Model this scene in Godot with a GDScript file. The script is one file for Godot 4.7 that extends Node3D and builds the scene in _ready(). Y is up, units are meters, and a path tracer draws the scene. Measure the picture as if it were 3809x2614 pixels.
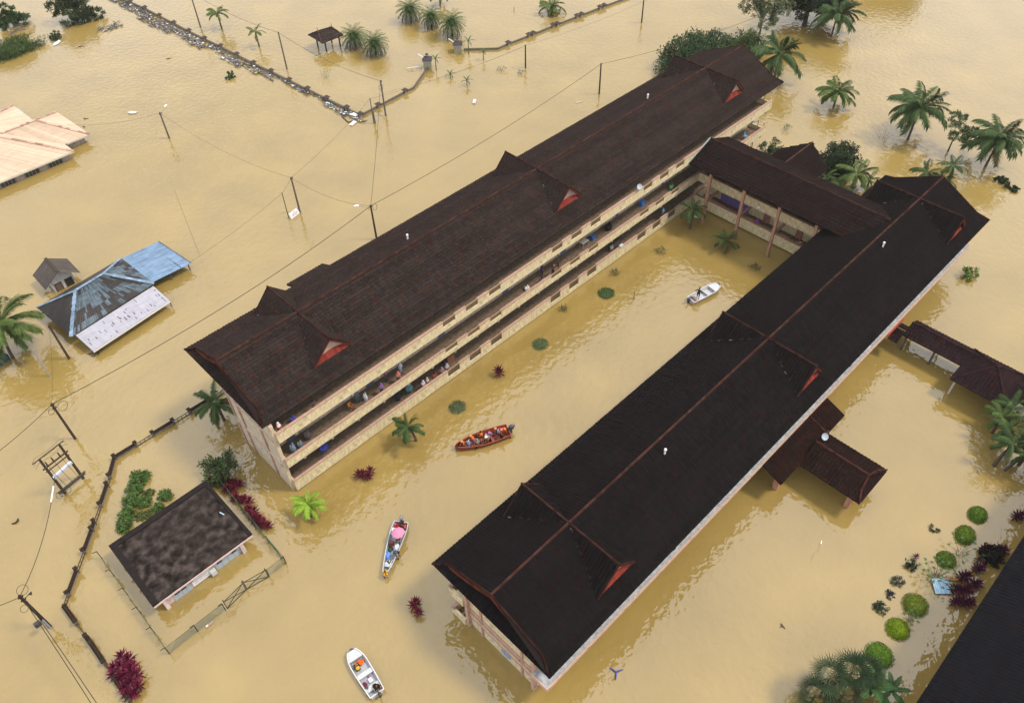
extends Node3D
# A flooded school seen from the air: x runs along the school blocks, z across them, y = 0 is the flood water.

var used := {}
var mats := {}
var rng := RandomNumberGenerator.new()


class Geo:
	var v := PackedVector3Array()
	var c := PackedColorArray()
	var ix := PackedInt32Array()

	func add(p: Vector3, col: Color) -> int:
		v.append(p)
		c.append(col)
		return v.size() - 1

	func face(a: int, b: int, d: int) -> void:  # counter-clockwise seen from outside
		ix.append(a)
		ix.append(d)
		ix.append(b)

	func tri(a: Vector3, b: Vector3, d: Vector3, col: Color) -> void:
		var k := v.size()
		v.append(a)
		v.append(b)
		v.append(d)
		for i in 3:
			c.append(col)
		face(k, k + 1, k + 2)

	func quad(a: Vector3, b: Vector3, d: Vector3, e: Vector3, col: Color) -> void:
		var k := v.size()
		v.append(a)
		v.append(b)
		v.append(d)
		v.append(e)
		for i in 4:
			c.append(col)
		face(k, k + 1, k + 2)
		face(k, k + 2, k + 3)

	func box(p: Vector3, s: Vector3, col: Color, b := Basis.IDENTITY) -> void:
		var q := []
		for i in 8:
			q.append(p + b * Vector3(s.x * ((i & 1) - 0.5), s.y * (((i >> 1) & 1) - 0.5), s.z * (((i >> 2) & 1) - 0.5)))
		quad(q[0], q[2], q[3], q[1], col)
		quad(q[4], q[5], q[7], q[6], col)
		quad(q[0], q[4], q[6], q[2], col)
		quad(q[1], q[3], q[7], q[5], col)
		quad(q[2], q[6], q[7], q[3], col)
		quad(q[0], q[1], q[5], q[4], col)

	func span(a: Vector3, b: Vector3, col: Color) -> void:  # box between two corners
		box((a + b) / 2, (b - a).abs(), col)

	func bar(a: Vector3, b: Vector3, w: float, h: float, col: Color) -> void:
		var d := (b - a).normalized()
		var up := Vector3.UP if absf(d.y) < 0.95 else Vector3.RIGHT
		var r := d.cross(up).normalized()
		box((a + b) / 2, Vector3(w, h, a.distance_to(b)), col, Basis(r, r.cross(d) * -1, d))

	func tube(pts: Array, rads: Array, sides: int, col: Color, caps := true) -> void:
		var first := v.size()
		for i in pts.size():
			var d: Vector3 = (pts[mini(i + 1, pts.size() - 1)] - pts[maxi(i - 1, 0)]).normalized()
			var up := Vector3.UP if absf(d.y) < 0.9 else Vector3.RIGHT
			var r := d.cross(up).normalized()
			var u := r.cross(d)
			for k in sides:
				var a := TAU * k / sides
				add(pts[i] + (r * cos(a) + u * sin(a)) * float(rads[i]), col)
		for i in pts.size() - 1:
			for k in sides:
				var p := first + i * sides + k
				var q := first + i * sides + (k + 1) % sides
				face(p, q, q + sides)
				face(p, q + sides, p + sides)
		if caps:
			for i in [0, pts.size() - 1]:
				var m := add(pts[i], col)
				for k in sides:
					var p: int = first + i * sides + k
					var q: int = first + i * sides + (k + 1) % sides
					if i == 0:
						face(m, q, p)
					else:
						face(m, p, q)

	func ell(p: Vector3, r: Vector3, col: Color, nu := 10, nv := 6, b := Basis.IDENTITY, low := -1.0) -> void:
		var first := v.size()
		for j in nv + 1:
			var t: float = lerpf(asin(low), PI / 2, float(j) / nv)
			for i in nu:
				var a := TAU * i / nu
				add(p + b * Vector3(r.x * cos(t) * cos(a), r.y * sin(t), r.z * cos(t) * sin(a)), col)
		for j in nv:
			for i in nu:
				var a0 := first + j * nu + i
				var a1 := first + j * nu + (i + 1) % nu
				face(a0, a0 + nu, a1)
				face(a1, a0 + nu, a1 + nu)

	func leaf(p: Vector3, d: Vector3, up: Vector3, l: float, w: float, col: Color) -> void:  # a folded leaf of four triangles
		var s := d.cross(up).normalized() * w * 0.5
		var m := p + d * l * 0.45
		var k := v.size()
		for q in [p, m + s, p + d * l, m - s, m - up * w * 0.22]:
			v.append(q)
			c.append(col)
		face(k, k + 1, k + 4)
		face(k + 1, k + 2, k + 4)
		face(k + 2, k + 3, k + 4)
		face(k + 3, k, k + 4)

	func slab(p: Array, n: Vector3, th: float, col: Color) -> void:  # a flat polygon (counter-clockwise about n) of that thickness below
		var m: int = p.size()
		for i in range(1, m - 1):
			tri(p[0], p[i], p[i + 1], col)
			tri(p[0] - n * th, p[i + 1] - n * th, p[i] - n * th, col)
		for i in m:
			var a: Vector3 = p[i]
			var b: Vector3 = p[(i + 1) % m]
			quad(a - n * th, b - n * th, b, a, col)

	func mesh(smooth := false) -> ArrayMesh:
		var a := []
		a.resize(Mesh.ARRAY_MAX)
		a[Mesh.ARRAY_VERTEX] = v
		a[Mesh.ARRAY_COLOR] = c
		a[Mesh.ARRAY_INDEX] = ix
		if smooth:
			var n := PackedVector3Array()
			n.resize(v.size())
			for i in range(0, ix.size(), 3):
				var x := ix[i]
				var y := ix[i + 1]
				var z := ix[i + 2]
				var f := (v[z] - v[x]).cross(v[y] - v[x])
				n[x] += f
				n[y] += f
				n[z] += f
			for i in n.size():
				n[i] = n[i].normalized() if n[i].length_squared() > 1e-14 else Vector3.UP
			a[Mesh.ARRAY_NORMAL] = n
		var m := ArrayMesh.new()
		m.add_surface_from_arrays(Mesh.PRIMITIVE_TRIANGLES, a)
		return m


func numbered(called: String, parent: Node) -> String:
	var key := "%d/%s" % [parent.get_instance_id(), called]
	var k: int = used.get(key, 0)
	used[key] = k + 1
	return called if k == 0 else "%s_%03d" % [called, k]


func tag(o: Node3D, label: String, category := "", group := "", kind := "") -> Node3D:
	if label:
		o.set_meta("label", label)
	if category:
		o.set_meta("category", category)
	if group:
		o.set_meta("group", group)
	if kind:
		o.set_meta("kind", kind)
	return o


func thing(called: String, label: String, category: String, at := Vector3.ZERO, turn := 0.0, group := "") -> Node3D:
	var o := Node3D.new()
	o.name = numbered(called, self)
	add_child(o)
	o.position = at
	o.rotation.y = turn
	tag(o, label, category, group)
	return o


func put(called: String, m: Mesh, material: Material, parent: Node3D, xf := Transform3D.IDENTITY) -> MeshInstance3D:
	var o := MeshInstance3D.new()
	o.name = numbered(called, parent)
	o.mesh = m
	o.material_override = material
	o.transform = xf
	parent.add_child(o, true)
	return o


func obj(called: String, g: Geo, material: Material, parent: Node3D, smooth := false) -> MeshInstance3D:
	return put(called, g.mesh(smooth), material, parent)


func piece(called: String, a: Vector3, b: Vector3, col: Color, material: Material, parent: Node3D) -> void:  # one box as a part of its own
	var g := Geo.new()
	g.span(a, b, col)
	obj(called, g, material, parent)


func lone(called: String, g: Geo, material: Material, label: String, category: String, at := Vector3.ZERO, turn := 0.0, group := "", smooth := false) -> MeshInstance3D:
	var o := obj(called, g, material, self, smooth)
	o.position = at
	o.rotation.y = turn
	tag(o, label, category, group)
	return o


func copy(src: Node3D, label: String, at: Vector3, turn := 0.0, size := 1.0) -> Node3D:
	var r: Node3D = src.duplicate()
	r.name = numbered(String(src.name).rstrip("_0123456789"), self)
	add_child(r, true)
	r.position = at
	r.rotation.y = turn
	r.scale = Vector3.ONE * size
	r.set_meta("label", label)
	return r


func noise_tex(seed_: int, freq: float, size: int, lo: float, hi: float, stretch := Vector2.ONE, octaves := 4, gamma := 1.0) -> ImageTexture:
	var n := FastNoiseLite.new()
	n.seed = seed_
	n.frequency = freq
	n.fractal_octaves = octaves
	n.noise_type = FastNoiseLite.TYPE_SIMPLEX_SMOOTH
	var im := Image.create(size, size, false, Image.FORMAT_RGB8)
	for y in size:
		for x in size:
			# blend two samples so that the tile repeats without a seam
			var fx := float(x) / size
			var fy := float(y) / size
			var a := n.get_noise_2d(x * stretch.x, y * stretch.y)
			var b := n.get_noise_2d((x - size) * stretch.x, y * stretch.y)
			var d := n.get_noise_2d(x * stretch.x, (y - size) * stretch.y)
			var e := n.get_noise_2d((x - size) * stretch.x, (y - size) * stretch.y)
			var k := lerpf(lerpf(a, b, fx), lerpf(d, e, fx), fy)
			k = pow(clampf(0.5 + 0.9 * k, 0, 1), gamma)
			k = lerpf(lo, hi, k)
			im.set_pixel(x, y, Color(k, k, k))
	return ImageTexture.create_from_image(im)


func mat(called: String, col: Color, rough := 0.85, spec := 0.3, tex: Texture2D = null, tex_scale := Vector3.ONE, metal := 0.0) -> StandardMaterial3D:
	if mats.has(called):
		return mats[called]
	var m := StandardMaterial3D.new()
	m.resource_name = called
	m.albedo_color = col.linear_to_srgb()
	m.roughness = rough
	m.metallic_specular = spec
	m.metallic = metal
	m.vertex_color_use_as_albedo = true
	if tex:
		m.albedo_texture = tex
		m.uv1_triplanar = true
		m.uv1_world_triplanar = true
		m.uv1_scale = tex_scale
	mats[called] = m
	return m


func C(r: float, g: float, b: float) -> Color:
	return Color(r, g, b)


func jit(col: Color, k: float) -> Color:
	var f := 1.0 + rng.randf_range(-k, k)
	return Color(minf(col.r * f, 1), minf(col.g * f, 1), minf(col.b * f, 1))


func rv(k: float) -> Vector3:
	return Vector3(rng.randf_range(-k, k), rng.randf_range(-k, k), rng.randf_range(-k, k))


# ---------------------------------------------------------------- roofs

func tiles(g: Geo, o: Vector3, u: Vector3, v: Vector3, poly: PackedVector2Array, tw: float, th: float, rust: float) -> void:
	# clay pantiles in courses on the plane o + a u + b v, wherever the tile's middle lies in poly
	var n := u.cross(v)
	if n.y < 0:
		n = -n
	var lo := poly[0]
	var hi := poly[0]
	for p in poly:
		lo = lo.min(p)
		hi = hi.max(p)
	var flip := u.cross(v).y < 0
	for j in int(ceil((hi.y - lo.y) / th)):
		var v0 := lo.y + j * th
		var row := rng.randf_range(0.86, 1.12)
		for i in int(ceil((hi.x - lo.x) / tw)):
			var u0 := lo.x + i * tw
			if not Geometry2D.is_point_in_polygon(Vector2(u0 + tw * 0.5, minf(v0 + th * 0.5, hi.y - 0.01)), poly):
				continue
			var q := o + u * u0 + v * v0
			var a := u * (tw * 0.5)
			var b := v * minf(th * 1.1, hi.y - v0)
			var lift := n * rng.randf_range(0.045, 0.075)
			var k := rng.randf_range(0.52, 0.74) * row
			var col := Color(k, k, k)
			if rng.randf() < rust:
				col = Color(minf(k * 1.5, 1), k * 0.95, k * 0.8)
			var f := g.v.size()
			var hump := n * 0.06
			var e := a * 2
			for p in [q, q + a, q + e, q + lift, q + a + lift + hump, q + e + lift, q + b, q + a + b + hump, q + e + b]:
				g.v.append(p)
				g.c.append(col)
			for t in [[3, 4, 7], [3, 7, 6], [4, 5, 8], [4, 8, 7], [0, 1, 4], [0, 4, 3], [1, 2, 5], [1, 5, 4]]:
				if flip:
					g.face(f + t[0], f + t[2], f + t[1])
				else:
					g.face(f + t[0], f + t[1], f + t[2])


func caps(g: Geo, a: Vector3, b: Vector3, r: float, col: Color) -> void:  # half-round ridge tiles laid end to end
	var n := maxi(1, int(round(a.distance_to(b) / 0.42)))
	for i in n:
		var p := a.lerp(b, float(i) / n)
		var q := a.lerp(b, (i + 1.12) / n)
		g.tube([p, q], [r * 0.88, r], 6, jit(col, 0.35))


func deck(g: Geo, o: Vector3, u: Vector3, v: Vector3, poly: PackedVector2Array, col: Color, th := 0.12) -> void:
	var n := u.cross(v)
	var pts := []
	for p in poly:
		pts.append(o + u * p.x + v * p.y)
	if n.y < 0:
		n = -n
		pts.reverse()
	for i in pts.size():
		pts[i] -= n * 0.015
	g.slab(pts, n, th, col)


func shed_roof(t: Node3D, o: Vector3, u: Vector3, v: Vector3, poly: PackedVector2Array, m: Material, dark: Color, rust := 0.15, tw := 0.36, th := 0.42) -> void:
	var g := Geo.new()
	tiles(g, o, u, v, poly, tw, th, rust)
	obj("roof_tiles", g, m, t).set_meta("kind", "stuff")
	var d := Geo.new()
	deck(d, o, u, v, poly, dark)
	obj("roof_deck", d, mat("wood", Color.WHITE, 0.9, 0.08), t)


func block_roof(t: Node3D, x0: float, x1: float, zc: float, hw: float, he: float, hr: float, dorm: Array, dz: float, m: Material, rust := 0.12) -> void:
	var tl := Geo.new()
	var dk := Geo.new()
	var rd := Geo.new()
	var dark := C(0.03, 0.022, 0.02)
	var red := C(0.04, 0.019, 0.0155)
	var pitch := (hr - he) / hw
	var zi := 1.4
	var hf := he + zi * pitch
	var xl := x1 - x0
	for s in [-1.0, 1.0]:
		var o := Vector3(x0, he, zc + s * hw)
		var v := Vector3(0, hr - he, -s * hw)
		var L := v.length()
		v /= L
		var vf := zi * L / hw
		var poly := PackedVector2Array([Vector2(0, 0), Vector2(xl, 0), Vector2(xl - 0.7, vf), Vector2(xl - 0.5, L), Vector2(0.5, L), Vector2(0.7, vf)])
		tiles(tl, o, Vector3.RIGHT, v, poly, 0.32, 0.37, rust)
		deck(dk, o, Vector3.RIGHT, v, poly, dark)
		for e in [[x0, 1.0], [x1, -1.0]]:
			var x: float = e[0]
			var q: float = e[1]
			var foot := Vector3(x + q * 0.7, hf + 0.05, zc + s * (hw - zi))
			var apex := Vector3(x + q * 0.5, hr + 0.05, zc)
			caps(rd, Vector3(x, he + 0.05, zc + s * hw), foot, 0.11, red * 0.5)
			caps(rd, foot, apex, 0.1, red * 0.7)
			# barge board hung below the rake
			var bb := Geo.new()
			var prev := foot
			for i in range(1, 9):
				var f := i / 8.0
				var nx := foot.lerp(apex, f) + Vector3(0, -0.28 * sin(f * PI), 0)
				bb.bar(prev + Vector3(-q * 0.05, -0.22, 0), nx + Vector3(-q * 0.05, -0.22, 0), 0.06, 0.42, jit(C(0.085, 0.024, 0.018), 0.3))
				prev = nx
			obj("barge_board", bb, mat("wood", Color.WHITE, 0.9, 0.08), t)
	for e in [[x0, 1.0], [x1, -1.0]]:
		var x: float = e[0]
		var q: float = e[1]
		var o := Vector3(x, he, zc - hw)
		var v := Vector3(q, pitch, 0).normalized()
		var w := hw * 2
		var top := 2.0
		var poly := PackedVector2Array([Vector2(0, 0), Vector2(w, 0), Vector2(w - top, top), Vector2(top, top)])
		tiles(tl, o, Vector3(0, 0, 1), v, poly, 0.32, 0.37, rust)
		deck(dk, o, Vector3(0, 0, 1), v, poly, dark)
		var gw := Geo.new()
		var a := Vector3(x + q * 1.15, hf - 0.1, zc - hw + zi + 0.1)
		var b := Vector3(x + q * 1.15, hf - 0.1, zc + hw - zi - 0.1)
		var d := Vector3(x + q * 1.15, hr - 0.2, zc)
		if q > 0:
			gw.slab([a, b, d], Vector3(-1, 0, 0), 0.1, C(0.16, 0.05, 0.035))
		else:
			gw.slab([b, a, d], Vector3(1, 0, 0), 0.1, C(0.16, 0.05, 0.035))
		obj("gable_wall", gw, mat("wood", Color.WHITE, 0.9, 0.08), t)
	caps(rd, Vector3(x0 + 0.5, hr + 0.05, zc), Vector3(x1 - 0.5, hr + 0.05, zc), 0.13, red)
	for xd in dorm:
		for s in [-1.0, 1.0]:
			var zt: float = zc + s * dz
			var hp: float = hr - dz * pitch
			var hy := hp + 0.12
			var gw := Geo.new()
			var zg: float = zt - s * 0.3
			var a := Vector3(xd - 1.95, hp + 0.1, zg)
			var b := Vector3(xd + 1.95, hp + 0.1, zg)
			var d := Vector3(xd, hr - 0.12, zg)
			if s > 0:
				gw.slab([a, b, d], Vector3(0, 0, 1), 0.08, C(0.42, 0.30, 0.25))
			else:
				gw.slab([b, a, d], Vector3(0, 0, -1), 0.08, C(0.42, 0.30, 0.25))
			var gm := obj("dormer_gable", gw, mat("wood", Color.WHITE, 0.9, 0.08), t)
			for k in [-1.0, 1.0]:
				var foot := Vector3(xd + k * 2.2, hy, zt)
				var v := Vector3(-k * 2.2, hr - hy, 0)
				var L := v.length()
				v /= L
				var poly := PackedVector2Array([Vector2(0, 0), Vector2(0, L), Vector2(dz, L)])
				tiles(tl, foot + Vector3(0, 0.06, 0), Vector3(0, 0, -s), v, poly, 0.32, 0.34, rust)
				deck(dk, foot + Vector3(0, 0.06, 0), Vector3(0, 0, -s), v, poly, dark, 0.1)
				caps(rd, foot + Vector3(0, 0.08, s * 0.05), Vector3(xd, hr + 0.1, zt + s * 0.05), 0.09, red * 0.7)
				var vl := Geo.new()
				var vt := Vector3(xd, hr, zc)
				for i in 16:
					vl.bar(foot.lerp(vt, i / 16.0) + Vector3(0, 0.02, 0), foot.lerp(vt, (i + 1) / 16.0) + Vector3(0, 0.02, 0), 0.1, 0.06, jit(C(0.028, 0.024, 0.022), 0.3) if rng.randf() < 0.86 else jit(C(0.22, 0.2, 0.18), 0.4))
				obj("valley_gutter", vl, mat("wood", Color.WHITE, 0.9, 0.08), gm)
				var bb := Geo.new()
				bb.bar(foot + Vector3(0, -0.05, s * 0.07), Vector3(xd, hr - 0.12, zt + s * 0.07), 0.06, 0.22, C(0.085, 0.024, 0.02))
				obj("barge_board", bb, mat("wood", Color.WHITE, 0.9, 0.08), gm)
			caps(rd, Vector3(xd, hr + 0.1, zc), Vector3(xd, hr + 0.1, zt + s * 0.1), 0.11, red * 0.8)
			# the curved red skirting of tiles along the gable's foot
			var sk := Geo.new()
			var n := 14
			for i in n:
				var f0 := float(i) / n
				var f1 := float(i + 1) / n
				var p0 := Vector3(lerpf(xd - 2.1, xd + 2.1, f0), hp + 0.06, zt + s * 0.02)
				var p1 := Vector3(lerpf(xd - 2.1, xd + 2.1, f1), hp + 0.06, zt + s * 0.02)
				var q0 := Vector3(p0.x, hp + 0.16 + 0.6 * sin(f0 * PI), zg + s * 0.03)
				var q1 := Vector3(p1.x, hp + 0.16 + 0.6 * sin(f1 * PI), zg + s * 0.03)
				if s < 0:
					sk.quad(p1, p0, q0, q1, jit(C(0.17, 0.032, 0.024), 0.25))
				else:
					sk.quad(p0, p1, q1, q0, jit(C(0.17, 0.032, 0.024), 0.25))
			obj("dormer_skirting", sk, mat("wood", Color.WHITE, 0.9, 0.08), gm)
	obj("roof_tiles", tl, m, t).set_meta("kind", "stuff")
	obj("roof_deck", dk, mat("wood", Color.WHITE, 0.9, 0.08), t)
	obj("ridge_tiles", rd, mat("wood", Color.WHITE, 0.9, 0.08), t).set_meta("kind", "stuff")


# ---------------------------------------------------------------- people

var bodies := {}


func pose_bones(pose: String) -> Array:
	# joints of half a figure facing +z: hip, knee, ankle, waist, chest, shoulder, elbow, wrist, neck, head
	var j := {"hip": Vector3(0.1, 0.92, 0), "knee": Vector3(0.11, 0.5, 0.02), "ank": Vector3(0.11, 0.09, 0), "waist": Vector3(0, 1.02, 0), "chest": Vector3(0, 1.28, 0),
		"sh": Vector3(0.18, 1.4, 0), "el": Vector3(0.25, 1.14, -0.02), "wr": Vector3(0.25, 0.9, 0.07), "neck": Vector3(0, 1.48, 0.01), "head": Vector3(0, 1.61, 0.02)}
	if pose == "hips":
		j["el"] = Vector3(0.42, 1.2, -0.08)
		j["wr"] = Vector3(0.19, 1.02, 0.08)
	elif pose == "rail":
		j["el"] = Vector3(0.23, 1.16, 0.16)
		j["wr"] = Vector3(0.1, 1.2, 0.38)
		j["chest"] = Vector3(0, 1.27, 0.05)
		j["sh"] = Vector3(0.18, 1.38, 0.06)
		j["neck"] = Vector3(0, 1.46, 0.08)
		j["head"] = Vector3(0, 1.58, 0.11)
	elif pose == "sit" or pose == "huddle":
		j = {"hip": Vector3(0.1, 0.45, 0), "knee": Vector3(0.14, 0.5, 0.42), "ank": Vector3(0.13, 0.1, 0.44), "waist": Vector3(0, 0.56, 0), "chest": Vector3(0, 0.82, 0.03),
			"sh": Vector3(0.18, 0.94, 0.03), "el": Vector3(0.25, 0.7, 0.12), "wr": Vector3(0.15, 0.6, 0.34), "neck": Vector3(0, 1.02, 0.05), "head": Vector3(0, 1.15, 0.07)}
		if pose == "huddle":
			for k in j:
				j[k] -= Vector3(0, 0.33, 0)
			j["knee"] = Vector3(0.14, 0.42, 0.36)
			j["ank"] = Vector3(0.12, 0.08, 0.42)
			j["wr"] = Vector3(0.08, 0.36, 0.4)
			j["chest"] = Vector3(0, 0.48, 0.1)
			j["sh"] = Vector3(0.17, 0.58, 0.14)
			j["neck"] = Vector3(0, 0.65, 0.18)
			j["head"] = Vector3(0, 0.76, 0.25)
	elif pose == "stoop":
		j["hip"] = Vector3(0.1, 0.86, -0.12)
		j["knee"] = Vector3(0.12, 0.48, 0.08)
		j["waist"] = Vector3(0, 0.95, -0.08)
		j["chest"] = Vector3(0, 1.1, 0.16)
		j["sh"] = Vector3(0.18, 1.14, 0.28)
		j["el"] = Vector3(0.24, 0.9, 0.36)
		j["wr"] = Vector3(0.14, 0.7, 0.5)
		j["neck"] = Vector3(0, 1.2, 0.34)
		j["head"] = Vector3(0, 1.25, 0.47)
	elif pose == "lean":
		j = {"hip": Vector3(0.1, 0.45, 0), "knee": Vector3(0.17, 0.5, 0.42), "ank": Vector3(0.15, 0.1, 0.4), "waist": Vector3(0, 0.55, 0.02), "chest": Vector3(0, 0.74, 0.2),
			"sh": Vector3(0.18, 0.8, 0.3), "el": Vector3(0.26, 0.58, 0.42), "wr": Vector3(0.14, 0.5, 0.6), "neck": Vector3(0, 0.87, 0.36), "head": Vector3(0, 0.94, 0.48)}
	var b := []
	var x := Vector3(-1, 1, 1)
	for s in [Vector3.ONE, x]:
		b.append([j.hip * s, j.knee * s, 0.095, 0.065, 2])
		b.append([j.knee * s, j.ank * s, 0.062, 0.04, 2])
		b.append([j.ank * s, j.ank * s + Vector3(0, -0.045, 0.14), 0.045, 0.035, 3])
		b.append([j.sh * s, j.el * s, 0.058, 0.046, 1])
		b.append([j.el * s, j.wr * s, 0.044, 0.03, 0])
		b.append([j.chest, j.sh * s, 0.11, 0.07, 1])
	b.append([j.hip * Vector3(0.5, 1, 1), j.hip * Vector3(-0.5, 1, 1), 0.115, 0.115, 2])
	b.append([j.waist, j.chest, 0.125, 0.135, 1])
	b.append([j.hip * Vector3(0, 1, 1), j.waist, 0.12, 0.125, 1])
	b.append([j.neck - (j.head - j.neck) * 0.5, j.head, 0.05, 0.052, 0])
	var hd: Vector3 = (j.head - j.neck).normalized()
	b.append([j.head - hd * 0.02, j.head + hd * 0.045, 0.082, 0.09, 0])
	var fwd := Vector3(1, 0, 0).cross(hd).normalized()
	b.append([j.head + fwd * 0.085, j.head + fwd * 0.1 - hd * 0.02, 0.014, 0.02, 0])
	b.append([j.head + Vector3(0.088, 0, 0), j.head - Vector3(0.088, 0, 0), 0.02, 0.02, 0])
	return [b, j, hd, fwd]


func body(pose: String) -> Dictionary:
	if bodies.has(pose):
		return bodies[pose]
	var pb := pose_bones(pose)
	var bones: Array = pb[0]
	var h := 0.034
	var lo := Vector3(-0.62, -0.12, -0.5)
	var nx := 37
	var ny := 56
	var nz := 42
	var fld := PackedFloat32Array()
	fld.resize(nx * ny * nz)
	fld.fill(1.0)
	var near := PackedFloat32Array()
	near.resize(nx * ny * nz)
	near.fill(9.0)
	var part := PackedByteArray()
	part.resize(nx * ny * nz)
	for b in bones:
		var a: Vector3 = b[0]
		var e: Vector3 = b[1]
		var r := maxf(b[2], b[3]) + 0.09
		var m0 := ((a.min(e) - Vector3.ONE * r - lo) / h).floor().clamp(Vector3.ZERO, Vector3(nx - 1, ny - 1, nz - 1))
		var m1 := ((a.max(e) + Vector3.ONE * r - lo) / h).ceil().clamp(Vector3.ZERO, Vector3(nx - 1, ny - 1, nz - 1))
		var ab := e - a
		var l2 := maxf(ab.length_squared(), 1e-6)
		for z in range(int(m0.z), int(m1.z) + 1):
			for y in range(int(m0.y), int(m1.y) + 1):
				for x in range(int(m0.x), int(m1.x) + 1):
					var p := lo + Vector3(x, y, z) * h
					var t := clampf((p - a).dot(ab) / l2, 0, 1)
					var d := p.distance_to(a + ab * t) - lerpf(b[2], b[3], t)
					var i := (z * ny + y) * nx + x
					var o := fld[i]
					var k := maxf(0.04 - absf(o - d), 0) / 0.04
					fld[i] = minf(o, d) - k * k * 0.01
					if d < near[i]:
						near[i] = d
						part[i] = b[4]
	var id := {}
	var verts := PackedVector3Array()
	var parts := PackedByteArray()
	var idx := PackedInt32Array()
	for z in nz - 1:
		for y in ny - 1:
			for x in nx - 1:
				var i := (z * ny + y) * nx + x
				if fld[i] >= 1.0 and fld[i + 1 + nx + nx * ny] >= 1.0:
					continue
				var s := Vector3.ZERO
				var n := 0
				for e in [[0, 1], [2, 3], [4, 5], [6, 7], [0, 2], [1, 3], [4, 6], [5, 7], [0, 4], [1, 5], [2, 6], [3, 7]]:
					var e0: int = e[0]
					var e1: int = e[1]
					var va := fld[i + (e0 & 1) + ((e0 >> 1) & 1) * nx + (e0 >> 2) * nx * ny]
					var vb := fld[i + (e1 & 1) + ((e1 >> 1) & 1) * nx + (e1 >> 2) * nx * ny]
					if (va < 0) != (vb < 0):
						var t := va / (va - vb)
						s += Vector3(e0 & 1, (e0 >> 1) & 1, e0 >> 2).lerp(Vector3(e1 & 1, (e1 >> 1) & 1, e1 >> 2), t)
						n += 1
				if n:
					id[i] = verts.size()
					verts.append(lo + (Vector3(x, y, z) + s / n) * h)
					parts.append(part[i] if near[i] < 5 else part[i + 1])
	for i in id:
		for ax in 3:
			var st: int = [1, nx, nx * ny][ax]
			var s1: int = [nx, nx * ny, 1][ax]
			var s2: int = [nx * ny, 1, nx][ax]
			if i + st >= fld.size():
				continue
			var a: float = fld[i]
			var b: float = fld[i + st]
			if (a < 0) == (b < 0):
				continue
			if not (id.has(i - s1) and id.has(i - s2) and id.has(i - s1 - s2)):
				continue
			var q := [id[i], id[i - s1], id[i - s1 - s2], id[i - s2]]
			if a < 0:
				idx.append_array([q[0], q[2], q[1], q[0], q[3], q[2]])
			else:
				idx.append_array([q[0], q[1], q[2], q[0], q[2], q[3]])
	bodies[pose] = {"v": verts, "p": parts, "i": idx, "j": pb[1], "up": pb[2], "fwd": pb[3]}
	return bodies[pose]


func person(pose: String, at: Vector3, turn: float, top: Color, legs: Color, head: String, head_col: Color, label: String, group := "", size := 1.0) -> Node3D:
	var b := body(pose)
	var t := thing("person", label, "person", at, turn, group)
	t.scale = Vector3.ONE * size
	var skin := C(0.26, 0.13, 0.07)
	var cols := [skin, top, legs, C(0.03, 0.025, 0.02)]
	if pose == "rail" or head == "hijab":
		cols[0] = top.lerp(skin, 0.25)
	var g := Geo.new()
	g.v = b.v.duplicate()
	g.ix = b.i.duplicate()
	for p in b.p:
		g.c.append(cols[p])
	var j: Dictionary = b.j
	for s in [1.0, -1.0]:
		var wr: Vector3 = j.wr * Vector3(s, 1, 1)
		var el: Vector3 = j.el * Vector3(s, 1, 1)
		var d := (wr - el).normalized()
		var side: Vector3 = d.cross(Vector3.UP).normalized() * s if absf(d.y) < 0.9 else Vector3(0, 0, 1)
		g.bar(wr, wr + d * 0.09, 0.075, 0.03, skin)
		for k in 4:
			var r: Vector3 = wr + d * 0.085 + side * (k - 1.5) * 0.019
			var l: float = [0.06, 0.075, 0.07, 0.052][k]
			var m: Vector3 = r + d * l * 0.5
			g.tube([r, m, m + (d + Vector3.DOWN * 0.5).normalized() * l * 0.5], [0.0095, 0.009, 0.007], 5, skin)
		g.tube([wr + d * 0.02 + side * 0.03, wr + d * 0.05 + side * 0.065, wr + d * 0.085 + side * 0.07], [0.012, 0.011, 0.008], 5, skin)
	var hp: Vector3 = j.head
	var up: Vector3 = b.up
	var fw: Vector3 = b.fwd
	for s in [1.0, -1.0]:
		g.ell(hp + fw * 0.086 + up * 0.015 + Vector3(s * 0.033, 0, 0), Vector3.ONE * 0.011, C(0.02, 0.015, 0.01), 6, 4)
	g.box(hp + fw * 0.088 - up * 0.048, Vector3(0.045, 0.01, 0.008), C(0.16, 0.05, 0.04))
	var cl := mat("cloth", Color.WHITE, 0.95, 0.15)
	obj("body", g, cl, t, true)
	var bs := Basis(Vector3(1, 0, 0), up, fw)
	var hg := Geo.new()
	if head == "hijab":
		hg.ell(hp - fw * 0.025 + up * 0.02, Vector3(0.125, 0.15, 0.115), head_col, 10, 6, bs)
		hg.tube([hp - up * 0.02 - fw * 0.02, hp - up * 0.14 + fw * 0.01, hp - up * 0.33 + fw * 0.02], [0.12, 0.14, 0.24], 10, head_col, false)
		obj("headscarf", hg, cl, t, true)
	elif head == "helmet":
		hg.ell(hp + up * 0.045, Vector3(0.135, 0.125, 0.15), head_col, 10, 5, bs, -0.1)
		hg.ell(hp + up * 0.035, Vector3(0.15, 0.02, 0.18), head_col, 10, 4, bs)
		obj("helmet", hg, mat("satin", Color.WHITE, 0.45, 0.5), t, true)
	else:
		hg.ell(hp + up * 0.045 - fw * 0.012, Vector3(0.107, 0.105, 0.115), head_col, 10, 5, bs, -0.25)
		obj("hair", hg, cl, t, true)
	return t


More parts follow.
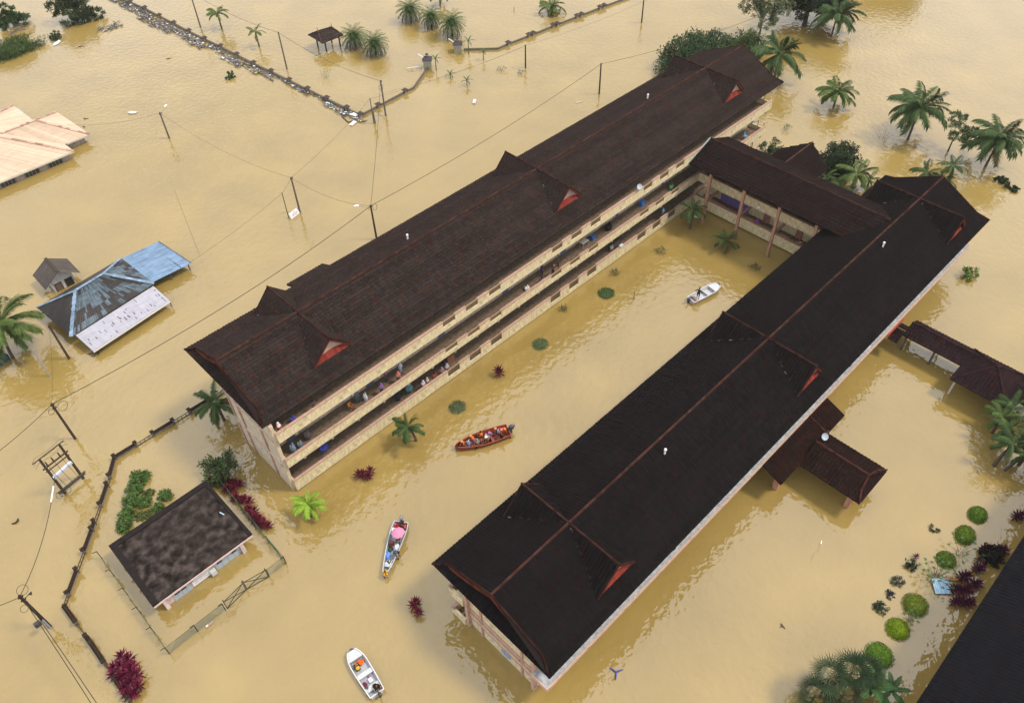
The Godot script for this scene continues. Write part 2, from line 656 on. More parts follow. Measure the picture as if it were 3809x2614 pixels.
func vest(t: Node3D, pose: String, col: Color) -> void:  # a life jacket round the chest
	var j: Dictionary = body(pose).j
	var g := Geo.new()
	var a: Vector3 = j.waist
	var e: Vector3 = j.chest
	g.tube([a, a.lerp(e, 0.5), e + (e - a) * 0.35], [0.165, 0.185, 0.16], 10, col)
	for s in [1.0, -1.0]:
		g.tube([e + Vector3(s * 0.09, 0.02, 0.15), e + (e - a) * 0.5 + Vector3(s * 0.1, 0, 0.02), e + Vector3(s * 0.09, 0.02, -0.14)], [0.035, 0.04, 0.035], 6, col)
	obj("life_jacket", g, mat("cloth", Color.WHITE, 0.95, 0.15), t, true)


# ---------------------------------------------------------------- plants

var fronds := []
var broad := []


func frond_mesh(l: float, droop: float, rise: float, leaf_l: float, n: int, ragged: float, col: Color) -> ArrayMesh:
	# one feather leaf along +x: a curved rib with a row of narrow leaflets on each side
	var g := Geo.new()
	var pts := []
	var rads := []
	var p := Vector3.ZERO
	var a := rise
	for i in n + 1:
		pts.append(p)
		rads.append(lerpf(0.035, 0.008, float(i) / n))
		p += Vector3(cos(a), sin(a), 0) * l / n
		a -= droop / n * (0.4 + 1.2 * float(i) / n)
	g.tube(pts, rads, 4, col.lerp(C(0.10, 0.11, 0.03), 0.5), false)
	for i in range(2, n + 1):
		var f := float(i) / n
		var d: Vector3 = (pts[i] - pts[i - 1]).normalized()
		var ll := leaf_l * (0.45 + 1.1 * sin(clampf(f * 1.05, 0, 1) * PI * 0.86)) * rng.randf_range(1 - ragged, 1.05)
		for s in [1.0, -1.0]:
			for half in 2:
				var q: Vector3 = pts[i].lerp(pts[i - 1], half * 0.5)
				var dir := (d * 0.75 + Vector3(0, -0.28 - ragged * rng.randf(), s)).normalized()
				var up := Vector3(0, 1, -s * 0.3)
				var w := dir.cross(up).normalized() * 0.06
				var k := jit(col, 0.3)
				var tip := q + dir * ll + Vector3(0, -ll * 0.25, 0)
				g.tri(q - w * 0.6, q + w * 0.6, q + dir * ll * 0.5 + w, k)
				g.tri(q - w * 0.6, q + dir * ll * 0.5 + w, tip, k)
	return g.mesh()


func leaf_mat() -> StandardMaterial3D:
	var m := mat("leaf", Color.WHITE, 0.6, 0.25)
	m.backlight = Color(0.25, 0.3, 0.1)
	m.cull_mode = BaseMaterial3D.CULL_DISABLED
	return m


func palm(label: String, at: Vector3, h: float, n: int, l: float, col_i: int, group := "", lean := Vector3.ZERO, called := "coconut_palm") -> Node3D:
	if fronds.is_empty():
		for col in [C(0.035, 0.062, 0.02), C(0.055, 0.085, 0.022), C(0.17, 0.27, 0.03), C(0.075, 0.075, 0.03)]:
			var set_ := []
			for k in 4:
				set_.append(frond_mesh(1.0 * 2.6, [0.9, 1.3, 1.5, 0.8][k], [0.9, 0.5, 0.15, -0.35][k], 0.5, 15, [0.2, 0.25, 0.35, 0.4][k], col))
			fronds.append(set_)
	var t := thing(called, label, "palm", at, 0, group)
	var g := Geo.new()
	var pts := []
	var rads := []
	for i in 8:
		var f := i / 7.0
		pts.append(Vector3(0, -0.6, 0).lerp(Vector3(0, h, 0), f) + lean * f * f)
		rads.append(lerpf(0.19, 0.12, f) * (1.3 if i == 0 else 1.0) * minf(1, 0.5 + l / 5))
	g.tube(pts, rads, 8, C(0.085, 0.07, 0.055))
	obj("trunk", g, mat("bark", Color.WHITE, 0.95, 0.1), t, true)
	var top := Vector3(0, h, 0) + lean
	for i in n:
		var f := float(i) / n
		var k := 0 if f < 0.22 else (1 if f < 0.52 else (2 if f < 0.84 else 3))
		var yaw := i * 2.39996 + rng.randf_range(-0.25, 0.25)
		var s := l / 2.6 * rng.randf_range(0.85, 1.1) * (0.85 if k == 0 else 1.0)
		var b := Basis(Vector3.UP, yaw) * Basis(Vector3(0, 0, 1), rng.randf_range(-0.12, 0.2)) * Basis(Vector3(1, 0, 0), rng.randf_range(-0.4, 0.4))
		put("frond", fronds[col_i if k < 3 or rng.randf() < 0.4 or col_i == 2 else 3][k], leaf_mat(), t, Transform3D(b.scaled(Vector3.ONE * s), top))
	if called == "coconut_palm" and h > 3:
		var nt := Geo.new()
		for i in 6:
			nt.ell(top + Vector3(cos(i * 1.1), -0.25, sin(i * 1.1)) * 0.26, Vector3(0.12, 0.15, 0.12), C(0.07, 0.075, 0.02), 7, 5)
		obj("coconuts", nt, leaf_mat(), t, true)
	return t


func date_palm(label: String, at: Vector3, h: float, r: float, browned: float) -> void:
	r *= 1.35
	var t := thing("date_palm", label, "palm", at, 0, "bushy date palms by the pavilion and gate")
	var g := Geo.new()
	g.tube([Vector3(0, -0.5, 0), Vector3(0, h * 0.6, 0)], [0.22, 0.2], 8, C(0.06, 0.05, 0.04))
	obj("trunk", g, mat("bark", Color.WHITE, 0.95, 0.1), t, true)
	var f := Geo.new()
	for i in 84:
		var e := lerpf(1.45, -0.75, pow(i / 84.0, 0.85))
		var yaw := i * 2.39996
		var dirh := Vector3(cos(yaw), 0, sin(yaw))
		var p := Vector3(0, h * 0.6, 0)
		var a := e
		var green := C(0.045, 0.078, 0.022).lerp(C(0.06, 0.05, 0.038), clampf((0.55 - e) * browned, 0, 1))
		var n := 9
		for s in n:
			var d := (dirh * cos(a) + Vector3.UP * sin(a)).normalized()
			var q := p + d * r / n
			var side := d.cross(Vector3.UP).normalized()
			f.bar(p, q, 0.025, 0.02, green * 0.8)
			for sd in [1.0, -1.0]:
				for hv in 2:
					f.leaf(p.lerp(q, hv * 0.5), (d * 0.8 + side * sd + rv(0.2)).normalized(), Vector3.UP + rv(0.3), 0.36 * r / 1.9 * (1.2 - float(s) / n * 0.6), 0.07, jit(green, 0.3))
			p = q
			a -= 0.13 + 0.05 * rng.randf()
			if p.y < 0.04:
				break
	obj("crown", f, leaf_mat(), t)


func clumps(g: Geo, at: Vector3, r: Vector3, n_clump: int, per: int, leaf_l: float, leaf_w: float, col: Color, vary := 0.35, dome := false, core := 0.55) -> void:
	# leaves gathered in clumps over an uneven crown; light clumps and dark ones, gaps between
	per = int(per * clampf(r.x * r.z * 3.0 / (leaf_l * leaf_l * n_clump * 0.45), 1.0, 5.0))
	if core > 0:
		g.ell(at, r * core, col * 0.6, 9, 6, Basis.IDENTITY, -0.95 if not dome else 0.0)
	for i in n_clump:
		var y := rng.randf_range(-0.75, 1.0) if not dome else rng.randf_range(0.0, 1.0)
		var a := rng.randf() * TAU
		var s := sqrt(maxf(0, 1 - y * y))
		var d := Vector3(cos(a) * s, y, sin(a) * s)
		var p := at + d * r * lerpf(0.45, 1.02, sqrt(rng.randf()))
		var cc := jit(col, vary)
		for k in per:
			var o := d * rng.randf_range(0, 0.4) + rv(0.8)
			var q := p + o * r * 0.26
			g.leaf(q, (d * 0.6 + rv(1.0) + Vector3(0, 0.2, 0)).normalized(), (d + rv(0.6) + Vector3(0, 0.5, 0)).normalized(), leaf_l * rng.randf_range(0.7, 1.2), leaf_w, jit(cc, 0.2))


func bush(called: String, label: String, at: Vector3, r: Vector3, n: int, per: int, ll: float, lw: float, col: Color, group := "", category := "bush", core := 0.6) -> Node3D:
	var t := thing(called, label, category, at, 0, group)
	var g := Geo.new()
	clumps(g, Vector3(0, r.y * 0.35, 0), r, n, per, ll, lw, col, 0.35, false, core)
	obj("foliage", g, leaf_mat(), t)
	return t


func tree(label: String, at: Vector3, h: float, lobes: Array, leaf_l: float, col: Color, trunk_r: float, per := 16, called := "leafy_tree", lean := Vector3.ZERO, n_clump := 26) -> Node3D:
	var t := thing(called, label, "tree", at)
	var w := Geo.new()
	var fork := Vector3(0, h * 0.35, 0) + lean * 0.4
	w.tube([Vector3(0, -0.8, 0), fork * 0.5, fork], [trunk_r * 1.3, trunk_r, trunk_r * 0.8], 7, C(0.07, 0.06, 0.05))
	var g := Geo.new()
	for lb in lobes:
		var p: Vector3 = lb[0]
		var mid := fork.lerp(p, 0.5) + rv(0.15)
		w.tube([fork, mid, p], [trunk_r * 0.55, trunk_r * 0.35, trunk_r * 0.15], 5, C(0.07, 0.06, 0.05))
		for k in 4:
			var q: Vector3 = p + rv(0.7) * Vector3(lb[1])
			w.tube([mid.lerp(p, rng.randf()), q], [trunk_r * 0.2, trunk_r * 0.06], 4, C(0.07, 0.06, 0.05), false)
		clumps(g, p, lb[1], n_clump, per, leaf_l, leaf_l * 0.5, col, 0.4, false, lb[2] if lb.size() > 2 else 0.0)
	obj("trunk", w, mat("bark", Color.WHITE, 0.95, 0.1), t, true)
	obj("crown", g, leaf_mat(), t)
	return t


func mound(label: String, at: Vector3, r: Vector3, col: Color, group: String, called := "clipped_bush", turn := 0.0) -> void:
	var t := thing(called, label, "bush", at, turn, group)
	var g := Geo.new()
	var first := g.v.size()
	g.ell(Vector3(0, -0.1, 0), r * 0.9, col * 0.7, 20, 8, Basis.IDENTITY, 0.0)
	for i in g.v.size():
		g.v[i] += rv(0.03)
	for i in 1100:
		var y := rng.randf()
		var a := rng.randf() * TAU
		var s := sqrt(1 - y * y)
		var d := Vector3(cos(a) * s, y, sin(a) * s)
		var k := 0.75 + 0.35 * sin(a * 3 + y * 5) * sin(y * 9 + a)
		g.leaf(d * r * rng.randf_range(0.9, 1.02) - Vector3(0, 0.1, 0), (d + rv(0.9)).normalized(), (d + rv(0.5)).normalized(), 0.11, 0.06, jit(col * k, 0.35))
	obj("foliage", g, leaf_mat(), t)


func cordyline(label: String, at: Vector3, heads: Array, size: float, col: Color, group := "", called := "red_cordyline") -> void:
	var t := thing(called, label, "plant", at, 0, group)
	var g := Geo.new()
	for hd in heads:
		var p := Vector3(hd[0], hd[1], hd[2])
		g.tube([Vector3(p.x * 0.5, -0.4, p.z * 0.5), p], [0.03, 0.025], 5, C(0.06, 0.045, 0.04), false)
		for i in 26:
			var e := lerpf(1.4, -0.3, i / 26.0)
			var a := i * 2.39996
			var d := Vector3(cos(a) * cos(e), sin(e), sin(a) * cos(e))
			g.leaf(p - Vector3(0, 0.05 * i / 8.0, 0), d, (Vector3.UP - d * 0.5 + rv(0.2)).normalized(), size * 1.35 * rng.randf_range(0.75, 1.1), size * 0.27, jit(col * (1.5 if rng.randf() < 0.25 else 0.8), 0.4))
	obj("leaves", g, leaf_mat(), t)


func weed(called: String, label: String, at: Vector3, n: int, h: float, spread: float, leaf_l: float, lw: float, col: Color, group := "") -> void:
	var t := thing(called, label, "plant", at, 0, group)
	var g := Geo.new()
	for i in n:
		var a := i * 2.39996
		var d := Vector3(cos(a), 0, sin(a)) * spread * sqrt((i + 0.5) / n)
		var p := d + Vector3(0, h * rng.randf_range(0.5, 1.0), 0)
		g.tube([Vector3(d.x * 0.2, -0.3, d.z * 0.2), p], [0.015, 0.008], 4, col * 0.8, false)
		for k in 5:
			g.leaf(p * Vector3(1, 0.55 + 0.1 * k, 1), (Vector3(cos(a + k * 2.1), 0.5, sin(a + k * 2.1)) + rv(0.3)).normalized(), Vector3.UP + rv(0.3), leaf_l * rng.randf_range(0.7, 1.2), lw, jit(col, 0.35))
	obj("leaves", g, leaf_mat(), t)


func shrub(label: String, at: Vector3, n: int, h: float, spread: float, col: Color) -> void:  # open shrub of thin stems ending in whorls of leaves
	var t := thing("open_shrub", label, "shrub", at)
	var g := Geo.new()
	var w := Geo.new()
	for i in n:
		var a := i * 2.39996
		var d := Vector3(cos(a), 0, sin(a)) * spread * sqrt((i + 0.6) / n)
		var p := d + Vector3(0, h * rng.randf_range(0.75, 1.1), 0)
		w.tube([Vector3(0, -0.5, 0), d * 0.35 + Vector3(0, h * 0.35, 0), p], [0.03, 0.02, 0.01], 4, C(0.14, 0.12, 0.09), false)
		for k in 9:
			var b := k * TAU / 9 + rng.randf()
			g.leaf(p, Vector3(cos(b), rng.randf_range(-0.1, 0.5), sin(b)).normalized(), Vector3.UP, 0.2, 0.075, jit(col, 0.35))
	obj("stems", w, mat("bark", Color.WHITE, 0.95, 0.1), t)
	obj("leaves", g, leaf_mat(), t)


func banana(label: String, at: Vector3, n: int, h: float, l: float, lw: float, col: Color, called := "banana_plant", group := "", ragged := 0.0) -> void:
	var t := thing(called, label, "plant", at, 0, group)
	var s := Geo.new()
	s.tube([Vector3(0, -0.5, 0), Vector3(0, h, 0)], [0.11, 0.06], 7, C(0.10, 0.11, 0.05))
	obj("stem", s, mat("bark", Color.WHITE, 0.95, 0.1), t, true)
	for i in n:
		var g := Geo.new()
		var a := i * 2.39996
		var e := lerpf(1.35, 0.35, float(i) / n)
		var dh := Vector3(cos(a), 0, sin(a))
		var sd := Vector3(-sin(a), 0, cos(a))
		var p := Vector3(0, h * 0.95, 0)
		var k := 8
		var cl := jit(col, 0.25)
		for j in k:
			var d := dh * cos(e) + Vector3.UP * sin(e)
			var q := p + d * l / k
			var up := d.cross(sd).normalized() * -1
			var w0 := lw * sin(clampf(float(j) / k, 0.03, 1) * PI * 0.95)
			var w1 := lw * sin(clampf(float(j + 1) / k, 0.03, 1) * PI * 0.95) * (1.0 - ragged * rng.randf())
			for sg in [1.0, -1.0]:
				g.quad(p, q, q + sd * sg * w1 * 0.5 + up * 0.04, p + sd * sg * w0 * 0.5 + up * 0.04, jit(cl, 0.12))
			g.bar(p, q, 0.03, 0.03, cl.lerp(C(0.2, 0.22, 0.08), 0.5))
			p = q
			e -= 0.18
		obj("leaf", g, leaf_mat(), t)


func fan_palm(label: String, at: Vector3, h: float, n: int, l: float, col: Color, lean := Vector3.ZERO) -> void:
	var t := thing("fan_palm", label, "palm", at)
	var s := Geo.new()
	s.tube([Vector3(0, -0.5, 0), Vector3(0, h * 0.5, 0) + lean * 0.3, Vector3(0, h, 0) + lean], [0.11, 0.09, 0.08], 7, C(0.05, 0.045, 0.04))
	obj("trunk", s, mat("bark", Color.WHITE, 0.95, 0.1), t, true)
	for i in n:
		var g := Geo.new()
		var a := i * 2.39996
		var e := lerpf(1.2, -0.1, float(i) / n)
		var d := Vector3(cos(a) * cos(e), sin(e), sin(a) * cos(e))
		var c0 := Vector3(0, h, 0) + lean
		var hub := c0 + d * l * 0.45
		g.bar(c0, hub, 0.03, 0.03, C(0.13, 0.13, 0.06))
		var sd := d.cross(Vector3.UP).normalized()
		var up := sd.cross(d)
		for k in 15:
			var b := (k - 7) / 7.0 * 1.75
			var ld := (d * cos(b) + sd * sin(b) - Vector3(0, 0.12, 0)).normalized()
			g.leaf(hub, ld, up, l * 0.62 * rng.randf_range(0.8, 1.05), 0.085, jit(col, 0.35))
		obj("leaf", g, leaf_mat(), t)


# ---------------------------------------------------------------- poles, cables, boats

func pole(called: String, label: String, at: Vector3, h: float, col: Color, r := 0.13, arms := 1, lean := Vector3.ZERO) -> Node3D:
	var t := thing(called, label, "pole", at)
	var g := Geo.new()
	g.tube([Vector3(0, -1.5, 0), Vector3(0, h, 0) + lean], [r, r * 0.72], 9, col)
	obj("shaft", g, mat("bark", Color.WHITE, 0.95, 0.1), t, true)
	for i in arms:
		var b := Geo.new()
		var y := h - 0.25 - i * 0.5
		b.box(Vector3(0, y, 0) + lean, Vector3(0.42, 0.09, 0.09), C(0.04, 0.035, 0.03))
		var br := obj("bracket", b, mat("bark", Color.WHITE, 0.95, 0.1), t)
		var s := Geo.new()
		s.tube([Vector3(0.2, y + 0.03, 0) + lean, Vector3(0.2, y + 0.18, 0) + lean], [0.05, 0.035], 6, C(0.10, 0.05, 0.035))
		obj("insulator", s, mat("bark", Color.WHITE, 0.95, 0.1), br)
	return t


func lamp_arm(t: Node3D, h: float, d: Vector3) -> void:
	var g := Geo.new()
	g.tube([Vector3(0, h - 0.9, 0), Vector3(0, h - 0.4, 0) + d * 0.4, Vector3(0, h + 0.1, 0) + d * 1.5], [0.03, 0.03, 0.025], 6, C(0.16, 0.16, 0.16))
	obj("lamp_arm", g, mat("satin", Color.WHITE, 0.45, 0.5), t)
	var l := Geo.new()
	l.ell(Vector3(0, h + 0.13, 0) + d * 1.75, Vector3(0.36, 0.09, 0.15), C(0.75, 0.78, 0.82), 10, 6, Basis(d, Vector3.UP, d.cross(Vector3.UP)))
	obj("lamp_head", l, mat("satin", Color.WHITE, 0.45, 0.5), t, true)


func cable(label: String, a: Vector3, b: Vector3, sag: float, r := 0.025, n := 14, called := "power_cable") -> void:
	var g := Geo.new()
	var pts := []
	var rads := []
	for i in n + 1:
		var f := float(i) / n
		pts.append(a.lerp(b, f) - a - Vector3(0, sag * 4 * f * (1 - f), 0))
		rads.append(r)
	g.tube(pts, rads, 5, C(0.035, 0.032, 0.03))
	lone(called, g, mat("bark", Color.WHITE, 0.95, 0.1), label, "cable", a)


func coil(t: Node3D, p: Vector3, r: float, ax: Vector3) -> void:
	var g := Geo.new()
	var u := ax.cross(Vector3.UP if absf(ax.y) < 0.9 else Vector3.RIGHT).normalized()
	var w := ax.cross(u).normalized()
	var pts := []
	var rads := []
	for i in 31:
		var a := i / 15.0 * TAU
		pts.append(p + (u * cos(a) + w * sin(a)) * r + ax * 0.02 * i / 15.0)
		rads.append(0.018)
	g.tube(pts, rads, 5, C(0.03, 0.03, 0.03))
	obj("cable_coil", g, mat("bark", Color.WHITE, 0.95, 0.1), t)


func hull(t: Node3D, l: float, w: float, h: float, nose: float, blunt: float, outer: Color, inner: Color, rim: Color, m: Material) -> Array:
	# bow along +x, stern at x = 0; returns the half width at each station
	var n := 22
	var st := []
	for i in n + 1:
		var f := float(i) / n
		var x := l * f
		var k := clampf((f - nose) / (1 - nose), 0, 1)
		var half := w * 0.5 * (0.86 + 0.14 * sin(clampf(f / maxf(nose, 0.01), 0, 1) * PI * 0.5)) * pow(maxf(0, 1 - pow(k, blunt)), 0.62)
		st.append([x, maxf(half, 0.02), h * (1 + 0.28 * k * k), 0.16 + 0.5 * k * k])
	var o := Geo.new()
	var q := Geo.new()
	var r := Geo.new()
	for i in n:
		var a: Array = st[i]
		var b: Array = st[i + 1]
		for s in [1.0, -1.0]:
			var at_: float = a[1] * s
			var bt: float = b[1] * s
			var A0 := Vector3(a[0] - a[3] * 0.3, -0.15, at_ * 0.72)
			var B0 := Vector3(b[0] - b[3] * 0.3, -0.15, bt * 0.72)
			var A1 := Vector3(a[0], a[2], at_)
			var B1 := Vector3(b[0], b[2], bt)
			var A2 := Vector3(a[0], a[2] * 0.55, at_ * 0.9)
			var B2 := Vector3(b[0], b[2] * 0.55, bt * 0.9)
			var i1 := Vector3(0, 0.0, -0.035 * s)
			var ch := [A0, B0, B2, A2, A1, B1]
			if s > 0:
				o.quad(A0, B0, B2, A2, outer)
				o.quad(A2, B2, B1, A1, outer * 0.9)
			else:
				o.quad(B0, A0, A2, B2, outer)
				o.quad(B2, A2, A1, B1, outer * 0.9)
			var c0 := Vector3(a[0], 0.08, at_ * 0.74)
			var d0 := Vector3(b[0], 0.08, bt * 0.74)
			if s > 0:
				q.quad(d0, c0, A1 + i1, B1 + i1, inner)
				q.quad(c0, d0, Vector3(b[0], 0.08, 0), Vector3(a[0], 0.08, 0), jit(inner, 0.06) * 0.9)
			else:
				q.quad(c0, d0, B1 + i1, A1 + i1, inner)
				q.quad(d0, c0, Vector3(a[0], 0.08, 0), Vector3(b[0], 0.08, 0), jit(inner, 0.06) * 0.9)
			if i < n - 1:
				r.bar(A1, B1, 0.075, 0.05, rim)
	var h0: float = st[0][1]
	o.quad(Vector3(0, -0.15, -h0 * 0.72), Vector3(0, -0.15, h0 * 0.72), Vector3(0, h, h0), Vector3(0, h, -h0), outer)
	q.box(Vector3(0.03, h * 0.5, 0), Vector3(0.05, h, h0 * 1.85), inner)
	r.box(Vector3(0.02, h + 0.01, 0), Vector3(0.08, 0.05, h0 * 2), rim)
	obj("hull", o, m, t)
	obj("inner_lining", q, m, t)
	obj("gunwale", r, m, t)
	return st


func thwart(t: Node3D, x: float, w: float, half: float, y: float, col: Color, m: Material) -> void:
	var g := Geo.new()
	g.box(Vector3(x, y, 0), Vector3(w, 0.05, half * 1.86), col)
	g.box(Vector3(x + w * 0.45, y * 0.55, 0), Vector3(0.04, y * 0.9, half * 1.6), col * 0.75)
	obj("thwart", g, m, t)


func foredeck(t: Node3D, st: Array, x0: float, y: float, col: Color, m: Material) -> void:
	var g := Geo.new()
	for i in st.size() - 1:
		if st[i][0] >= x0 and i < st.size() - 2:
			var a: Array = st[i]
			var b: Array = st[i + 1]
			var za: float = a[1] * 0.93
			var zb: float = b[1] * 0.93
			g.quad(Vector3(a[0], a[2] + y, za), Vector3(b[0], b[2] + y, zb), Vector3(b[0], b[2] + y, -zb), Vector3(a[0], a[2] + y, -za), col)
			if g.v.size() == 4:
				g.box(Vector3(a[0], a[2] * 0.5, 0), Vector3(0.04, a[2] * 0.95 + y, za * 1.8), col * 0.7)
	obj("foredeck", g, m, t)


func outboard(t: Node3D, h: float, col: Color, z := 0.0, tilt := 0.0, s := 1.0) -> void:
	var b := Basis(Vector3(0, 0, 1), tilt).scaled(Vector3.ONE * s)
	var o := Vector3(-0.08, h, z)
	var g := Geo.new()
	g.ell(o + b * Vector3(-0.2, 0.3, 0), Vector3(0.27, 0.2, 0.17) * s, col, 12, 8, Basis(Vector3(0, 0, 1), tilt))
	g.ell(o + b * Vector3(-0.2, 0.2, 0), Vector3(0.24, 0.16, 0.16) * s, col * 0.6, 12, 8)
	var mc := obj("outboard_motor", g, mat("satin", Color.WHITE, 0.45, 0.5), t, true)
	var l := Geo.new()
	l.box(o + b * Vector3(-0.16, -0.3, 0), Vector3(0.13, 0.85, 0.1) * s, C(0.05, 0.05, 0.055), Basis(Vector3(0, 0, 1), tilt))
	l.box(o + b * Vector3(0.0, 0.0, 0), Vector3(0.16, 0.26, 0.2) * s, C(0.04, 0.04, 0.045))
	obj("motor_leg", l, mat("satin", Color.WHITE, 0.45, 0.5), mc)
	var h2 := Geo.new()
	h2.tube([o + b * Vector3(0.0, 0.18, 0), o + b * Vector3(0.55, 0.26, 0.06)], [0.03, 0.025], 6, C(0.03, 0.03, 0.03))
	obj("tiller", h2, mat("satin", Color.WHITE, 0.45, 0.5), mc)


func blob(called: String, label: String, category: String, at: Vector3, r: Vector3, col: Color, turn := 0.0, group := "") -> void:  # a soft bundle: cloth, a bag, a heap of clothes
	var g := Geo.new()
	g.ell(Vector3(0, r.y * 0.6, 0), r, col, 14, 9)
	for i in g.v.size():
		var p := g.v[i]
		var k := 1.0 + 0.16 * sin(p.x / r.x * 5 + p.z / r.z * 4) + 0.1 * sin(p.y / r.y * 7 + p.x / r.x * 6)
		g.v[i] = p * k
		g.c[i] = col * clampf(0.8 + 0.25 * k - 0.05, 0.6, 1.15)
	lone(called, g, mat("cloth", Color.WHITE, 0.95, 0.15), label, category, at, turn, group, true)


func crate(called: String, label: String, category: String, at: Vector3, s: Vector3, col: Color, turn := 0.0) -> void:
	var g := Geo.new()
	g.box(Vector3(0, s.y * 0.5, 0), s, col)
	g.box(Vector3(0, s.y + 0.012, 0), Vector3(s.x * 1.05, 0.03, s.z * 1.05), col * 0.85)
	g.box(Vector3(0, s.y + 0.045, 0), Vector3(s.x * 0.3, 0.04, 0.04), col * 0.5)
	lone(called, g, mat("satin", Color.WHITE, 0.45, 0.5), label, category, at, turn)


func _ready() -> void:
	rng.seed = 20241
	# camera, sky, sun, exposure
	var cam := Camera3D.new()
	cam.name = "camera"
	cam.fov = 47.28
	cam.far = 3000.0
	cam.transform = Transform3D(Basis(Vector3(0.7094, -0.0196, 0.7046), Vector3(0.5222, 0.6855, -0.5073), Vector3(-0.4731, 0.7278, 0.4965)).orthonormalized(), Vector3(0, 66, 0))
	add_child(cam)
	var we := WorldEnvironment.new()
	we.name = "environment"
	var env := Environment.new()
	var sm := PanoramaSkyMaterial.new()
	sm.panorama = overcast()
	sm.energy_multiplier = 0.9
	var sky := Sky.new()
	sky.sky_material = sm
	env.background_mode = Environment.BG_SKY
	env.sky = sky
	env.tonemap_mode = Environment.TONE_MAPPER_LINEAR
	env.tonemap_exposure = EXPOSURE
	env.sdfgi_enabled = true
	env.ssao_enabled = true
	env.ssil_enabled = true
	env.fog_enabled = true
	env.fog_density = 0.0001
	env.fog_light_color = Color(0.93, 0.92, 0.88)
	we.environment = env
	add_child(we)
	var sun := DirectionalLight3D.new()
	sun.name = "sun"
	sun.light_energy = 0.5
	sun.light_color = Color(1.0, 0.95, 0.87)
	sun.light_angular_distance = 10.0
	sun.shadow_enabled = true
	add_child(sun)
	sun.look_at_from_position(Vector3(0.387, 0.839, 0.381) * 100, Vector3.ZERO)
	water()
	school_a()
	school_b()
	school_c()
	bridge()
	porch()
	walkway()
	guard_house()
	fences()
	left_houses()
	gate_area()
	poles()
	boats()
	balcony_life()
	vegetation()
	litter()


func overcast() -> ImageTexture:
	# an even cloud deck, brightest overhead, with soft cloud structure
	var n := FastNoiseLite.new()
	n.seed = 77
	n.frequency = 1.5
	n.fractal_octaves = 5
	n.noise_type = FastNoiseLite.TYPE_SIMPLEX_SMOOTH
	var im := Image.create(512, 256, false, Image.FORMAT_RGB8)
	for y in 256:
		var e := (0.5 - (y + 0.5) / 256.0) * PI
		for x in 512:
			var a := TAU * x / 512.0
			var d := Vector3(cos(a) * cos(e), sin(e), sin(a) * cos(e))
			var c := Color(0.33, 0.28, 0.19)
			if e > 0:
				var p := Vector3(d.x, 0, d.z) / (d.y + 0.35)
				var k := 0.6 + 0.3 * d.y + 0.34 * n.get_noise_3d(p.x, 3.0, p.z)
				c = Color(k, k * 1.012, k * 1.05)
			im.set_pixel(x, y, c.clamp().linear_to_srgb())
	return ImageTexture.create_from_image(im)


const EXPOSURE := 2.4


func water() -> void:
	var wm := mat("water", C(0.25, 0.176, 0.053), 0.07, 0.9)
	wm.albedo_texture = noise_tex(3, 0.006, 512, 0.88, 1.0)
	var n := FastNoiseLite.new()
	n.seed = 8
	n.frequency = 0.04
	n.fractal_octaves = 3
	n.noise_type = FastNoiseLite.TYPE_SIMPLEX_SMOOTH
	var im := n.get_seamless_image(1024, 1024, false, false, 0.12, true)
	im.convert(Image.FORMAT_RGBA8)
	im.bump_map_to_normal_map(2.0)
	wm.normal_enabled = true
	wm.normal_texture = ImageTexture.create_from_image(im)
	wm.normal_scale = 0.45
	wm.uv1_triplanar = true
	wm.uv1_world_triplanar = true
	wm.uv1_scale = Vector3.ONE / 46.0
	var g := Geo.new()
	var x0 := -20.0
	var z0 := -78.0
	var st := 0.45
	var nx := 290
	var nz := 206
	var wn := FastNoiseLite.new()
	wn.seed = 4
	wn.frequency = 0.5
	wn.fractal_octaves = 2
	var wakes := [[36.5, -35.8, 0.03, 5.0, 4.5], [21.5, -38.5, 0.02, 6.0, 4.0], [62.5, -35.5, 0.02, 4.5, 4.2], [8.0, -25.0, 0.018, 4.0, 4.4], [28.5, -34.0, 0.014, 7.0, 3.0], [14.0, -31.5, 0.012, 5.0, 3.4], [50.0, -33.5, 0.012, 8.0, 3.2], [17.0, -24.0, 0.014, 5.0, 3.6]]
	for j in nz + 1:
		for i in nx + 1:
			var x := x0 + i * st
			var z := z0 + j * st
			var fade := clampf(minf(minf(i, nx - i), minf(j, nz - j)) / 14.0, 0, 1)
			var court := exp(-pow((z + 33.0) / 9.0, 2)) * clampf((x - 5) / 20, 0, 1)
			var y := wn.get_noise_2d(x * 0.8 + z * 0.55, (z * 0.8 - x * 0.55) * 1.7) * (0.005 + 0.007 * court)
			for w in wakes:
				var dx: float = x - w[0]
				var dz: float = z - w[1]
				var d := sqrt(dx * dx + dz * dz)
				if d < w[3] * 2.2:
					y += w[2] * exp(-d * d / (w[3] * w[3])) * sin(d * w[4] + 1.5 * wn.get_noise_2d(x * 2, z * 2))
			g.add(Vector3(x, y * fade, z), Color.WHITE)
	for j in nz:
		for i in nx:
			var a := j * (nx + 1) + i
			g.face(a, a + nx + 1, a + 1)
			g.face(a + 1, a + nx + 1, a + nx + 2)
	var x1 := x0 + nx * st
	var z1 := z0 + nz * st
	var e := 1200.0
	for r in [[-e, -e, e, z0], [-e, z1, e, e], [-e, z0, x0, z1], [x1, z0, e, z1]]:
		var k := g.v.size()
		for p in [Vector3(r[0], 0, r[1]), Vector3(r[0], 0, r[3]), Vector3(r[2], 0, r[3]), Vector3(r[2], 0, r[1])]:
			g.add(p, Color.WHITE)
		g.face(k, k + 1, k + 2)
		g.face(k, k + 2, k + 3)
	var o := obj("flood_water", g, wm, self, true)
	tag(o, "brown flood water covering the whole school compound", "water", "", "structure")


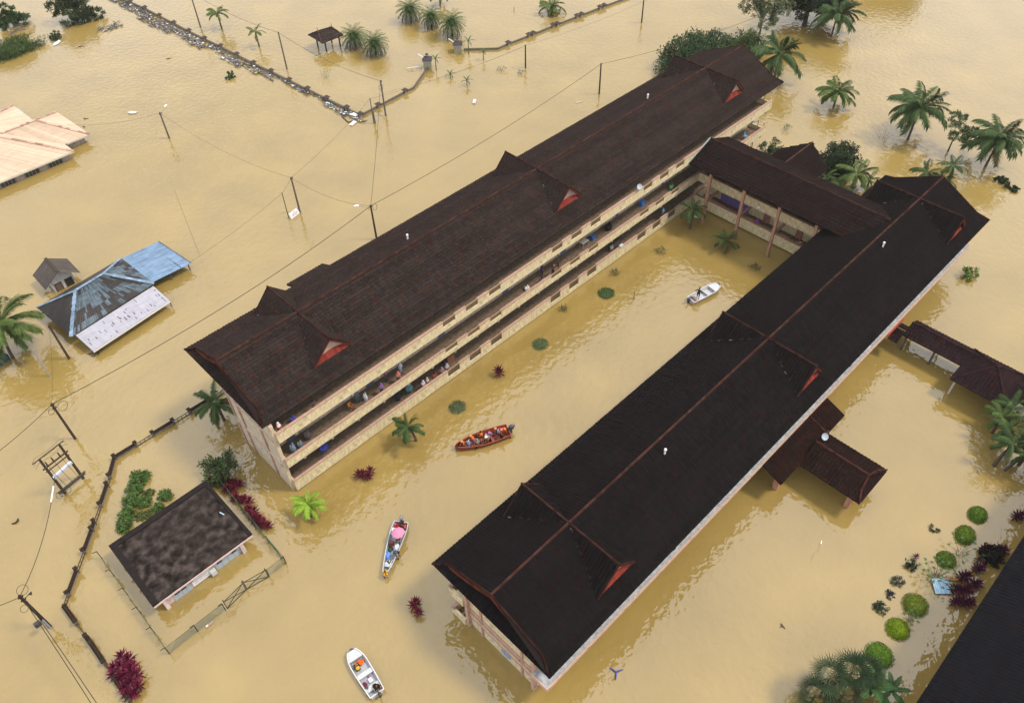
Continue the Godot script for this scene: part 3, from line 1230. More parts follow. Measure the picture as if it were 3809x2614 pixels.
func plaster() -> StandardMaterial3D:
	if mats.has("plaster"):
		return mats["plaster"]
	return mat("plaster", Color.WHITE, 0.9, 0.2, noise_tex(11, 0.03, 256, 0.55, 1.0, Vector2(1.4, 0.6), 5, 0.3), Vector3(0.22, 0.22, 0.22))


func concrete() -> StandardMaterial3D:
	if mats.has("concrete"):
		return mats["concrete"]
	return mat("concrete", Color.WHITE, 0.85, 0.3, noise_tex(21, 0.035, 256, 0.68, 1.0, Vector2.ONE, 5, 0.8), Vector3(0.18, 0.18, 0.18))


func tile_mat(called: String, col: Color) -> StandardMaterial3D:
	if mats.has(called):
		return mats[called]
	return mat(called, col, 0.75, 0.08, noise_tex(31, 0.02, 256, 0.82, 1.0, Vector2.ONE, 4), Vector3(0.06, 0.06, 0.06))


const CREAM := Color(0.62, 0.53, 0.34)
const PINKISH := Color(0.45, 0.29, 0.22)


func parapet(t: Node3D, x0: float, x1: float, zf: float, y0: float, y1: float, gaps: Array, s := 1.0, label := "") -> void:
	# a low wall along x with its outer face at zf; gaps hold the middles of its grilled openings
	var g := Geo.new()
	var zi := zf - s * 0.2
	var low := y0 + 0.58
	g.span(Vector3(x0, y0, zf), Vector3(x1, low, zi), CREAM)
	var x := x0
	for k in gaps + [x1 + 0.8]:
		var e := minf(k - 0.85, x1)
		g.span(Vector3(x, low - 0.002, zf - s * 0.003), Vector3(e, y1, zi + s * 0.003), CREAM)
		piece("coping", Vector3(x - 0.03, y1 - 0.01, zf + s * 0.05), Vector3(e + 0.03, y1 + 0.07, zi - s * 0.05), C(0.40, 0.26, 0.2), plaster(), t)
		x = k + 0.85
	obj("parapet_wall", g, plaster(), t)
	if gaps.is_empty():
		return
	var gr := Geo.new()
	for i in 4:
		gr.box(Vector3(0, low + 0.1 + i * (y1 - low - 0.12) / 3.0, zf - s * 0.1), Vector3(1.7, 0.045, 0.045), C(0.16, 0.11, 0.07))
	for i in 7:
		gr.box(Vector3(-0.8 + i * 0.267, (low + y1) / 2, zf - s * 0.1), Vector3(0.035, y1 - low, 0.035), C(0.16, 0.11, 0.07))
	gr.box(Vector3(0, y1 + 0.0, zf - s * 0.1), Vector3(1.75, 0.06, 0.1), C(0.30, 0.2, 0.13))
	var m := gr.mesh()
	for k in gaps:
		put("grille", m, mat("bark", Color.WHITE, 0.95, 0.1), t, Transform3D(Basis.IDENTITY, Vector3(k, 0, 0)))


func wall_openings(t: Node3D, x0: float, x1: float, z: float, floors: Array) -> void:
	# doors and louvre windows on a corridor's back wall, which faces +z
	var dm := Geo.new()
	dm.box(Vector3(0, 1.05, 0.03), Vector3(0.95, 2.1, 0.06), C(0.12, 0.15, 0.24))
	dm.box(Vector3(0, 1.05, 0.065), Vector3(0.75, 1.8, 0.02), C(0.10, 0.12, 0.2))
	dm.box(Vector3(0.38, 1.0, 0.08), Vector3(0.05, 0.12, 0.05), C(0.3, 0.3, 0.3))
	var wn := Geo.new()
	wn.box(Vector3(0, 1.5, 0.02), Vector3(1.5, 1.2, 0.04), C(0.02, 0.025, 0.03))
	for i in 7:
		wn.box(Vector3(0, 0.98 + i * 0.17, 0.05), Vector3(1.44, 0.015, 0.1), C(0.16, 0.2, 0.22), Basis(Vector3.RIGHT, 0.5))
	for s in [-0.75, 0.0, 0.75]:
		wn.box(Vector3(s, 1.5, 0.05), Vector3(0.06, 1.26, 0.08), C(0.32, 0.3, 0.26))
	wn.box(Vector3(0, 0.88, 0.07), Vector3(1.6, 0.06, 0.16), C(0.42, 0.36, 0.26))
	var a := dm.mesh()
	var b := wn.mesh()
	for y in floors:
		var k := 0
		var x := x0 + 1.6
		while x < x1 - 1:
			if k % 3 == 0:
				put("door", a, mat("wood", Color.WHITE, 0.9, 0.08), t, Transform3D(Basis.IDENTITY, Vector3(x, y, z)))
			else:
				put("window", b, mat("wood", Color.WHITE, 0.9, 0.08), t, Transform3D(Basis.IDENTITY, Vector3(x, y, z)))
			x += 3.23
			k += 1


func school_a() -> void:
	var t := thing("school_block", "long three-storey school block with open balconies, brown tiled roof and three dormers", "school building")
	var w := Geo.new()
	w.span(Vector3(14.9, -4, -55.6), Vector3(97.3, 10.2, -49.3), C(0.55, 0.47, 0.36))
	w.span(Vector3(21, -4, -59.4), Vector3(97.2, 9.9, -55.6), C(0.5, 0.44, 0.34))
	w.span(Vector3(14.9, -4, -49.3), Vector3(15.25, 10.0, -47.45), C(0.55, 0.47, 0.36))
	obj("wall", w, plaster(), t)
	for y in [3.85, 7.65]:
		piece("pink_band", Vector3(14.8, y - 0.17, -55.6), Vector3(14.92, y + 0.17, -47.4), PINKISH, plaster(), t)
		piece("pale_band", Vector3(14.74, y + 0.2, -55.6), Vector3(14.93, y + 0.32, -47.4), C(0.5, 0.42, 0.33), plaster(), t)
	for z in [-49.6, -53.7, -55.45]:
		piece("pilaster", Vector3(14.77, -3.8, z - 0.12), Vector3(14.94, 10.1, z + 0.12), PINKISH, plaster(), t)
	var xe := [94.75, 95.0, 95.2]
	var fy := [0.45, 4.1, 7.9]
	var pb := [0.12, 3.9, 7.7]
	var pt := [1.65, 5.05, 8.98]
	var sets := [[35.75, 38.95, 42.2, 51.9, 55.15, 58.4, 68.0, 71.1, 74.3], [35.75, 38.98, 42.25, 51.95, 55.15, 58.4, 68.0, 71.1, 74.3], [35.8, 39.0, 42.3, 52.0, 55.2, 58.5, 68.1, 71.3, 74.5]]
	for k in 3:
		var s := Geo.new()
		s.span(Vector3(15.1, fy[k] - 0.28, -49.3), Vector3(xe[k], fy[k], -46.95), C(0.17, 0.125, 0.09))
		for i in 25:
			if k > 0 and 17.0 + i * 3.23 < xe[k]:
				s.box(Vector3(17.0 + i * 3.23, fy[k] - 0.5, -48.1), Vector3(0.25, 0.46, 2.3), C(0.42, 0.36, 0.26))
		obj("floor_slab", s, concrete(), t)
		parapet(t, 15.1, xe[k], -46.75, pb[k], pt[k], sets[k])
		piece("balcony_end_wall", Vector3(15.1, pb[k], -49.2), Vector3(15.3, pt[k] - 0.1, -46.96), CREAM, plaster(), t)
		var e := Geo.new()
		e.span(Vector3(xe[k] - 0.2, pb[k], -49.2), Vector3(xe[k], pt[k] - 0.35, -46.96), CREAM)
		for q in [-48.9, -47.9, -46.98]:
			e.span(Vector3(xe[k] - 0.16, pb[k] + 0.5, q - 0.12), Vector3(xe[k] - 0.04, pt[k] + 0.5, q), CREAM)
		e.bar(Vector3(xe[k] - 0.1, pt[k] - 0.3, -48.9), Vector3(xe[k] - 0.1, pt[k] + 0.5, -47.9), 0.08, 0.08, C(0.6, 0.6, 0.6))
		obj("balcony_end_wall", e, plaster(), t)
	wall_openings(t, 15.5, 95, -49.3, fy)
	var col := Geo.new()
	col.box(Vector3(15.0, 2, -47.25), Vector3(0.32, 16, 0.36), C(0.55, 0.45, 0.33))
	obj("corner_column", col, plaster(), t)
	block_roof(t, 14.3, 98.0, -54.05, 6.85, 10.3, 13.52, [23.5, 56.2, 88.6], 5.0, tile_mat("tiles_a", C(0.04, 0.029, 0.027)), 0.1)
	# the roof carried further down over the stair at the back
	shed_roof(t, Vector3(26.9, 9.55, -62.5), Vector3.RIGHT, Vector3(0, 0.47, 1).normalized(), PackedVector2Array([Vector2(0, 0), Vector2(4.6, 0), Vector2(4.6, 1.9), Vector2(0, 1.9)]), tile_mat("tiles_a", Color.WHITE), C_dark())
	var bw := Geo.new()
	bw.span(Vector3(27.3, -4, -62.0), Vector3(31.1, 9.3, -59.4), C(0.5, 0.44, 0.34))
	obj("stair_wall", bw, plaster(), t)
	pipe_vent("white vent pipe on the far slope of the long balcony block, near its first dormer", Vector3(38.4, 12.65, -55.75))
	pipe_vent("white vent pipe on the balcony block's far slope, between second and third dormers", Vector3(77.85, 12.95, -55.2))
	dish("grey-white satellite dish on the top balcony parapet of the long block", Vector3(66.2, 9.0, -46.7), 0.34, Vector3(-0.3, 0.65, 0.7))


func C_dark() -> Color:
	return Color(0.03, 0.022, 0.02)


func pipe_vent(label: String, at: Vector3) -> void:
	var t := thing("vent_pipe", label, "vent pipe", at)
	var g := Geo.new()
	g.tube([Vector3(0, -0.1, 0), Vector3(0, 0.62, 0)], [0.09, 0.09], 8, C(0.7, 0.72, 0.76))
	obj("pipe", g, mat("satin", Color.WHITE, 0.45, 0.5), t, true)
	var k := Geo.new()
	k.tube([Vector3(0, 0.6, 0), Vector3(0, 0.74, 0)], [0.14, 0.12], 8, C(0.6, 0.62, 0.66))
	obj("cap", k, mat("satin", Color.WHITE, 0.45, 0.5), t, true)


func dish(label: String, at: Vector3, r: float, n: Vector3) -> void:
	var t := thing("satellite_dish", label, "satellite dish", at)
	n = n.normalized()
	var u := n.cross(Vector3.UP).normalized()
	var b := Basis(u, n, u.cross(n))
	var g := Geo.new()
	for j in 5:
		for i in 20:
			var q := []
			for e in [[j, i], [j, i + 1], [j + 1, i + 1], [j + 1, i]]:
				var f: float = e[0] / 5.0
				var a: float = TAU * e[1] / 20
				q.append(Vector3(0, 0.6, 0) + b * Vector3(cos(a) * f * r, 0.18 * f * f * r * 2, sin(a) * f * r))
			g.quad(q[0], q[3], q[2], q[1], C(0.3, 0.35, 0.41))
	obj("reflector", g, mat("satin", Color.WHITE, 0.45, 0.5), t)
	var m := Geo.new()
	m.tube([Vector3.ZERO, Vector3(0, 0.6, 0)], [0.04, 0.035], 6, C(0.2, 0.2, 0.2))
	m.tube([Vector3(0, 0.6, 0) - b.z * r * 0.9, Vector3(0, 0.6, 0) + n * r * 0.9], [0.015, 0.015], 5, C(0.2, 0.2, 0.2))
	m.ell(Vector3(0, 0.6, 0) + n * r * 0.9, Vector3.ONE * 0.06, C(0.3, 0.3, 0.3), 6, 5)
	obj("mount", m, mat("satin", Color.WHITE, 0.45, 0.5), t)


func school_b() -> void:
	var t := thing("school_block", "long black-roofed school block standing low in the water with white ledge under its eave", "school building")
	var w := Geo.new()
	w.span(Vector3(17.9, -4, -24.9), Vector3(92.4, 6.6, -17.1), C(0.6, 0.5, 0.34))
	obj("wall", w, plaster(), t)
	for y in [2.2, 6.2]:
		piece("pale_band", Vector3(17.78, y - 0.22, -24.9), Vector3(17.93, y + 0.22, -17.1), C(0.56, 0.47, 0.34), plaster(), t)
		piece("pink_band", Vector3(17.74, y + 0.24, -24.92), Vector3(17.94, y + 0.38, -17.08), PINKISH, plaster(), t)
	for y in [1.6, 3.1]:
		piece("pink_band", Vector3(17.81, y - 0.1, -24.88), Vector3(17.95, y + 0.1, -17.12), PINKISH, plaster(), t)
	for z in [-23.3, -18.6]:
		piece("pilaster", Vector3(17.77, -3.9, z - 0.11), Vector3(17.96, 6.45, z + 0.11), PINKISH, plaster(), t)
	for z in [-24.85, -17.2]:
		piece("corner_column", Vector3(17.58, -3.95, z - 0.17), Vector3(17.97, 6.46, z + 0.17), C(0.48, 0.31, 0.24), plaster(), t)
	var st := Geo.new()
	st.ell(Vector3(17.84, 0.95, -20.5), Vector3(0.03, 0.5, 0.62), C(0.22, 0.33, 0.5), 10, 6)
	obj("blue_emblem", st, plaster(), t)
	# the concrete ledge along the outer side
	var lg := Geo.new()
	lg.span(Vector3(17.45, 3.42, -17.15), Vector3(91.0, 3.72, -15.5), C(0.38, 0.40, 0.43))
	obj("sun_ledge", lg, concrete(), t)
	piece("ledge_fascia", Vector3(17.45, 3.36, -15.5), Vector3(91.05, 3.8, -15.38), C(0.52, 0.36, 0.29), plaster(), t)
	piece("ledge_fascia", Vector3(17.33, 3.365, -17.1), Vector3(17.45, 3.795, -15.385), C(0.52, 0.36, 0.29), plaster(), t)
	for y in [0.0, 3.75]:
		var s := Geo.new()
		s.span(Vector3(18.2, y - 0.28, -26.6), Vector3(91.0, y, -24.9), C(0.17, 0.125, 0.09))
		obj("floor_slab", s, concrete(), t)
		parapet(t, 17.45, 91.0, -26.7, y - 0.3, y + 1.0, [], -1.0)
		var e := Geo.new()
		e.span(Vector3(17.45, y - 0.3, -26.48), Vector3(17.65, y + 0.95, -25.05), CREAM)
		obj("balcony_end_wall", e, plaster(), t)
	block_roof(t, 17.3, 92.95, -21.75, 6.6, 6.5, 9.72, [26.45, 55.1, 86.4], 5.2, tile_mat("tiles_b", C(0.013, 0.0105, 0.012)), 0.1)
	pipe_vent("white vent pipe on the black roof nearest its first dormer", Vector3(37.55, 9.15, -20.65))
	pipe_vent("white vent pipe on the black roof between its last two dormers", Vector3(76.1, 9.2, -20.75))
	var fr := Geo.new()
	for i in 4:
		fr.bar(Vector3(0, 0.02, 0.1 + 0.2 * (i % 2)), Vector3(1.1 - 0.2 * i, 0.3, 0.45), 0.06, 0.06, C(0.5, 0.52, 0.55))
	lone("broken_window_frame", fr, mat("satin", Color.WHITE, 0.45, 0.5), "broken white window frame dumped on the white ledge of the black-roofed block", "window frame", Vector3(66.2, 3.74, -16.1))
	for e in [[63.6, "dark rag lying on the white ledge beside the broken frame"], [33.9, "long dark stain-soaked rag on the white ledge near the black roof's first dormer"]]:
		blob("dark_rag", e[1], "rag", Vector3(e[0], 3.73, -16.05), Vector3(0.6, 0.08, 0.25), C(0.03, 0.03, 0.03), 0.2)


func school_c() -> void:
	var t := thing("school_block", "third school block, only its plain black roof corner showing behind the clipped bushes", "school building")
	var w := Geo.new()
	w.span(Vector3(8, -4, 7.0), Vector3(74, 6.6, 15.0), C(0.6, 0.5, 0.34))
	obj("wall", w, plaster(), t)
	block_roof(t, 6.0, 76.0, 11.25, 6.6, 6.5, 9.72, [], 5.2, tile_mat("tiles_c", C(0.012, 0.012, 0.016)), 0.05)


func bridge() -> void:
	var t := thing("link_bridge", "two-storey covered bridge on pink columns joining the balcony block to the black-roofed block", "bridge building")
	var z0 := -46.7
	var z1 := -25.2
	var brown := C(0.15, 0.10, 0.07)
	for e in [[0.45, 0.2, 1.68], [4.1, 3.9, 5.2]]:
		var s := Geo.new()
		s.span(Vector3(79.4, e[0] - 0.26, z0), Vector3(82.2, e[0], z1), brown)
		obj("floor_slab", s, concrete(), t)
		for x in [79.3, 82.2]:
			var g := Geo.new()
			g.span(Vector3(x, e[1], z0), Vector3(x + 0.18, e[2], z1), CREAM)
			obj("parapet_wall", g, plaster(), t)
			var c := Geo.new()
			c.span(Vector3(x - 0.05, e[2], z0), Vector3(x + 0.23, e[2] + 0.08, z1), C(0.30, 0.17, 0.12))
			obj("coping", c, plaster(), t)
	for z in [-43.5, -38.55, -33.6, -28.65]:
		for x in [76.8, 84.4]:
			var c := Geo.new()
			c.box(Vector3(x, 2.2, z), Vector3(0.34, 11.7, 0.34), C(0.36, 0.2, 0.14))
			c.box(Vector3(lerpf(x, 79.3, 0.5), 3.7, z), Vector3(absf(79.3 - x) * (1.0 if x < 79 else 0.86), 0.3, 0.26), C(0.24, 0.14, 0.1))
			obj("column", c, plaster(), t)
	for z in [-42.0, -37.3, -32.5]:
		var p := Geo.new()
		p.box(Vector3(82.1, 0.95, z), Vector3(0.14, 1.9, 0.9), C(0.36, 0.17, 0.15))
		obj("pink_pier", p, plaster(), t)
	var a := Vector3(76.4, 7.95, 0)
	var r := Vector3(80.6, 9.6, 0)
	for s in [1.0, -1.0]:
		var o := Vector3(80.6 - s * 4.2, 7.95, z0)
		var v := Vector3(s * 4.2, 1.65, 0)
		var L := v.length()
		shed_roof(t, o, Vector3(0, 0, 1), v / L, PackedVector2Array([Vector2(0, 0), Vector2(z1 - z0 + 0.5, 0), Vector2(z1 - z0 + 3.0, L), Vector2(0, L)]), tile_mat("tiles_d", C(0.02, 0.013, 0.013)), C_dark(), 0.1, 0.42, 0.46)
	var g := Geo.new()
	caps(g, Vector3(80.6, 9.68, z0), Vector3(80.6, 9.68, -22.4), 0.13, C(0.035, 0.018, 0.015))
	obj("ridge_tiles", g, mat("wood", Color.WHITE, 0.9, 0.08), t)
	var bb := Geo.new()
	bb.bar(Vector3(76.35, 7.95, z0 - 0.06), Vector3(80.6, 9.65, z0 - 0.06), 0.08, 0.4, C(0.30, 0.36, 0.34))
	obj("barge_board", bb, mat("wood", Color.WHITE, 0.9, 0.08), t)
	var bn := Geo.new()
	for i in 16:
		var f := i / 16.0
		var x := 82.0 + 0.05 * sin(i * 1.9)
		bn.quad(Vector3(x, 0.5, -44.4 + i * 0.28), Vector3(82.0 + 0.05 * sin(i * 1.9 + 1.9), 0.5, -44.12 + i * 0.28), Vector3(82.0, 1.62, -44.12 + i * 0.28), Vector3(82.0, 1.62, -44.4 + i * 0.28), jit(C(0.14, 0.10, 0.30), 0.12))
	lone("purple_cloth", bn, mat("cloth", Color.WHITE, 0.95, 0.15), "long purple cloth hung along the inside of the bridge's lower parapet", "cloth")
	var lp := Geo.new()
	lp.ell(Vector3(79.2, 4.4, -37.35), Vector3(0.18, 0.18, 0.18), C(0.7, 0.72, 0.75), 10, 6)
	lp.tube([Vector3(79.25, 4.5, -37.35), Vector3(79.25, 4.9, -37.5)], [0.03, 0.03], 5, C(0.2, 0.15, 0.1))
	lone("wall_lamp", lp, mat("satin", Color.WHITE, 0.45, 0.5), "round white lamp fixed to the bridge's upper parapet", "lamp", Vector3.ZERO, 0, "", true)
	var wg := Geo.new()
	wg.box(Vector3(0, 0.05, 0), Vector3(1.0, 0.06, 0.7), C(0.6, 0.58, 0.52))
	lone("pale_board", wg, mat("wood", Color.WHITE, 0.9, 0.08), "pale board afloat at the foot of the bridge's first pink column", "board", Vector3(77.6, 0.02, -44.9), 0.5)
	# gabled roof of the building behind the bridge
	var h := thing("pavilion_house", "small house behind the bridge, only its black gabled roof above water", "house")
	for s in [1.0, -1.0]:
		var v := Vector3(0, 2.0, s * 3.65)
		var L := v.length()
		shed_roof(h, Vector3(86.4, 3.5, -39.62 - s * 3.65), Vector3.RIGHT, v / L, PackedVector2Array([Vector2(0, 0), Vector2(7.5, 0), Vector2(8.7, L), Vector2(-0.6, L)]), tile_mat("tiles_d", Color.WHITE), C_dark(), 0.06)
	var hg := Geo.new()
	caps(hg, Vector3(86, 5.58, -39.62), Vector3(95.0, 5.58, -39.62), 0.12, C(0.05, 0.026, 0.024))
	obj("ridge_tiles", hg, mat("wood", Color.WHITE, 0.9, 0.08), h)
	var hw := Geo.new()
	hw.span(Vector3(87.2, -3, -42.6), Vector3(93.4, 3.6, -36.6), C(0.5, 0.42, 0.3))
	hw.slab([Vector3(93.3, 3.6, -36.6), Vector3(93.3, 3.6, -42.6), Vector3(93.3, 5.3, -39.6)], Vector3(1, 0, 0), 0.15, C(0.5, 0.42, 0.3))
	obj("wall", hw, plaster(), h)


func porch() -> void:
	var t := thing("entrance_porch", "T-shaped tiled porch roof on pink columns at the black-roofed block's outer side", "porch")
	var m := tile_mat("tiles_e", C(0.022, 0.012, 0.011))
	var v := Vector3(0, 1.0, -2.5).normalized()
	shed_roof(t, Vector3(46.7, 2.55, -13.15), Vector3.RIGHT, v, PackedVector2Array([Vector2(0, 0), Vector2(11.6, 0), Vector2(11.6, 2.55), Vector2(0, 2.55)]), m, C_dark(), 0.3)
	var g := Geo.new()
	caps(g, Vector3(46.7, 3.58, -15.55), Vector3(58.3, 3.58, -15.55), 0.14, C(0.07, 0.02, 0.017))
	caps(g, Vector3(54.9, 3.58, -15.5), Vector3(54.9, 2.68, -13.2), 0.11, C(0.045, 0.018, 0.016))
	for s in [1.0, -1.0]:
		var w := Vector3(s * 2.6, 1.1, 0)
		var L := w.length()
		shed_roof(t, Vector3(52.6 - s * 2.6, 2.35, -13.3), Vector3(0, 0, 1), w / L, PackedVector2Array([Vector2(0, 0), Vector2(6.3, 0), Vector2(5.5, L), Vector2(0, L)]), m, C_dark(), 0.1)
		caps(g, Vector3(52.6 + s * 2.6, 2.45, -7.0), Vector3(52.6 + s * 1.5, 2.95, -7.55), 0.1, C(0.045, 0.017, 0.015))
		caps(g, Vector3(52.6 + s * 1.5, 2.95, -7.55), Vector3(52.6, 3.55, -7.75), 0.1, C(0.05, 0.017, 0.015))
	caps(g, Vector3(52.6, 3.52, -13.3), Vector3(52.6, 3.52, -7.7), 0.13, C(0.045, 0.018, 0.015))
	caps(g, Vector3(50.0, 2.5, -13.25), Vector3(55.2, 2.75, -13.25), 0.12, C(0.05, 0.017, 0.015))
	obj("ridge_tiles", g, mat("wood", Color.WHITE, 0.9, 0.08), t)
	shed_roof(t, Vector3(50.0, 2.3, -6.95), Vector3.RIGHT, Vector3(0, 0.45, -1).normalized(), PackedVector2Array([Vector2(0, 0), Vector2(5.2, 0), Vector2(4.2, 1.1), Vector2(1.0, 1.1)]), m, C_dark(), 0.1)
	for p in [Vector3(47.9, 0, -13.9), Vector3(57.2, 0, -13.9), Vector3(50.85, 0, -8.0), Vector3(54.4, 0, -8.0)]:
		var c := Geo.new()
		c.box(p + Vector3(0, -0.4, 0), Vector3(0.5, 5.4, 0.5), C(0.46, 0.24, 0.17))
		obj("column", c, plaster(), t)
	piece("ceiling_beam", Vector3(47.5, 1.9, -15.2), Vector3(57.6, 2.3, -13.6), C(0.3, 0.2, 0.15), plaster(), t)
	piece("ceiling_beam", Vector3(50.6, 1.9, -13.5), Vector3(54.7, 2.2, -7.8), C(0.3, 0.2, 0.15), plaster(), t)
	dish("pale blue-grey satellite dish on the T-shaped porch roof", Vector3(53.6, 3.0, -13.0), 0.36, Vector3(-0.35, 0.7, 0.6))


func walkway() -> void:
	var t := thing("covered_walkway", "covered walkway with dark red gabled tile roof leading away from the black-roofed block", "walkway")
	var m := tile_mat("tiles_f", C(0.03, 0.017, 0.02))
	var g := Geo.new()
	for s in [1.0, -1.0]:
		var v := Vector3(s * 1.6, 0.85, 0)
		var L := v.length()
		shed_roof(t, Vector3(74.7 - s * 1.6, 2.2, -14.4), Vector3(0, 0, 1), v / L, PackedVector2Array([Vector2(0, 0), Vector2(8.4, 0), Vector2(8.4, L), Vector2(0, L)]), m, C_dark(), 0.12)
		shed_roof(t, Vector3(73.2 - s * 1.6, 2.15, -15.4), Vector3(0, 0, 1), v / L, PackedVector2Array([Vector2(0, 0), Vector2(1.1, 0), Vector2(1.1, L * 0.9), Vector2(0, L * 0.9)]), m, C_dark(), 0.12)
	caps(g, Vector3(74.7, 3.1, -14.4), Vector3(74.7, 3.1, -6.0), 0.12, C(0.028, 0.014, 0.015))
	obj("ridge_tiles", g, mat("wood", Color.WHITE, 0.9, 0.08), t)
	for z in [-14.0, -10.8]:
		for x in [73.4, 76.0]:
			var c := Geo.new()
			c.box(Vector3(x, -0.6, z), Vector3(0.22, 5.4, 0.22), C(0.1, 0.08, 0.07))
			obj("post", c, mat("wood", Color.WHITE, 0.9, 0.08), t)
	var rw := Geo.new()
	rw.box(Vector3(72.6, 3.15, -15.32), Vector3(3.6, 0.45, 0.08), C(0.30, 0.06, 0.06))
	obj("red_fascia", rw, mat("wood", Color.WHITE, 0.9, 0.08), t)
	var p := thing("gazebo", "square gazebo with dark red pyramid tile roof at the covered walkway's end", "gazebo")
	var cx := 73.35
	var cz := -4.95
	var hw := 2.95
	var rg := Geo.new()
	for k in 4:
		var b := Basis(Vector3.UP, k * PI / 2)
		var v := b * Vector3(0, 1.9, -hw)
		var L := v.length()
		shed_roof(p, Vector3(cx, 2.3, cz) + b * Vector3(-hw, 0, hw), b * Vector3.RIGHT, v / L, PackedVector2Array([Vector2(0, 0), Vector2(hw * 2, 0), Vector2(hw, L)]), m, C_dark(), 0.12)
		caps(rg, Vector3(cx, 2.38, cz) + b * Vector3(-hw, 0, hw), Vector3(cx, 4.28, cz), 0.11, C(0.03, 0.014, 0.015))
		var c := Geo.new()
		c.box(Vector3(cx, -0.4, cz) + b * Vector3(-hw + 0.5, 0, hw - 0.5), Vector3(0.2, 5.2, 0.2), C(0.4, 0.38, 0.36))
		obj("post", c, mat("wood", Color.WHITE, 0.9, 0.08), p)
	obj("ridge_tiles", rg, mat("wood", Color.WHITE, 0.9, 0.08), p)
	var t2 := thing("covered_walkway", "short piece of covered walkway roof beyond the pyramid-roofed gazebo", "walkway")
	for s in [1.0, -1.0]:
		var v := Vector3(s * 1.6, 0.85, 0)
		var L := v.length()
		shed_roof(t2, Vector3(73.9 - s * 1.6, 2.15, -3.0), Vector3(0, 0, 1), v / L, PackedVector2Array([Vector2(0, 0), Vector2(9, 0), Vector2(9, L), Vector2(0, L)]), m, C_dark(), 0.12)



func guard_house() -> void:
	var t := thing("pump_house", "flat-roofed pink pump house inside the green wire fence", "building")
	var g := Geo.new()
	var y := 1.95
	g.span(Vector3(-0.75, y - 0.14, -52.7), Vector3(9.08, y, -44.52), C(0.075, 0.06, 0.058))
	var rm := mat("mossy_slab", Color.WHITE, 0.95, 0.1, noise_tex(41, 0.02, 512, 0.3, 1.0, Vector2.ONE, 6, 1.1), Vector3(0.085, 0.085, 0.085))
	obj("roof_slab", g, rm, t)
	var k := Geo.new()
	k.span(Vector3(-0.76, y - 0.16, -52.71), Vector3(9.09, y + 0.12, -52.15), C(0.014, 0.011, 0.008))
	k.span(Vector3(-0.76, y - 0.16, -52.15), Vector3(-0.2, y + 0.12, -44.51), C(0.014, 0.011, 0.008))
	k.span(Vector3(8.75, y - 0.16, -52.15), Vector3(9.09, y + 0.12, -44.51), C(0.014, 0.011, 0.008))
	obj("roof_kerb", k, concrete(), t)
	var f := Geo.new()
	f.span(Vector3(-0.72, y - 0.34, -44.54), Vector3(9.05, y - 0.15, -44.46), C(0.62, 0.47, 0.44))
	obj("eave_fascia", f, plaster(), t)
	var w := Geo.new()
	w.span(Vector3(0.15, -3, -52.0), Vector3(7.95, y - 0.15, -44.95), C(0.62, 0.48, 0.46))
	obj("wall", w, plaster(), t)
	for x in [0.2, 7.85]:
		var c := Geo.new()
		c.box(Vector3(x, -0.6, -44.8), Vector3(0.36, 4.8, 0.4), C(0.62, 0.5, 0.49))
		obj("pillar", c, plaster(), t)
	for e in [[0.95, 2.6], [5.1, 7.65]]:
		var p := Geo.new()
		p.span(Vector3(e[0], -2, -44.95), Vector3(e[1], 1.45, -44.88), C(0.30, 0.36, 0.42))
		for i in 3:
			p.box(Vector3(lerpf(e[0], e[1], (i + 1) / 4.0), 0.3, -44.87), Vector3(0.03, 2.4, 0.03), C(0.22, 0.27, 0.32))
		obj("steel_shutter_door", p, mat("satin", Color.WHITE, 0.45, 0.5), t)
		for x in [e[0] + 0.45, e[1] - 0.6]:
			var v := Geo.new()
			v.box(Vector3(x, 0.95, -44.86), Vector3(0.5, 0.3, 0.04), C(0.02, 0.02, 0.025))
			for i in 3:
				v.box(Vector3(x, 0.86 + i * 0.09, -44.83), Vector3(0.5, 0.02, 0.04), C(0.06, 0.06, 0.07))
			obj("vent", v, mat("satin", Color.WHITE, 0.45, 0.5), t)
	var s := Geo.new()
	s.box(Vector3(3.65, 0.55, -44.88), Vector3(1.75, 0.85, 0.05), C(0.62, 0.63, 0.66))
	for i in 2:
		for j in 14:
			s.box(Vector3(2.95 + j * 0.11, 0.75 - i * 0.28, -44.85), Vector3(0.07 if j % 4 else 0.03, 0.12, 0.01), C(0.25, 0.27, 0.3))
	obj("sign_board", s, mat("satin", Color.WHITE, 0.45, 0.5), t)
	var bx := Geo.new()
	bx.box(Vector3(4.72, 0.5, -44.68), Vector3(0.5, 0.6, 0.45), C(0.42, 0.44, 0.44))
	obj("meter_box", bx, mat("satin", Color.WHITE, 0.45, 0.5), t)
	var b2 := Geo.new()
	b2.box(Vector3(2.72, 1.15, -44.86), Vector3(0.42, 0.34, 0.08), C(0.03, 0.03, 0.035))
	obj("louvre", b2, mat("satin", Color.WHITE, 0.45, 0.5), t)
	var pp := Geo.new()
	pp.tube([Vector3(8.2, y + 0.05, -48.6), Vector3(8.35, y + 0.05, -48.1)], [0.05, 0.05], 7, C(0.4, 0.5, 0.6))
	lone("pale_pipe", pp, mat("satin", Color.WHITE, 0.45, 0.5), "short pale blue pipe lying on the pump house roof", "pipe")


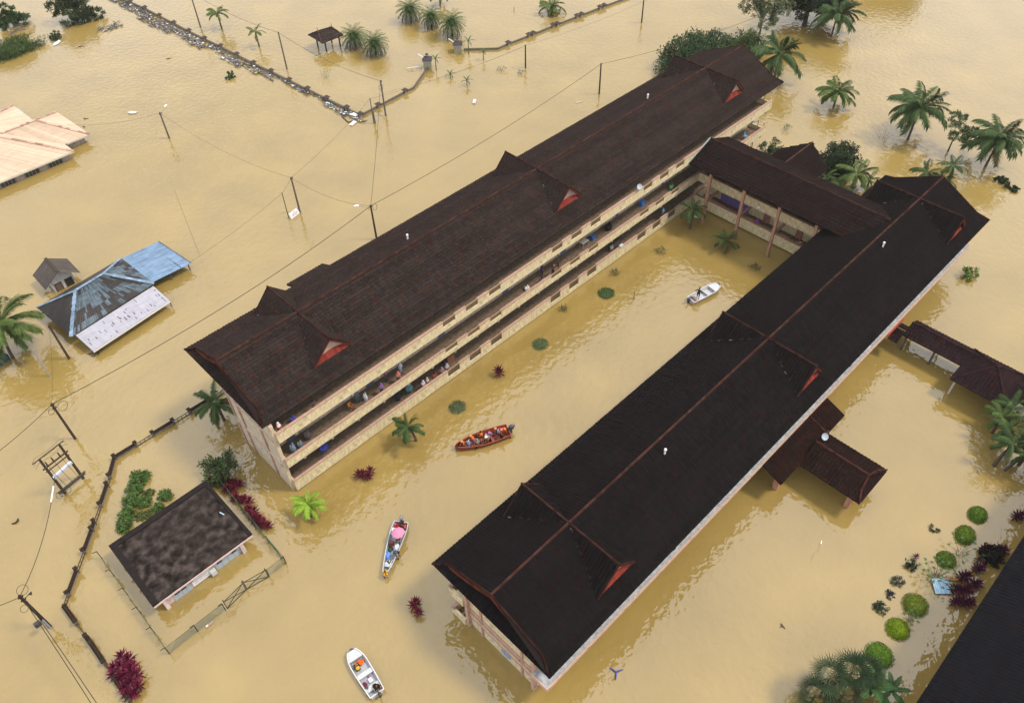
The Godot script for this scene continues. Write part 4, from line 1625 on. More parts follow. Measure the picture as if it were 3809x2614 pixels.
func fence_run(t: Node3D, pts: Array, skip_first: bool) -> void:
	# pts: the run's corners; tiled wall panels alternate with railings
	var L := 0.0
	for i in pts.size() - 1:
		var a: Vector3 = pts[i]
		var b: Vector3 = pts[i + 1]
		var l := a.distance_to(b)
		var d := (b - a) / l
		var x := 0.0
		var step := 3.2
		var k := 0
		while x < l - 0.2:
			var e := minf(x + (2.3 if k % 2 == 0 else 1.9), l)
			if k % 2 == 0:
				var g := Geo.new()
				g.bar(a + d * x + Vector3(0, -0.6, 0), a + d * e + Vector3(0, -0.6, 0), 0.16, 2.0, C(0.22, 0.19, 0.16))
				obj("fence_wall", g, plaster(), t)
				var c := Geo.new()
				var s := d.cross(Vector3.UP)
				for q in [1.0, -1.0]:
					c.quad(a + d * x + s * q * 0.2 + Vector3(0, 0.45, 0), a + d * e + s * q * 0.2 + Vector3(0, 0.45, 0), a + d * e + Vector3(0, 0.62, 0), a + d * x + Vector3(0, 0.62, 0), C(0.026, 0.019, 0.015))
				c.bar(a + d * x + Vector3(0, 0.64, 0), a + d * e + Vector3(0, 0.64, 0), 0.1, 0.08, C(0.03, 0.021, 0.017))
				obj("tiled_coping", c, mat("wood", Color.WHITE, 0.9, 0.08), t)
				for q in [x, e]:
					if q < 0.1 and i == 0 and skip_first:
						continue
					if q > l - 0.1 and i < pts.size() - 2:
						continue
					var p := Geo.new()
					p.box(a + d * q + Vector3(0, -0.1, 0), Vector3(0.26, 1.7, 0.26), C(0.14, 0.115, 0.095))
					p.box(a + d * q + Vector3(0, 0.78, 0), Vector3(0.38, 0.1, 0.38), C(0.028, 0.021, 0.018))
					obj("fence_pillar", p, plaster(), t)
			else:
				var g := Geo.new()
				for y in [0.42, 0.08]:
					g.bar(a + d * x + Vector3(0, y, 0), a + d * e + Vector3(0, y, 0), 0.07, 0.06, C(0.06, 0.045, 0.03))
				for q in 5:
					g.box(a + d * lerpf(x, e, q / 4.0) + Vector3(0, -0.2, 0), Vector3(0.05, 1.3, 0.05), C(0.06, 0.045, 0.03))
				obj("railing", g, mat("wood", Color.WHITE, 0.9, 0.08), t)
			x = e
			k += 1


func post_cap(t: Node3D, p: Vector3) -> void:
	var g := Geo.new()
	g.box(p + Vector3(0, -0.3, 0), Vector3(0.45, 1.3, 0.45), C(0.34, 0.3, 0.22))
	obj("fence_pillar", g, plaster(), t)
	var c := Geo.new()
	c.box(p + Vector3(0, 0.4, 0), Vector3(0.85, 0.09, 0.85), C(0.06, 0.05, 0.045))
	c.tube([p + Vector3(0, 0.42, 0), p + Vector3(0, 0.72, 0)], [0.42, 0.06], 4, C(0.07, 0.055, 0.05))
	obj("pillar_cap", c, mat("wood", Color.WHITE, 0.9, 0.08), t)


func wall_line(t: Node3D, pts: Array, top: float) -> void:
	for i in pts.size() - 1:
		var g := Geo.new()
		g.bar(pts[i] + Vector3(0, top - 0.8, 0), pts[i + 1] + Vector3(0, top - 0.8, 0), 0.2, 1.5, C(0.3, 0.27, 0.2))
		obj("wall_panel", g, plaster(), t)
		var c := Geo.new()
		c.bar(pts[i] + Vector3(0, top, 0), pts[i + 1] + Vector3(0, top, 0), 0.34, 0.12, C(0.10, 0.085, 0.065))
		obj("coping", c, plaster(), t)


func wire_fence(label: String, pts: Array, h: float, arms: Array) -> void:
	var t := thing("wire_fence", label, "fence")
	var g := Geo.new()
	var col := C(0.05, 0.085, 0.06)
	for i in pts.size() - 1:
		var a: Vector3 = pts[i]
		var b: Vector3 = pts[i + 1]
		var l := a.distance_to(b)
		var d := (b - a) / l
		var n := int(l / 0.14)
		for k in n:
			for s in [1.0, -1.0]:
				var x0 := k * 0.14
				var x1 := clampf(x0 + s * h, 0, l)
				g.bar(a + d * x0 + Vector3(0, -0.05, 0), a + d * x1 + Vector3(0, absf(x1 - x0), 0), 0.011, 0.011, col)
		g.bar(a + Vector3(0, h, 0), b + Vector3(0, h, 0), 0.03, 0.03, col * 0.7)
	obj("wire_mesh", g, mat("wood", Color.WHITE, 0.9, 0.08), t)
	var m := Geo.new()
	m.bar(Vector3(0, -1.2, 0), Vector3(0, h + 0.1, 0), 0.07, 0.07, C(0.035, 0.04, 0.035))
	var pm := m.mesh()
	for i in pts.size() - 1:
		var a: Vector3 = pts[i]
		var b: Vector3 = pts[i + 1]
		var n := maxi(1, int(round(a.distance_to(b) / 2.6)))
		for k in n + (1 if i == pts.size() - 2 else 0):
			put("post", pm, mat("wood", Color.WHITE, 0.9, 0.08), t, Transform3D(Basis.IDENTITY, a.lerp(b, float(k) / n)))
			var ar := Geo.new()
			var p := a.lerp(b, float(k) / n) + Vector3(0, h + 0.08, 0)
			ar.bar(p, p + Vector3(-0.35, 0.35, 0.2), 0.05, 0.05, C(0.035, 0.04, 0.035))
			obj("barbed_wire_arm", ar, mat("wood", Color.WHITE, 0.9, 0.08), t)


func gate_leaf(label: String, a: Vector3, b: Vector3, h: float) -> void:
	var t := thing("mesh_gate", label, "gate")
	var col := C(0.045, 0.045, 0.03)
	var f := Geo.new()
	for e in [[Vector3(0, h, 0), Vector3(0, h, 0)], [Vector3(0, 0.05, 0), Vector3(0, 0.05, 0)], [Vector3(0, 0.05, 0), Vector3(0, h, 0)], [Vector3(0, h, 0), Vector3(0, 0.05, 0)]]:
		f.bar(a + e[0], b + e[1], 0.05, 0.05, col)
	for p in [a, b]:
		f.bar(p + Vector3(0, -0.5, 0), p + Vector3(0, h + 0.35, 0), 0.07, 0.07, col)
	obj("gate_frame", f, mat("wood", Color.WHITE, 0.9, 0.08), t)
	var g := Geo.new()
	var d := (b - a)
	for k in 14:
		g.bar(a + d * k / 14.0, a + d * k / 14.0 + Vector3(0, h, 0), 0.008, 0.008, C(0.06, 0.09, 0.07))
	obj("wire_mesh", g, mat("wood", Color.WHITE, 0.9, 0.08), t)


func fences() -> void:
	var t := thing("boundary_fence", "low boundary fence of tiled wall panels and railings winding past the pump house", "fence")
	fence_run(t, [Vector3(4.24, 0, -63.2), Vector3(17.0, 0, -63.1)], false)
	fence_run(t, [Vector3(4.24, 0, -63.2), Vector3(2.2, 0, -60.6), Vector3(-1.1, 0, -56.85), Vector3(-6.25, 0, -51.3)], true)
	fence_run(t, [Vector3(-6.25, 0, -51.3), Vector3(-6.05, 0, -46.2), Vector3(-5.92, 0, -36.5), Vector3(-5.8, 0, -28.0)], true)
	wire_fence("green wire fence with angled posts on the pump house's outer side", [Vector3(-1.8, 0, -53.6), Vector3(-1.8, 0, -40.95), Vector3(3.6, 0, -41.0)], 1.15, [])
	wire_fence("green wire fence beside the row of red cordylines at the pump house", [Vector3(10.25, 0, -53.8), Vector3(9.95, 0, -43.9), Vector3(9.9, 0, -41.0), Vector3(8.1, 0, -41.0)], 1.15, [])
	gate_leaf("wire gate leaf nearer the fence corner, braced with crossed bars, before the pump house", Vector3(3.8, 0, -41.0), Vector3(5.9, 0, -41.35), 1.25)
	gate_leaf("wire gate leaf nearer the cordyline fence, braced with crossed bars, before the pump house", Vector3(6.0, 0, -41.35), Vector3(8.0, 0, -41.0), 1.25)
	var g := Geo.new()
	g.box(Vector3(0, 0.04, 0), Vector3(0.75, 0.1, 0.2), C(0.25, 0.19, 0.16))
	g.box(Vector3(-0.25, 0.1, 0), Vector3(0.2, 0.05, 0.18), C(0.5, 0.46, 0.4))
	lone("drift_plank", g, mat("wood", Color.WHITE, 0.9, 0.08), "short brown plank drifting against the wire fence before the pump house", "plank", Vector3(1.95, 0, -40.8), 0.0)


func sheet_mat(called: String, tex_seed: int, lo: float) -> StandardMaterial3D:
	if mats.has(called):
		return mats[called]
	return mat(called, Color.WHITE, 0.5, 0.4, noise_tex(tex_seed, 0.03, 256, lo, 1.0, Vector2(0.5, 1.8), 4, 0.7), Vector3(0.12, 0.12, 0.12))


func corrugated(g: Geo, a: Vector3, b: Vector3, d: Vector3, e: Vector3, n: int, hgt: float, col: Color, vary := 0.12) -> void:
	# ribs run from edge a-b (lower) to e-d (upper); a,b,d,e counter-clockwise from above
	var up := (b - a).cross(e - a).normalized()
	if up.y < 0:
		up = -up
	for i in n:
		var f0 := float(i) / n
		var fm := (i + 0.3) / n
		var f2 := (i + 0.6) / n
		var f1 := (i + 1.0) / n
		var c := jit(col, vary)
		var L := [a.lerp(b, f0), a.lerp(b, fm) + up * hgt, a.lerp(b, f2) + up * hgt, a.lerp(b, f1)]
		var U := [e.lerp(d, f0), e.lerp(d, fm) + up * hgt, e.lerp(d, f2) + up * hgt, e.lerp(d, f1)]
		for k in 3:
			g.quad(L[k], L[k + 1], U[k + 1], U[k], c)


func left_houses() -> void:
	# the pale pink hip-roofed house cut by the frame
	var t := thing("hip_roof_house", "half-sunk house with pale pink ribbed hip roofs", "house")
	var m := sheet_mat("sheet_pink", 51, 0.86)
	var pk := C(0.50, 0.385, 0.285)
	var R := Geo.new()
	var y := 1.25
	# main roof: eave corners and ridge
	var fr := Vector3(25.6, y, -119.5)
	var fl := Vector3(-12, y, -119.5)
	var br := Vector3(24.6, y, -139.6)
	var bl := Vector3(-12, y, -139.6)
	var rr := Vector3(15.4, 5.2, -129.5)
	var rl := Vector3(-12, 5.2, -129.5)
	corrugated(R, fl, fr, rr, rl, 110, 0.05, pk)
	corrugated(R, br, bl, rl, rr, 110, 0.05, pk)
	corrugated(R, fr, br, rr, rr, 60, 0.05, pk)
	# second, lower wing
	var a := Vector3(29.3, y, -122.3)
	var b := Vector3(28.6, y, -132.5)
	var c := Vector3(19.0, y + 0.9, -132.3)
	var d := Vector3(19.0, y + 0.9, -122.2)
	var ap := Vector3(24.2, 3.75, -127.4)
	var ar := Vector3(18.0, 3.75, -127.4)
	corrugated(R, Vector3(19, y, -122.3), a, ap, ar, 34, 0.05, pk)
	corrugated(R, a, b, ap, ap, 34, 0.05, pk)
	corrugated(R, b, Vector3(19, y, -132.5), ar, ap, 34, 0.05, pk)
	obj("roof_sheets", R, m, t)
	var g := Geo.new()
	for e in [[fr, rr], [br, rr], [rr, rl], [a, ap], [b, ap], [ap, ar]]:
		var n := 14
		for i in n:
			g.bar(e[0].lerp(e[1], float(i) / n) + Vector3(0, 0.06, 0), e[0].lerp(e[1], (i + 1.0) / n) + Vector3(0, 0.06, 0), 0.4, 0.07, jit(C(0.34, 0.22, 0.17), 0.45))
	obj("ridge_capping", g, mat("wood", Color.WHITE, 0.9, 0.08), t)
	var w := Geo.new()
	for e in [[-12.0, 25.0, -138.6, -120.1], [15.0, 28.5, -131.9, -122.9]]:
		w.span(Vector3(e[0], -3, e[2]), Vector3(e[1], y - 0.05, e[3]), C(0.36, 0.3, 0.26))
	obj("wall", w, plaster(), t)
	piece("gutter", Vector3(-12, y - 0.2, -119.56), Vector3(25.6, y + 0.02, -119.45), C(0.42, 0.4, 0.34), mat("satin", Color.WHITE, 0.45, 0.5), t)
	piece("gutter", Vector3(25.7, y - 0.2, -122.36), Vector3(29.3, y + 0.02, -122.25), C(0.42, 0.4, 0.34), mat("satin", Color.WHITE, 0.45, 0.5), t)
	var x := 11.2
	while x < 24:
		var q := Geo.new()
		q.span(Vector3(x, -1, -120.1), Vector3(x + 2.2, y - 0.2, -120.06), C(0.02, 0.02, 0.02))
		for i in 5:
			q.box(Vector3(x + 0.1 + i * 0.5, 0, -120.03), Vector3(0.04, 2.2, 0.04), C(0.3, 0.3, 0.28))
		obj("window", q, mat("satin", Color.WHITE, 0.45, 0.5), t)
		x += 3.45
	# small white hut
	var h := thing("gable_hut", "small white hut with steep brown gable roof behind the blue-ridged house", "hut")
	var hw := Geo.new()
	hw.span(Vector3(10.7, -3, -95.2), Vector3(13.35, 1.7, -92.55), C(0.52, 0.52, 0.53))
	hw.slab([Vector3(10.7, 1.7, -92.55), Vector3(13.35, 1.7, -92.55), Vector3(12.0, 2.75, -92.55)], Vector3(0, 0, 1), 0.15, C(0.52, 0.52, 0.53))
	obj("wall", hw, plaster(), h)
	for e in [[11.35, C(0.14, 0.10, 0.075), 0.8], [12.65, C(0.03, 0.025, 0.022), 0.85]]:
		var dr := Geo.new()
		dr.span(Vector3(e[0] - e[2] / 2, -1, -92.55), Vector3(e[0] + e[2] / 2, 1.15, -92.5), e[1])
		for s in [-1.0, 1.0]:
			dr.box(Vector3(e[0] + s * e[2] / 2, 0.1, -92.48), Vector3(0.07, 2.2, 0.07), C(0.05, 0.045, 0.04))
		dr.box(Vector3(e[0], 1.15, -92.48), Vector3(e[2], 0.07, 0.07), C(0.05, 0.045, 0.04))
		for i in 4:
			dr.box(Vector3(e[0], 0.2 + i * 0.25, -92.49), Vector3(e[2], 0.03, 0.03), C(0.08, 0.06, 0.05))
		obj("door", dr, mat("wood", Color.WHITE, 0.9, 0.08), h)
	for s in [1.0, -1.0]:
		var v := Vector3(s * 2.2, 1.5, 0)
		var L := v.length()
		var dk := Geo.new()
		var q := Vector3(11.95 - s * 2.2, 1.5, -95.7)
		corrugated(dk, q if s > 0 else q + Vector3(0, 0, 3.9), q + Vector3(0, 0, 3.9) if s > 0 else q, Vector3(11.95, 3.0, -91.8) if s > 0 else Vector3(11.95, 3.0, -95.5), Vector3(11.95, 3.0, -95.5) if s > 0 else Vector3(11.95, 3.0, -91.8), 22, 0.03, C(0.075, 0.058, 0.05), 0.35)
		obj("roof_sheet", dk, sheet_mat("sheet_brown", 52, 0.5), h)
	var rg := Geo.new()
	rg.bar(Vector3(11.95, 3.03, -95.5), Vector3(11.95, 3.03, -91.75), 0.35, 0.08, C(0.05, 0.04, 0.035))
	obj("ridge_capping", rg, mat("wood", Color.WHITE, 0.9, 0.08), h)
	# house with weathered blue ridges
	var k := thing("hip_roof_house", "half-sunk house with dark weathered hip roof and flaking pale blue ridges", "house")
	var e1 := 1.5
	var wz := FastNoiseLite.new()
	wz.seed = 5
	wz.frequency = 0.07
	var p0 := Vector3(7.72, e1, -89.5)
	var p1 := Vector3(8.46, e1, -81.75)
	var p2 := Vector3(19.58, e1, -83.3)
	var p3 := Vector3(18.98, e1, -90.8)
	var r0 := Vector3(11.85, 3.5, -86.3)
	var r1 := Vector3(15.55, 3.5, -86.8)
	for f in [[p1, p2, r1, r0, 40], [p3, p0, r0, r1, 40], [p0, p1, r0, r0, 26], [p2, p3, r1, r1, 26]]:
		var sh := Geo.new()
		var rows := 6
		for row in rows:
			var u0 := float(row) / rows
			var u1 := (row + 1.0) / rows
			var n: int = f[4]
			for i in n:
				var g0 := float(i) / n
				var g1 := (i + 1.0) / n
				var A: Vector3 = f[0].lerp(f[1], g0).lerp(f[3].lerp(f[2], g0), u0)
				var B: Vector3 = f[0].lerp(f[1], g1).lerp(f[3].lerp(f[2], g1), u0)
				var D: Vector3 = f[0].lerp(f[1], g1).lerp(f[3].lerp(f[2], g1), u1)
				var E: Vector3 = f[0].lerp(f[1], g0).lerp(f[3].lerp(f[2], g0), u1)
				var wk := wz.get_noise_2d(i * 1.0, row * 3.0) + (0.12 if f[0] == p1 or f[0] == p2 else -0.6)
				var worn := wk > 0.06 + rng.randf_range(-0.14, 0.14)
				corrugated(sh, A, B, D, E, 1, 0.025, C(0.10, 0.145, 0.19) if worn else C(0.026, 0.021, 0.021), 0.35)
		obj("roof_sheets", sh, sheet_mat("sheet_worn", 53, 0.35), k)
	var rc := Geo.new()
	for f in [[p0, r0, 0.3], [p1, r0, 0.42], [p2, r1, 0.42], [p3, r1, 0.34], [r0, r1, 0.34]]:
		for i in 16:
			rc.bar(f[0].lerp(f[1], i / 16.0) + Vector3(0, 0.05, 0), f[0].lerp(f[1], (i + 1) / 16.0) + Vector3(0, 0.05, 0), f[2] * rng.randf_range(0.75, 1.1), 0.06, jit(C(0.20, 0.30, 0.43), 0.3))
	obj("ridge_capping", rc, sheet_mat("sheet_blue", 54, 0.55), k)
	var kw := Geo.new()
	kw.slab([Vector3(8.6, e1 - 0.05, -89.0), Vector3(9.2, e1 - 0.05, -82.4), Vector3(18.9, e1 - 0.05, -83.8), Vector3(18.4, e1 - 0.05, -90.2)], Vector3.UP, 4.0, C(0.3, 0.25, 0.2))
	obj("wall", kw, plaster(), k)
	var fg := Geo.new()
	fg.bar(p0 + Vector3(0, -0.1, 0), p3 + Vector3(0, -0.1, 0), 0.05, 0.2, C(0.5, 0.5, 0.46))
	obj("gutter", fg, mat("satin", Color.WHITE, 0.45, 0.5), k)
	var sd := thing("metal_shed", "shed with smooth sky-blue sheet roof joined to the weathered hip-roofed house", "shed")
	var sg := Geo.new()
	corrugated(sg, Vector3(19.3, 1.25, -84.0), Vector3(24.9, 1.1, -83.95), Vector3(24.1, 1.3, -90.7), Vector3(19.1, 1.5, -90.7), 40, 0.025, C(0.19, 0.30, 0.46), 0.06)
	obj("roof_sheets", sg, sheet_mat("sheet_blue", 54, 0.55), sd)
	var sl := Geo.new()
	for i in 22:
		var f := i / 22.0
		sl.bar(Vector3(22.9, 1.25, -90.6).lerp(Vector3(23.5, 1.2, -84.0), f), Vector3(22.9, 1.25, -90.6).lerp(Vector3(23.5, 1.2, -84.0), f + 0.035), 0.09, 0.05, jit(C(0.08, 0.09, 0.12), 0.5))
		sl.bar(Vector3(24.02, 1.34, -90.7).lerp(Vector3(24.84, 1.14, -84.0), f), Vector3(24.02, 1.34, -90.7).lerp(Vector3(24.84, 1.14, -84.0), f + 0.035), 0.1, 0.05, jit(C(0.08, 0.08, 0.1), 0.5))
	obj("sheet_lap", sl, mat("wood", Color.WHITE, 0.9, 0.08), sd)
	for p in [Vector3(24.5, 0, -84.3), Vector3(22, 0, -84.3), Vector3(23.8, 0, -90.3), Vector3(20, 0, -90.3)]:
		var q := Geo.new()
		q.box(p + Vector3(0, -0.9, 0), Vector3(0.12, 4.0, 0.12), C(0.1, 0.09, 0.08))
		obj("post", q, mat("wood", Color.WHITE, 0.9, 0.08), sd)
	var aw := thing("metal_awning", "rusting white ribbed awning along the weathered hip-roofed house", "awning")
	var ag := Geo.new()
	var n2 := 11
	var A0 := Vector3(9.3, 0.95, -78.4)
	var A1 := Vector3(19.55, 0.95, -79.75)
	var A2 := Vector3(19.3, 1.5, -82.95)
	var A3 := Vector3(8.95, 1.5, -81.6)
	corrugated(ag, A0, A1, A2, A3, 42, 0.03, C(0.34, 0.34, 0.40), 0.06)
	obj("awning_sheets", ag, sheet_mat("sheet_white", 55, 0.8), aw)
	var ru := Geo.new()
	for i in 30:
		var f := rng.randf()
		var v := rng.randf_range(0.05, 0.8)
		var p := A0.lerp(A1, f).lerp(A3.lerp(A2, f), v) + Vector3(0, 0.045, 0)
		var q := A0.lerp(A1, f).lerp(A3.lerp(A2, f), v + rng.randf_range(0.05, 0.2)) + Vector3(0, 0.045, 0)
		ru.bar(p, q, rng.randf_range(0.04, 0.1), 0.012, jit(C(0.06, 0.035, 0.035), 0.5))
	obj("rust_streaks", ru, mat("wood", Color.WHITE, 0.9, 0.08), aw)
	var gt := Geo.new()
	gt.bar(A0 + Vector3(0, -0.08, 0.08), A1 + Vector3(0, -0.08, 0.08), 0.16, 0.12, C(0.42, 0.4, 0.36))
	obj("gutter", gt, mat("satin", Color.WHITE, 0.45, 0.5), aw)
	for p in [A0, A0.lerp(A1, 0.5), A1]:
		var q := Geo.new()
		q.box(p + Vector3(0, -1.5, -0.2), Vector3(0.1, 2.8, 0.1), C(0.1, 0.09, 0.08))
		obj("post", q, mat("wood", Color.WHITE, 0.9, 0.08), aw)


func gate_area() -> void:
	var p := thing("open_pavilion", "open-sided pavilion with dark tiled hip roof on four posts", "pavilion")
	var e := [Vector3(70.2, 2.25, -123.3), Vector3(70.0, 2.25, -118.9), Vector3(74.45, 2.25, -118.7), Vector3(74.6, 2.25, -122.9)]
	var m := tile_mat("tiles_g", C(0.06, 0.045, 0.04))
	var ra := Vector3(71.1, 3.3, -121.3)
	var rb := Vector3(73.7, 3.3, -120.8)
	var dk := Geo.new()
	for f in [[e[1], e[2], rb, ra], [e[3], e[0], ra, rb], [e[0], e[1], ra, ra], [e[2], e[3], rb, rb]]:
		var o: Vector3 = f[0]
		var u: Vector3 = (f[1] - f[0]).normalized()
		var nrm: Vector3 = (f[1] - f[0]).cross(f[3] - f[0]).normalized()
		var v := nrm.cross(u)
		var poly := PackedVector2Array()
		for q in [f[0], f[1], f[2], f[3]]:
			var pt := Vector2((q - o).dot(u), (q - o).dot(v))
			if poly.is_empty() or poly[poly.size() - 1].distance_to(pt) > 0.01:
				poly.append(pt)
		shed_roof(p, o, u, v, poly, m, C_dark(), 0.1)
	var g := Geo.new()
	for f in [[ra, rb], [e[0], ra], [e[1], ra], [e[2], rb], [e[3], rb]]:
		caps(g, f[0] + Vector3(0, 0.06, 0), f[1] + Vector3(0, 0.06, 0), 0.09, C(0.055, 0.04, 0.035))
	obj("ridge_tiles", g, mat("wood", Color.WHITE, 0.9, 0.08), p)
	for q in [ra, rb]:
		var s := Geo.new()
		s.tube([q, q + Vector3(0, 0.75, 0)], [0.06, 0.02], 6, C(0.06, 0.05, 0.045))
		obj("finial", s, mat("wood", Color.WHITE, 0.9, 0.08), p)
	for q in [Vector3(71.3, 0, -122.6), Vector3(71.3, 0, -120.0), Vector3(74.2, 0, -119.9), Vector3(73.9, 0, -122.0)]:
		var s := Geo.new()
		s.box(q + Vector3(0, 0.3, 0), Vector3(0.2, 3.9, 0.2), C(0.07, 0.055, 0.045))
		obj("post", s, mat("wood", Color.WHITE, 0.9, 0.08), p)
	var names := ["small cream gate pillar house with tiled cap nearer the litter-strewn wall", "small cream gate pillar house with tiled cap nearer the date palms"]
	var at := [Vector3(79.8, 0, -102.5), Vector3(87.1, 0, -102.9)]
	for i in 2:
		var t := thing("gate_pillar", names[i], "gate pillar", at[i], 0.785, "gate pillars")
		var w := Geo.new()
		w.box(Vector3(0, -0.4, 0), Vector3(1.3, 3.2, 1.3), C(0.33, 0.33, 0.22))
		obj("pillar_body", w, plaster(), t)
		var r := Geo.new()
		r.box(Vector3(0, 1.2, 0), Vector3(1.55, 0.1, 1.55), C(0.5, 0.5, 0.46))
		r.box(Vector3(0, 1.42, 0), Vector3(1.5, 0.1, 1.5), C(0.5, 0.5, 0.46))
		obj("white_band", r, plaster(), t)
		var cp := Geo.new()
		cp.tube([Vector3(0, 1.46, 0), Vector3(0, 2.0, 0)], [1.2, 0.2], 4, C(0.055, 0.05, 0.055))
		for v in cp.v.size():
			cp.v[v] = Basis(Vector3.UP, PI / 4) * cp.v[v]
		cp.tube([Vector3(0, 1.95, 0), Vector3(0, 2.3, 0)], [0.16, 0.16], 6, C(0.3, 0.3, 0.26))
		cp.tube([Vector3(0, 2.28, 0), Vector3(0, 2.5, 0)], [0.34, 0.05], 6, C(0.05, 0.045, 0.045))
		obj("tiled_cap", cp, mat("wood", Color.WHITE, 0.9, 0.08), t)
		var em := Geo.new()
		em.slab([Vector3(0.25, 0.15, 0.66), Vector3(0.6, 0.15, 0.66), Vector3(0.55, 0.6, 0.66), Vector3(0.4, 0.7, 0.66), Vector3(0.27, 0.5, 0.66)], Vector3(0, 0, 1), 0.01, C(0.65, 0.65, 0.65))
		obj("white_emblem", em, plaster(), t)
		var ba := Geo.new()
		ba.bar(Vector3(0.2, 1.55, -0.6), Vector3(0.9, 1.9, -1.6), 0.1, 0.12, C(0.6, 0.6, 0.58))
		obj("white_bar", ba, mat("wood", Color.WHITE, 0.9, 0.08), t)
	var gr := Geo.new()
	gr.bar(Vector3(78.7, 0.4, -103.0), Vector3(76.7, 0.3, -104.3), 0.08, 0.1, C(0.6, 0.6, 0.58))
	for i in 4:
		gr.bar(Vector3(78.7, 0.35, -103.0).lerp(Vector3(76.7, 0.25, -104.3), i / 3.0), Vector3(78.7, -0.4, -103.0).lerp(Vector3(76.7, -0.4, -104.3), i / 3.0), 0.05, 0.05, C(0.4, 0.4, 0.36))
	lone("white_railing", gr, mat("wood", Color.WHITE, 0.9, 0.08), "white railing running into the water beside the nearer gate pillar house", "railing")
	var a := thing("boundary_wall", "drowned boundary wall whose capped pillars hold back a belt of drifting rubbish", "wall")
	var pts := [Vector3(55.3, 0, -172.0), Vector3(56.73, 0, -164.42), Vector3(57.34, 0, -159.72), Vector3(57.6, 0, -154.45), Vector3(57.94, 0, -149.54), Vector3(58.2, 0, -144.44), Vector3(58.61, 0, -139.6), Vector3(59.02, 0, -134.75), Vector3(59.34, 0, -129.89), Vector3(59.67, 0, -125.02), Vector3(60.13, 0, -120.29), Vector3(60.52, 0, -115.47), Vector3(60.93, 0, -110.77), Vector3(61.3, 0, -105.97), Vector3(61.73, 0, -101.16), Vector3(61.99, 0, -97.98)]
	wall_line(a, pts, 0.3)
	for q in pts:
		post_cap(a, q + Vector3(0, 0.25, 0))
	var b := thing("boundary_wall", "clean low boundary wall from the rubbish belt's corner to the nearer gate pillar house", "wall")
	wall_line(b, [Vector3(62.3, 0, -98.0), Vector3(65.68, 0, -98.14), Vector3(71.48, 0, -98.47), Vector3(73.34, 0, -98.5), Vector3(79.2, 0, -101.9)], 0.3)
	post_cap(b, Vector3(65.68, 0.25, -98.14))
	post_cap(b, Vector3(71.48, 0.25, -98.47))
	var c := thing("boundary_wall", "long low boundary wall with paired capped pillars running off from the farther gate pillar house", "wall")
	wall_line(c, [Vector3(88.0, 0, -102.4), Vector3(92.3, 0, -98.2), Vector3(94.7, 0, -98.1), Vector3(99.9, 0, -97.5), Vector3(105.6, 0, -97.0), Vector3(111.4, 0, -96.35), Vector3(117.0, 0, -95.7), Vector3(135, 0, -93.5)], 0.3)
	for x in [Vector3(94.68, 0, -98.12), Vector3(99.36, 0, -97.62), Vector3(100.37, 0, -97.48), Vector3(105.09, 0, -97.09), Vector3(106.06, 0, -96.89), Vector3(110.84, 0, -96.45), Vector3(111.93, 0, -96.29), Vector3(116.51, 0, -95.78), Vector3(117.64, 0, -95.68)]:
		post_cap(c, x + Vector3(0, 0.25, 0))


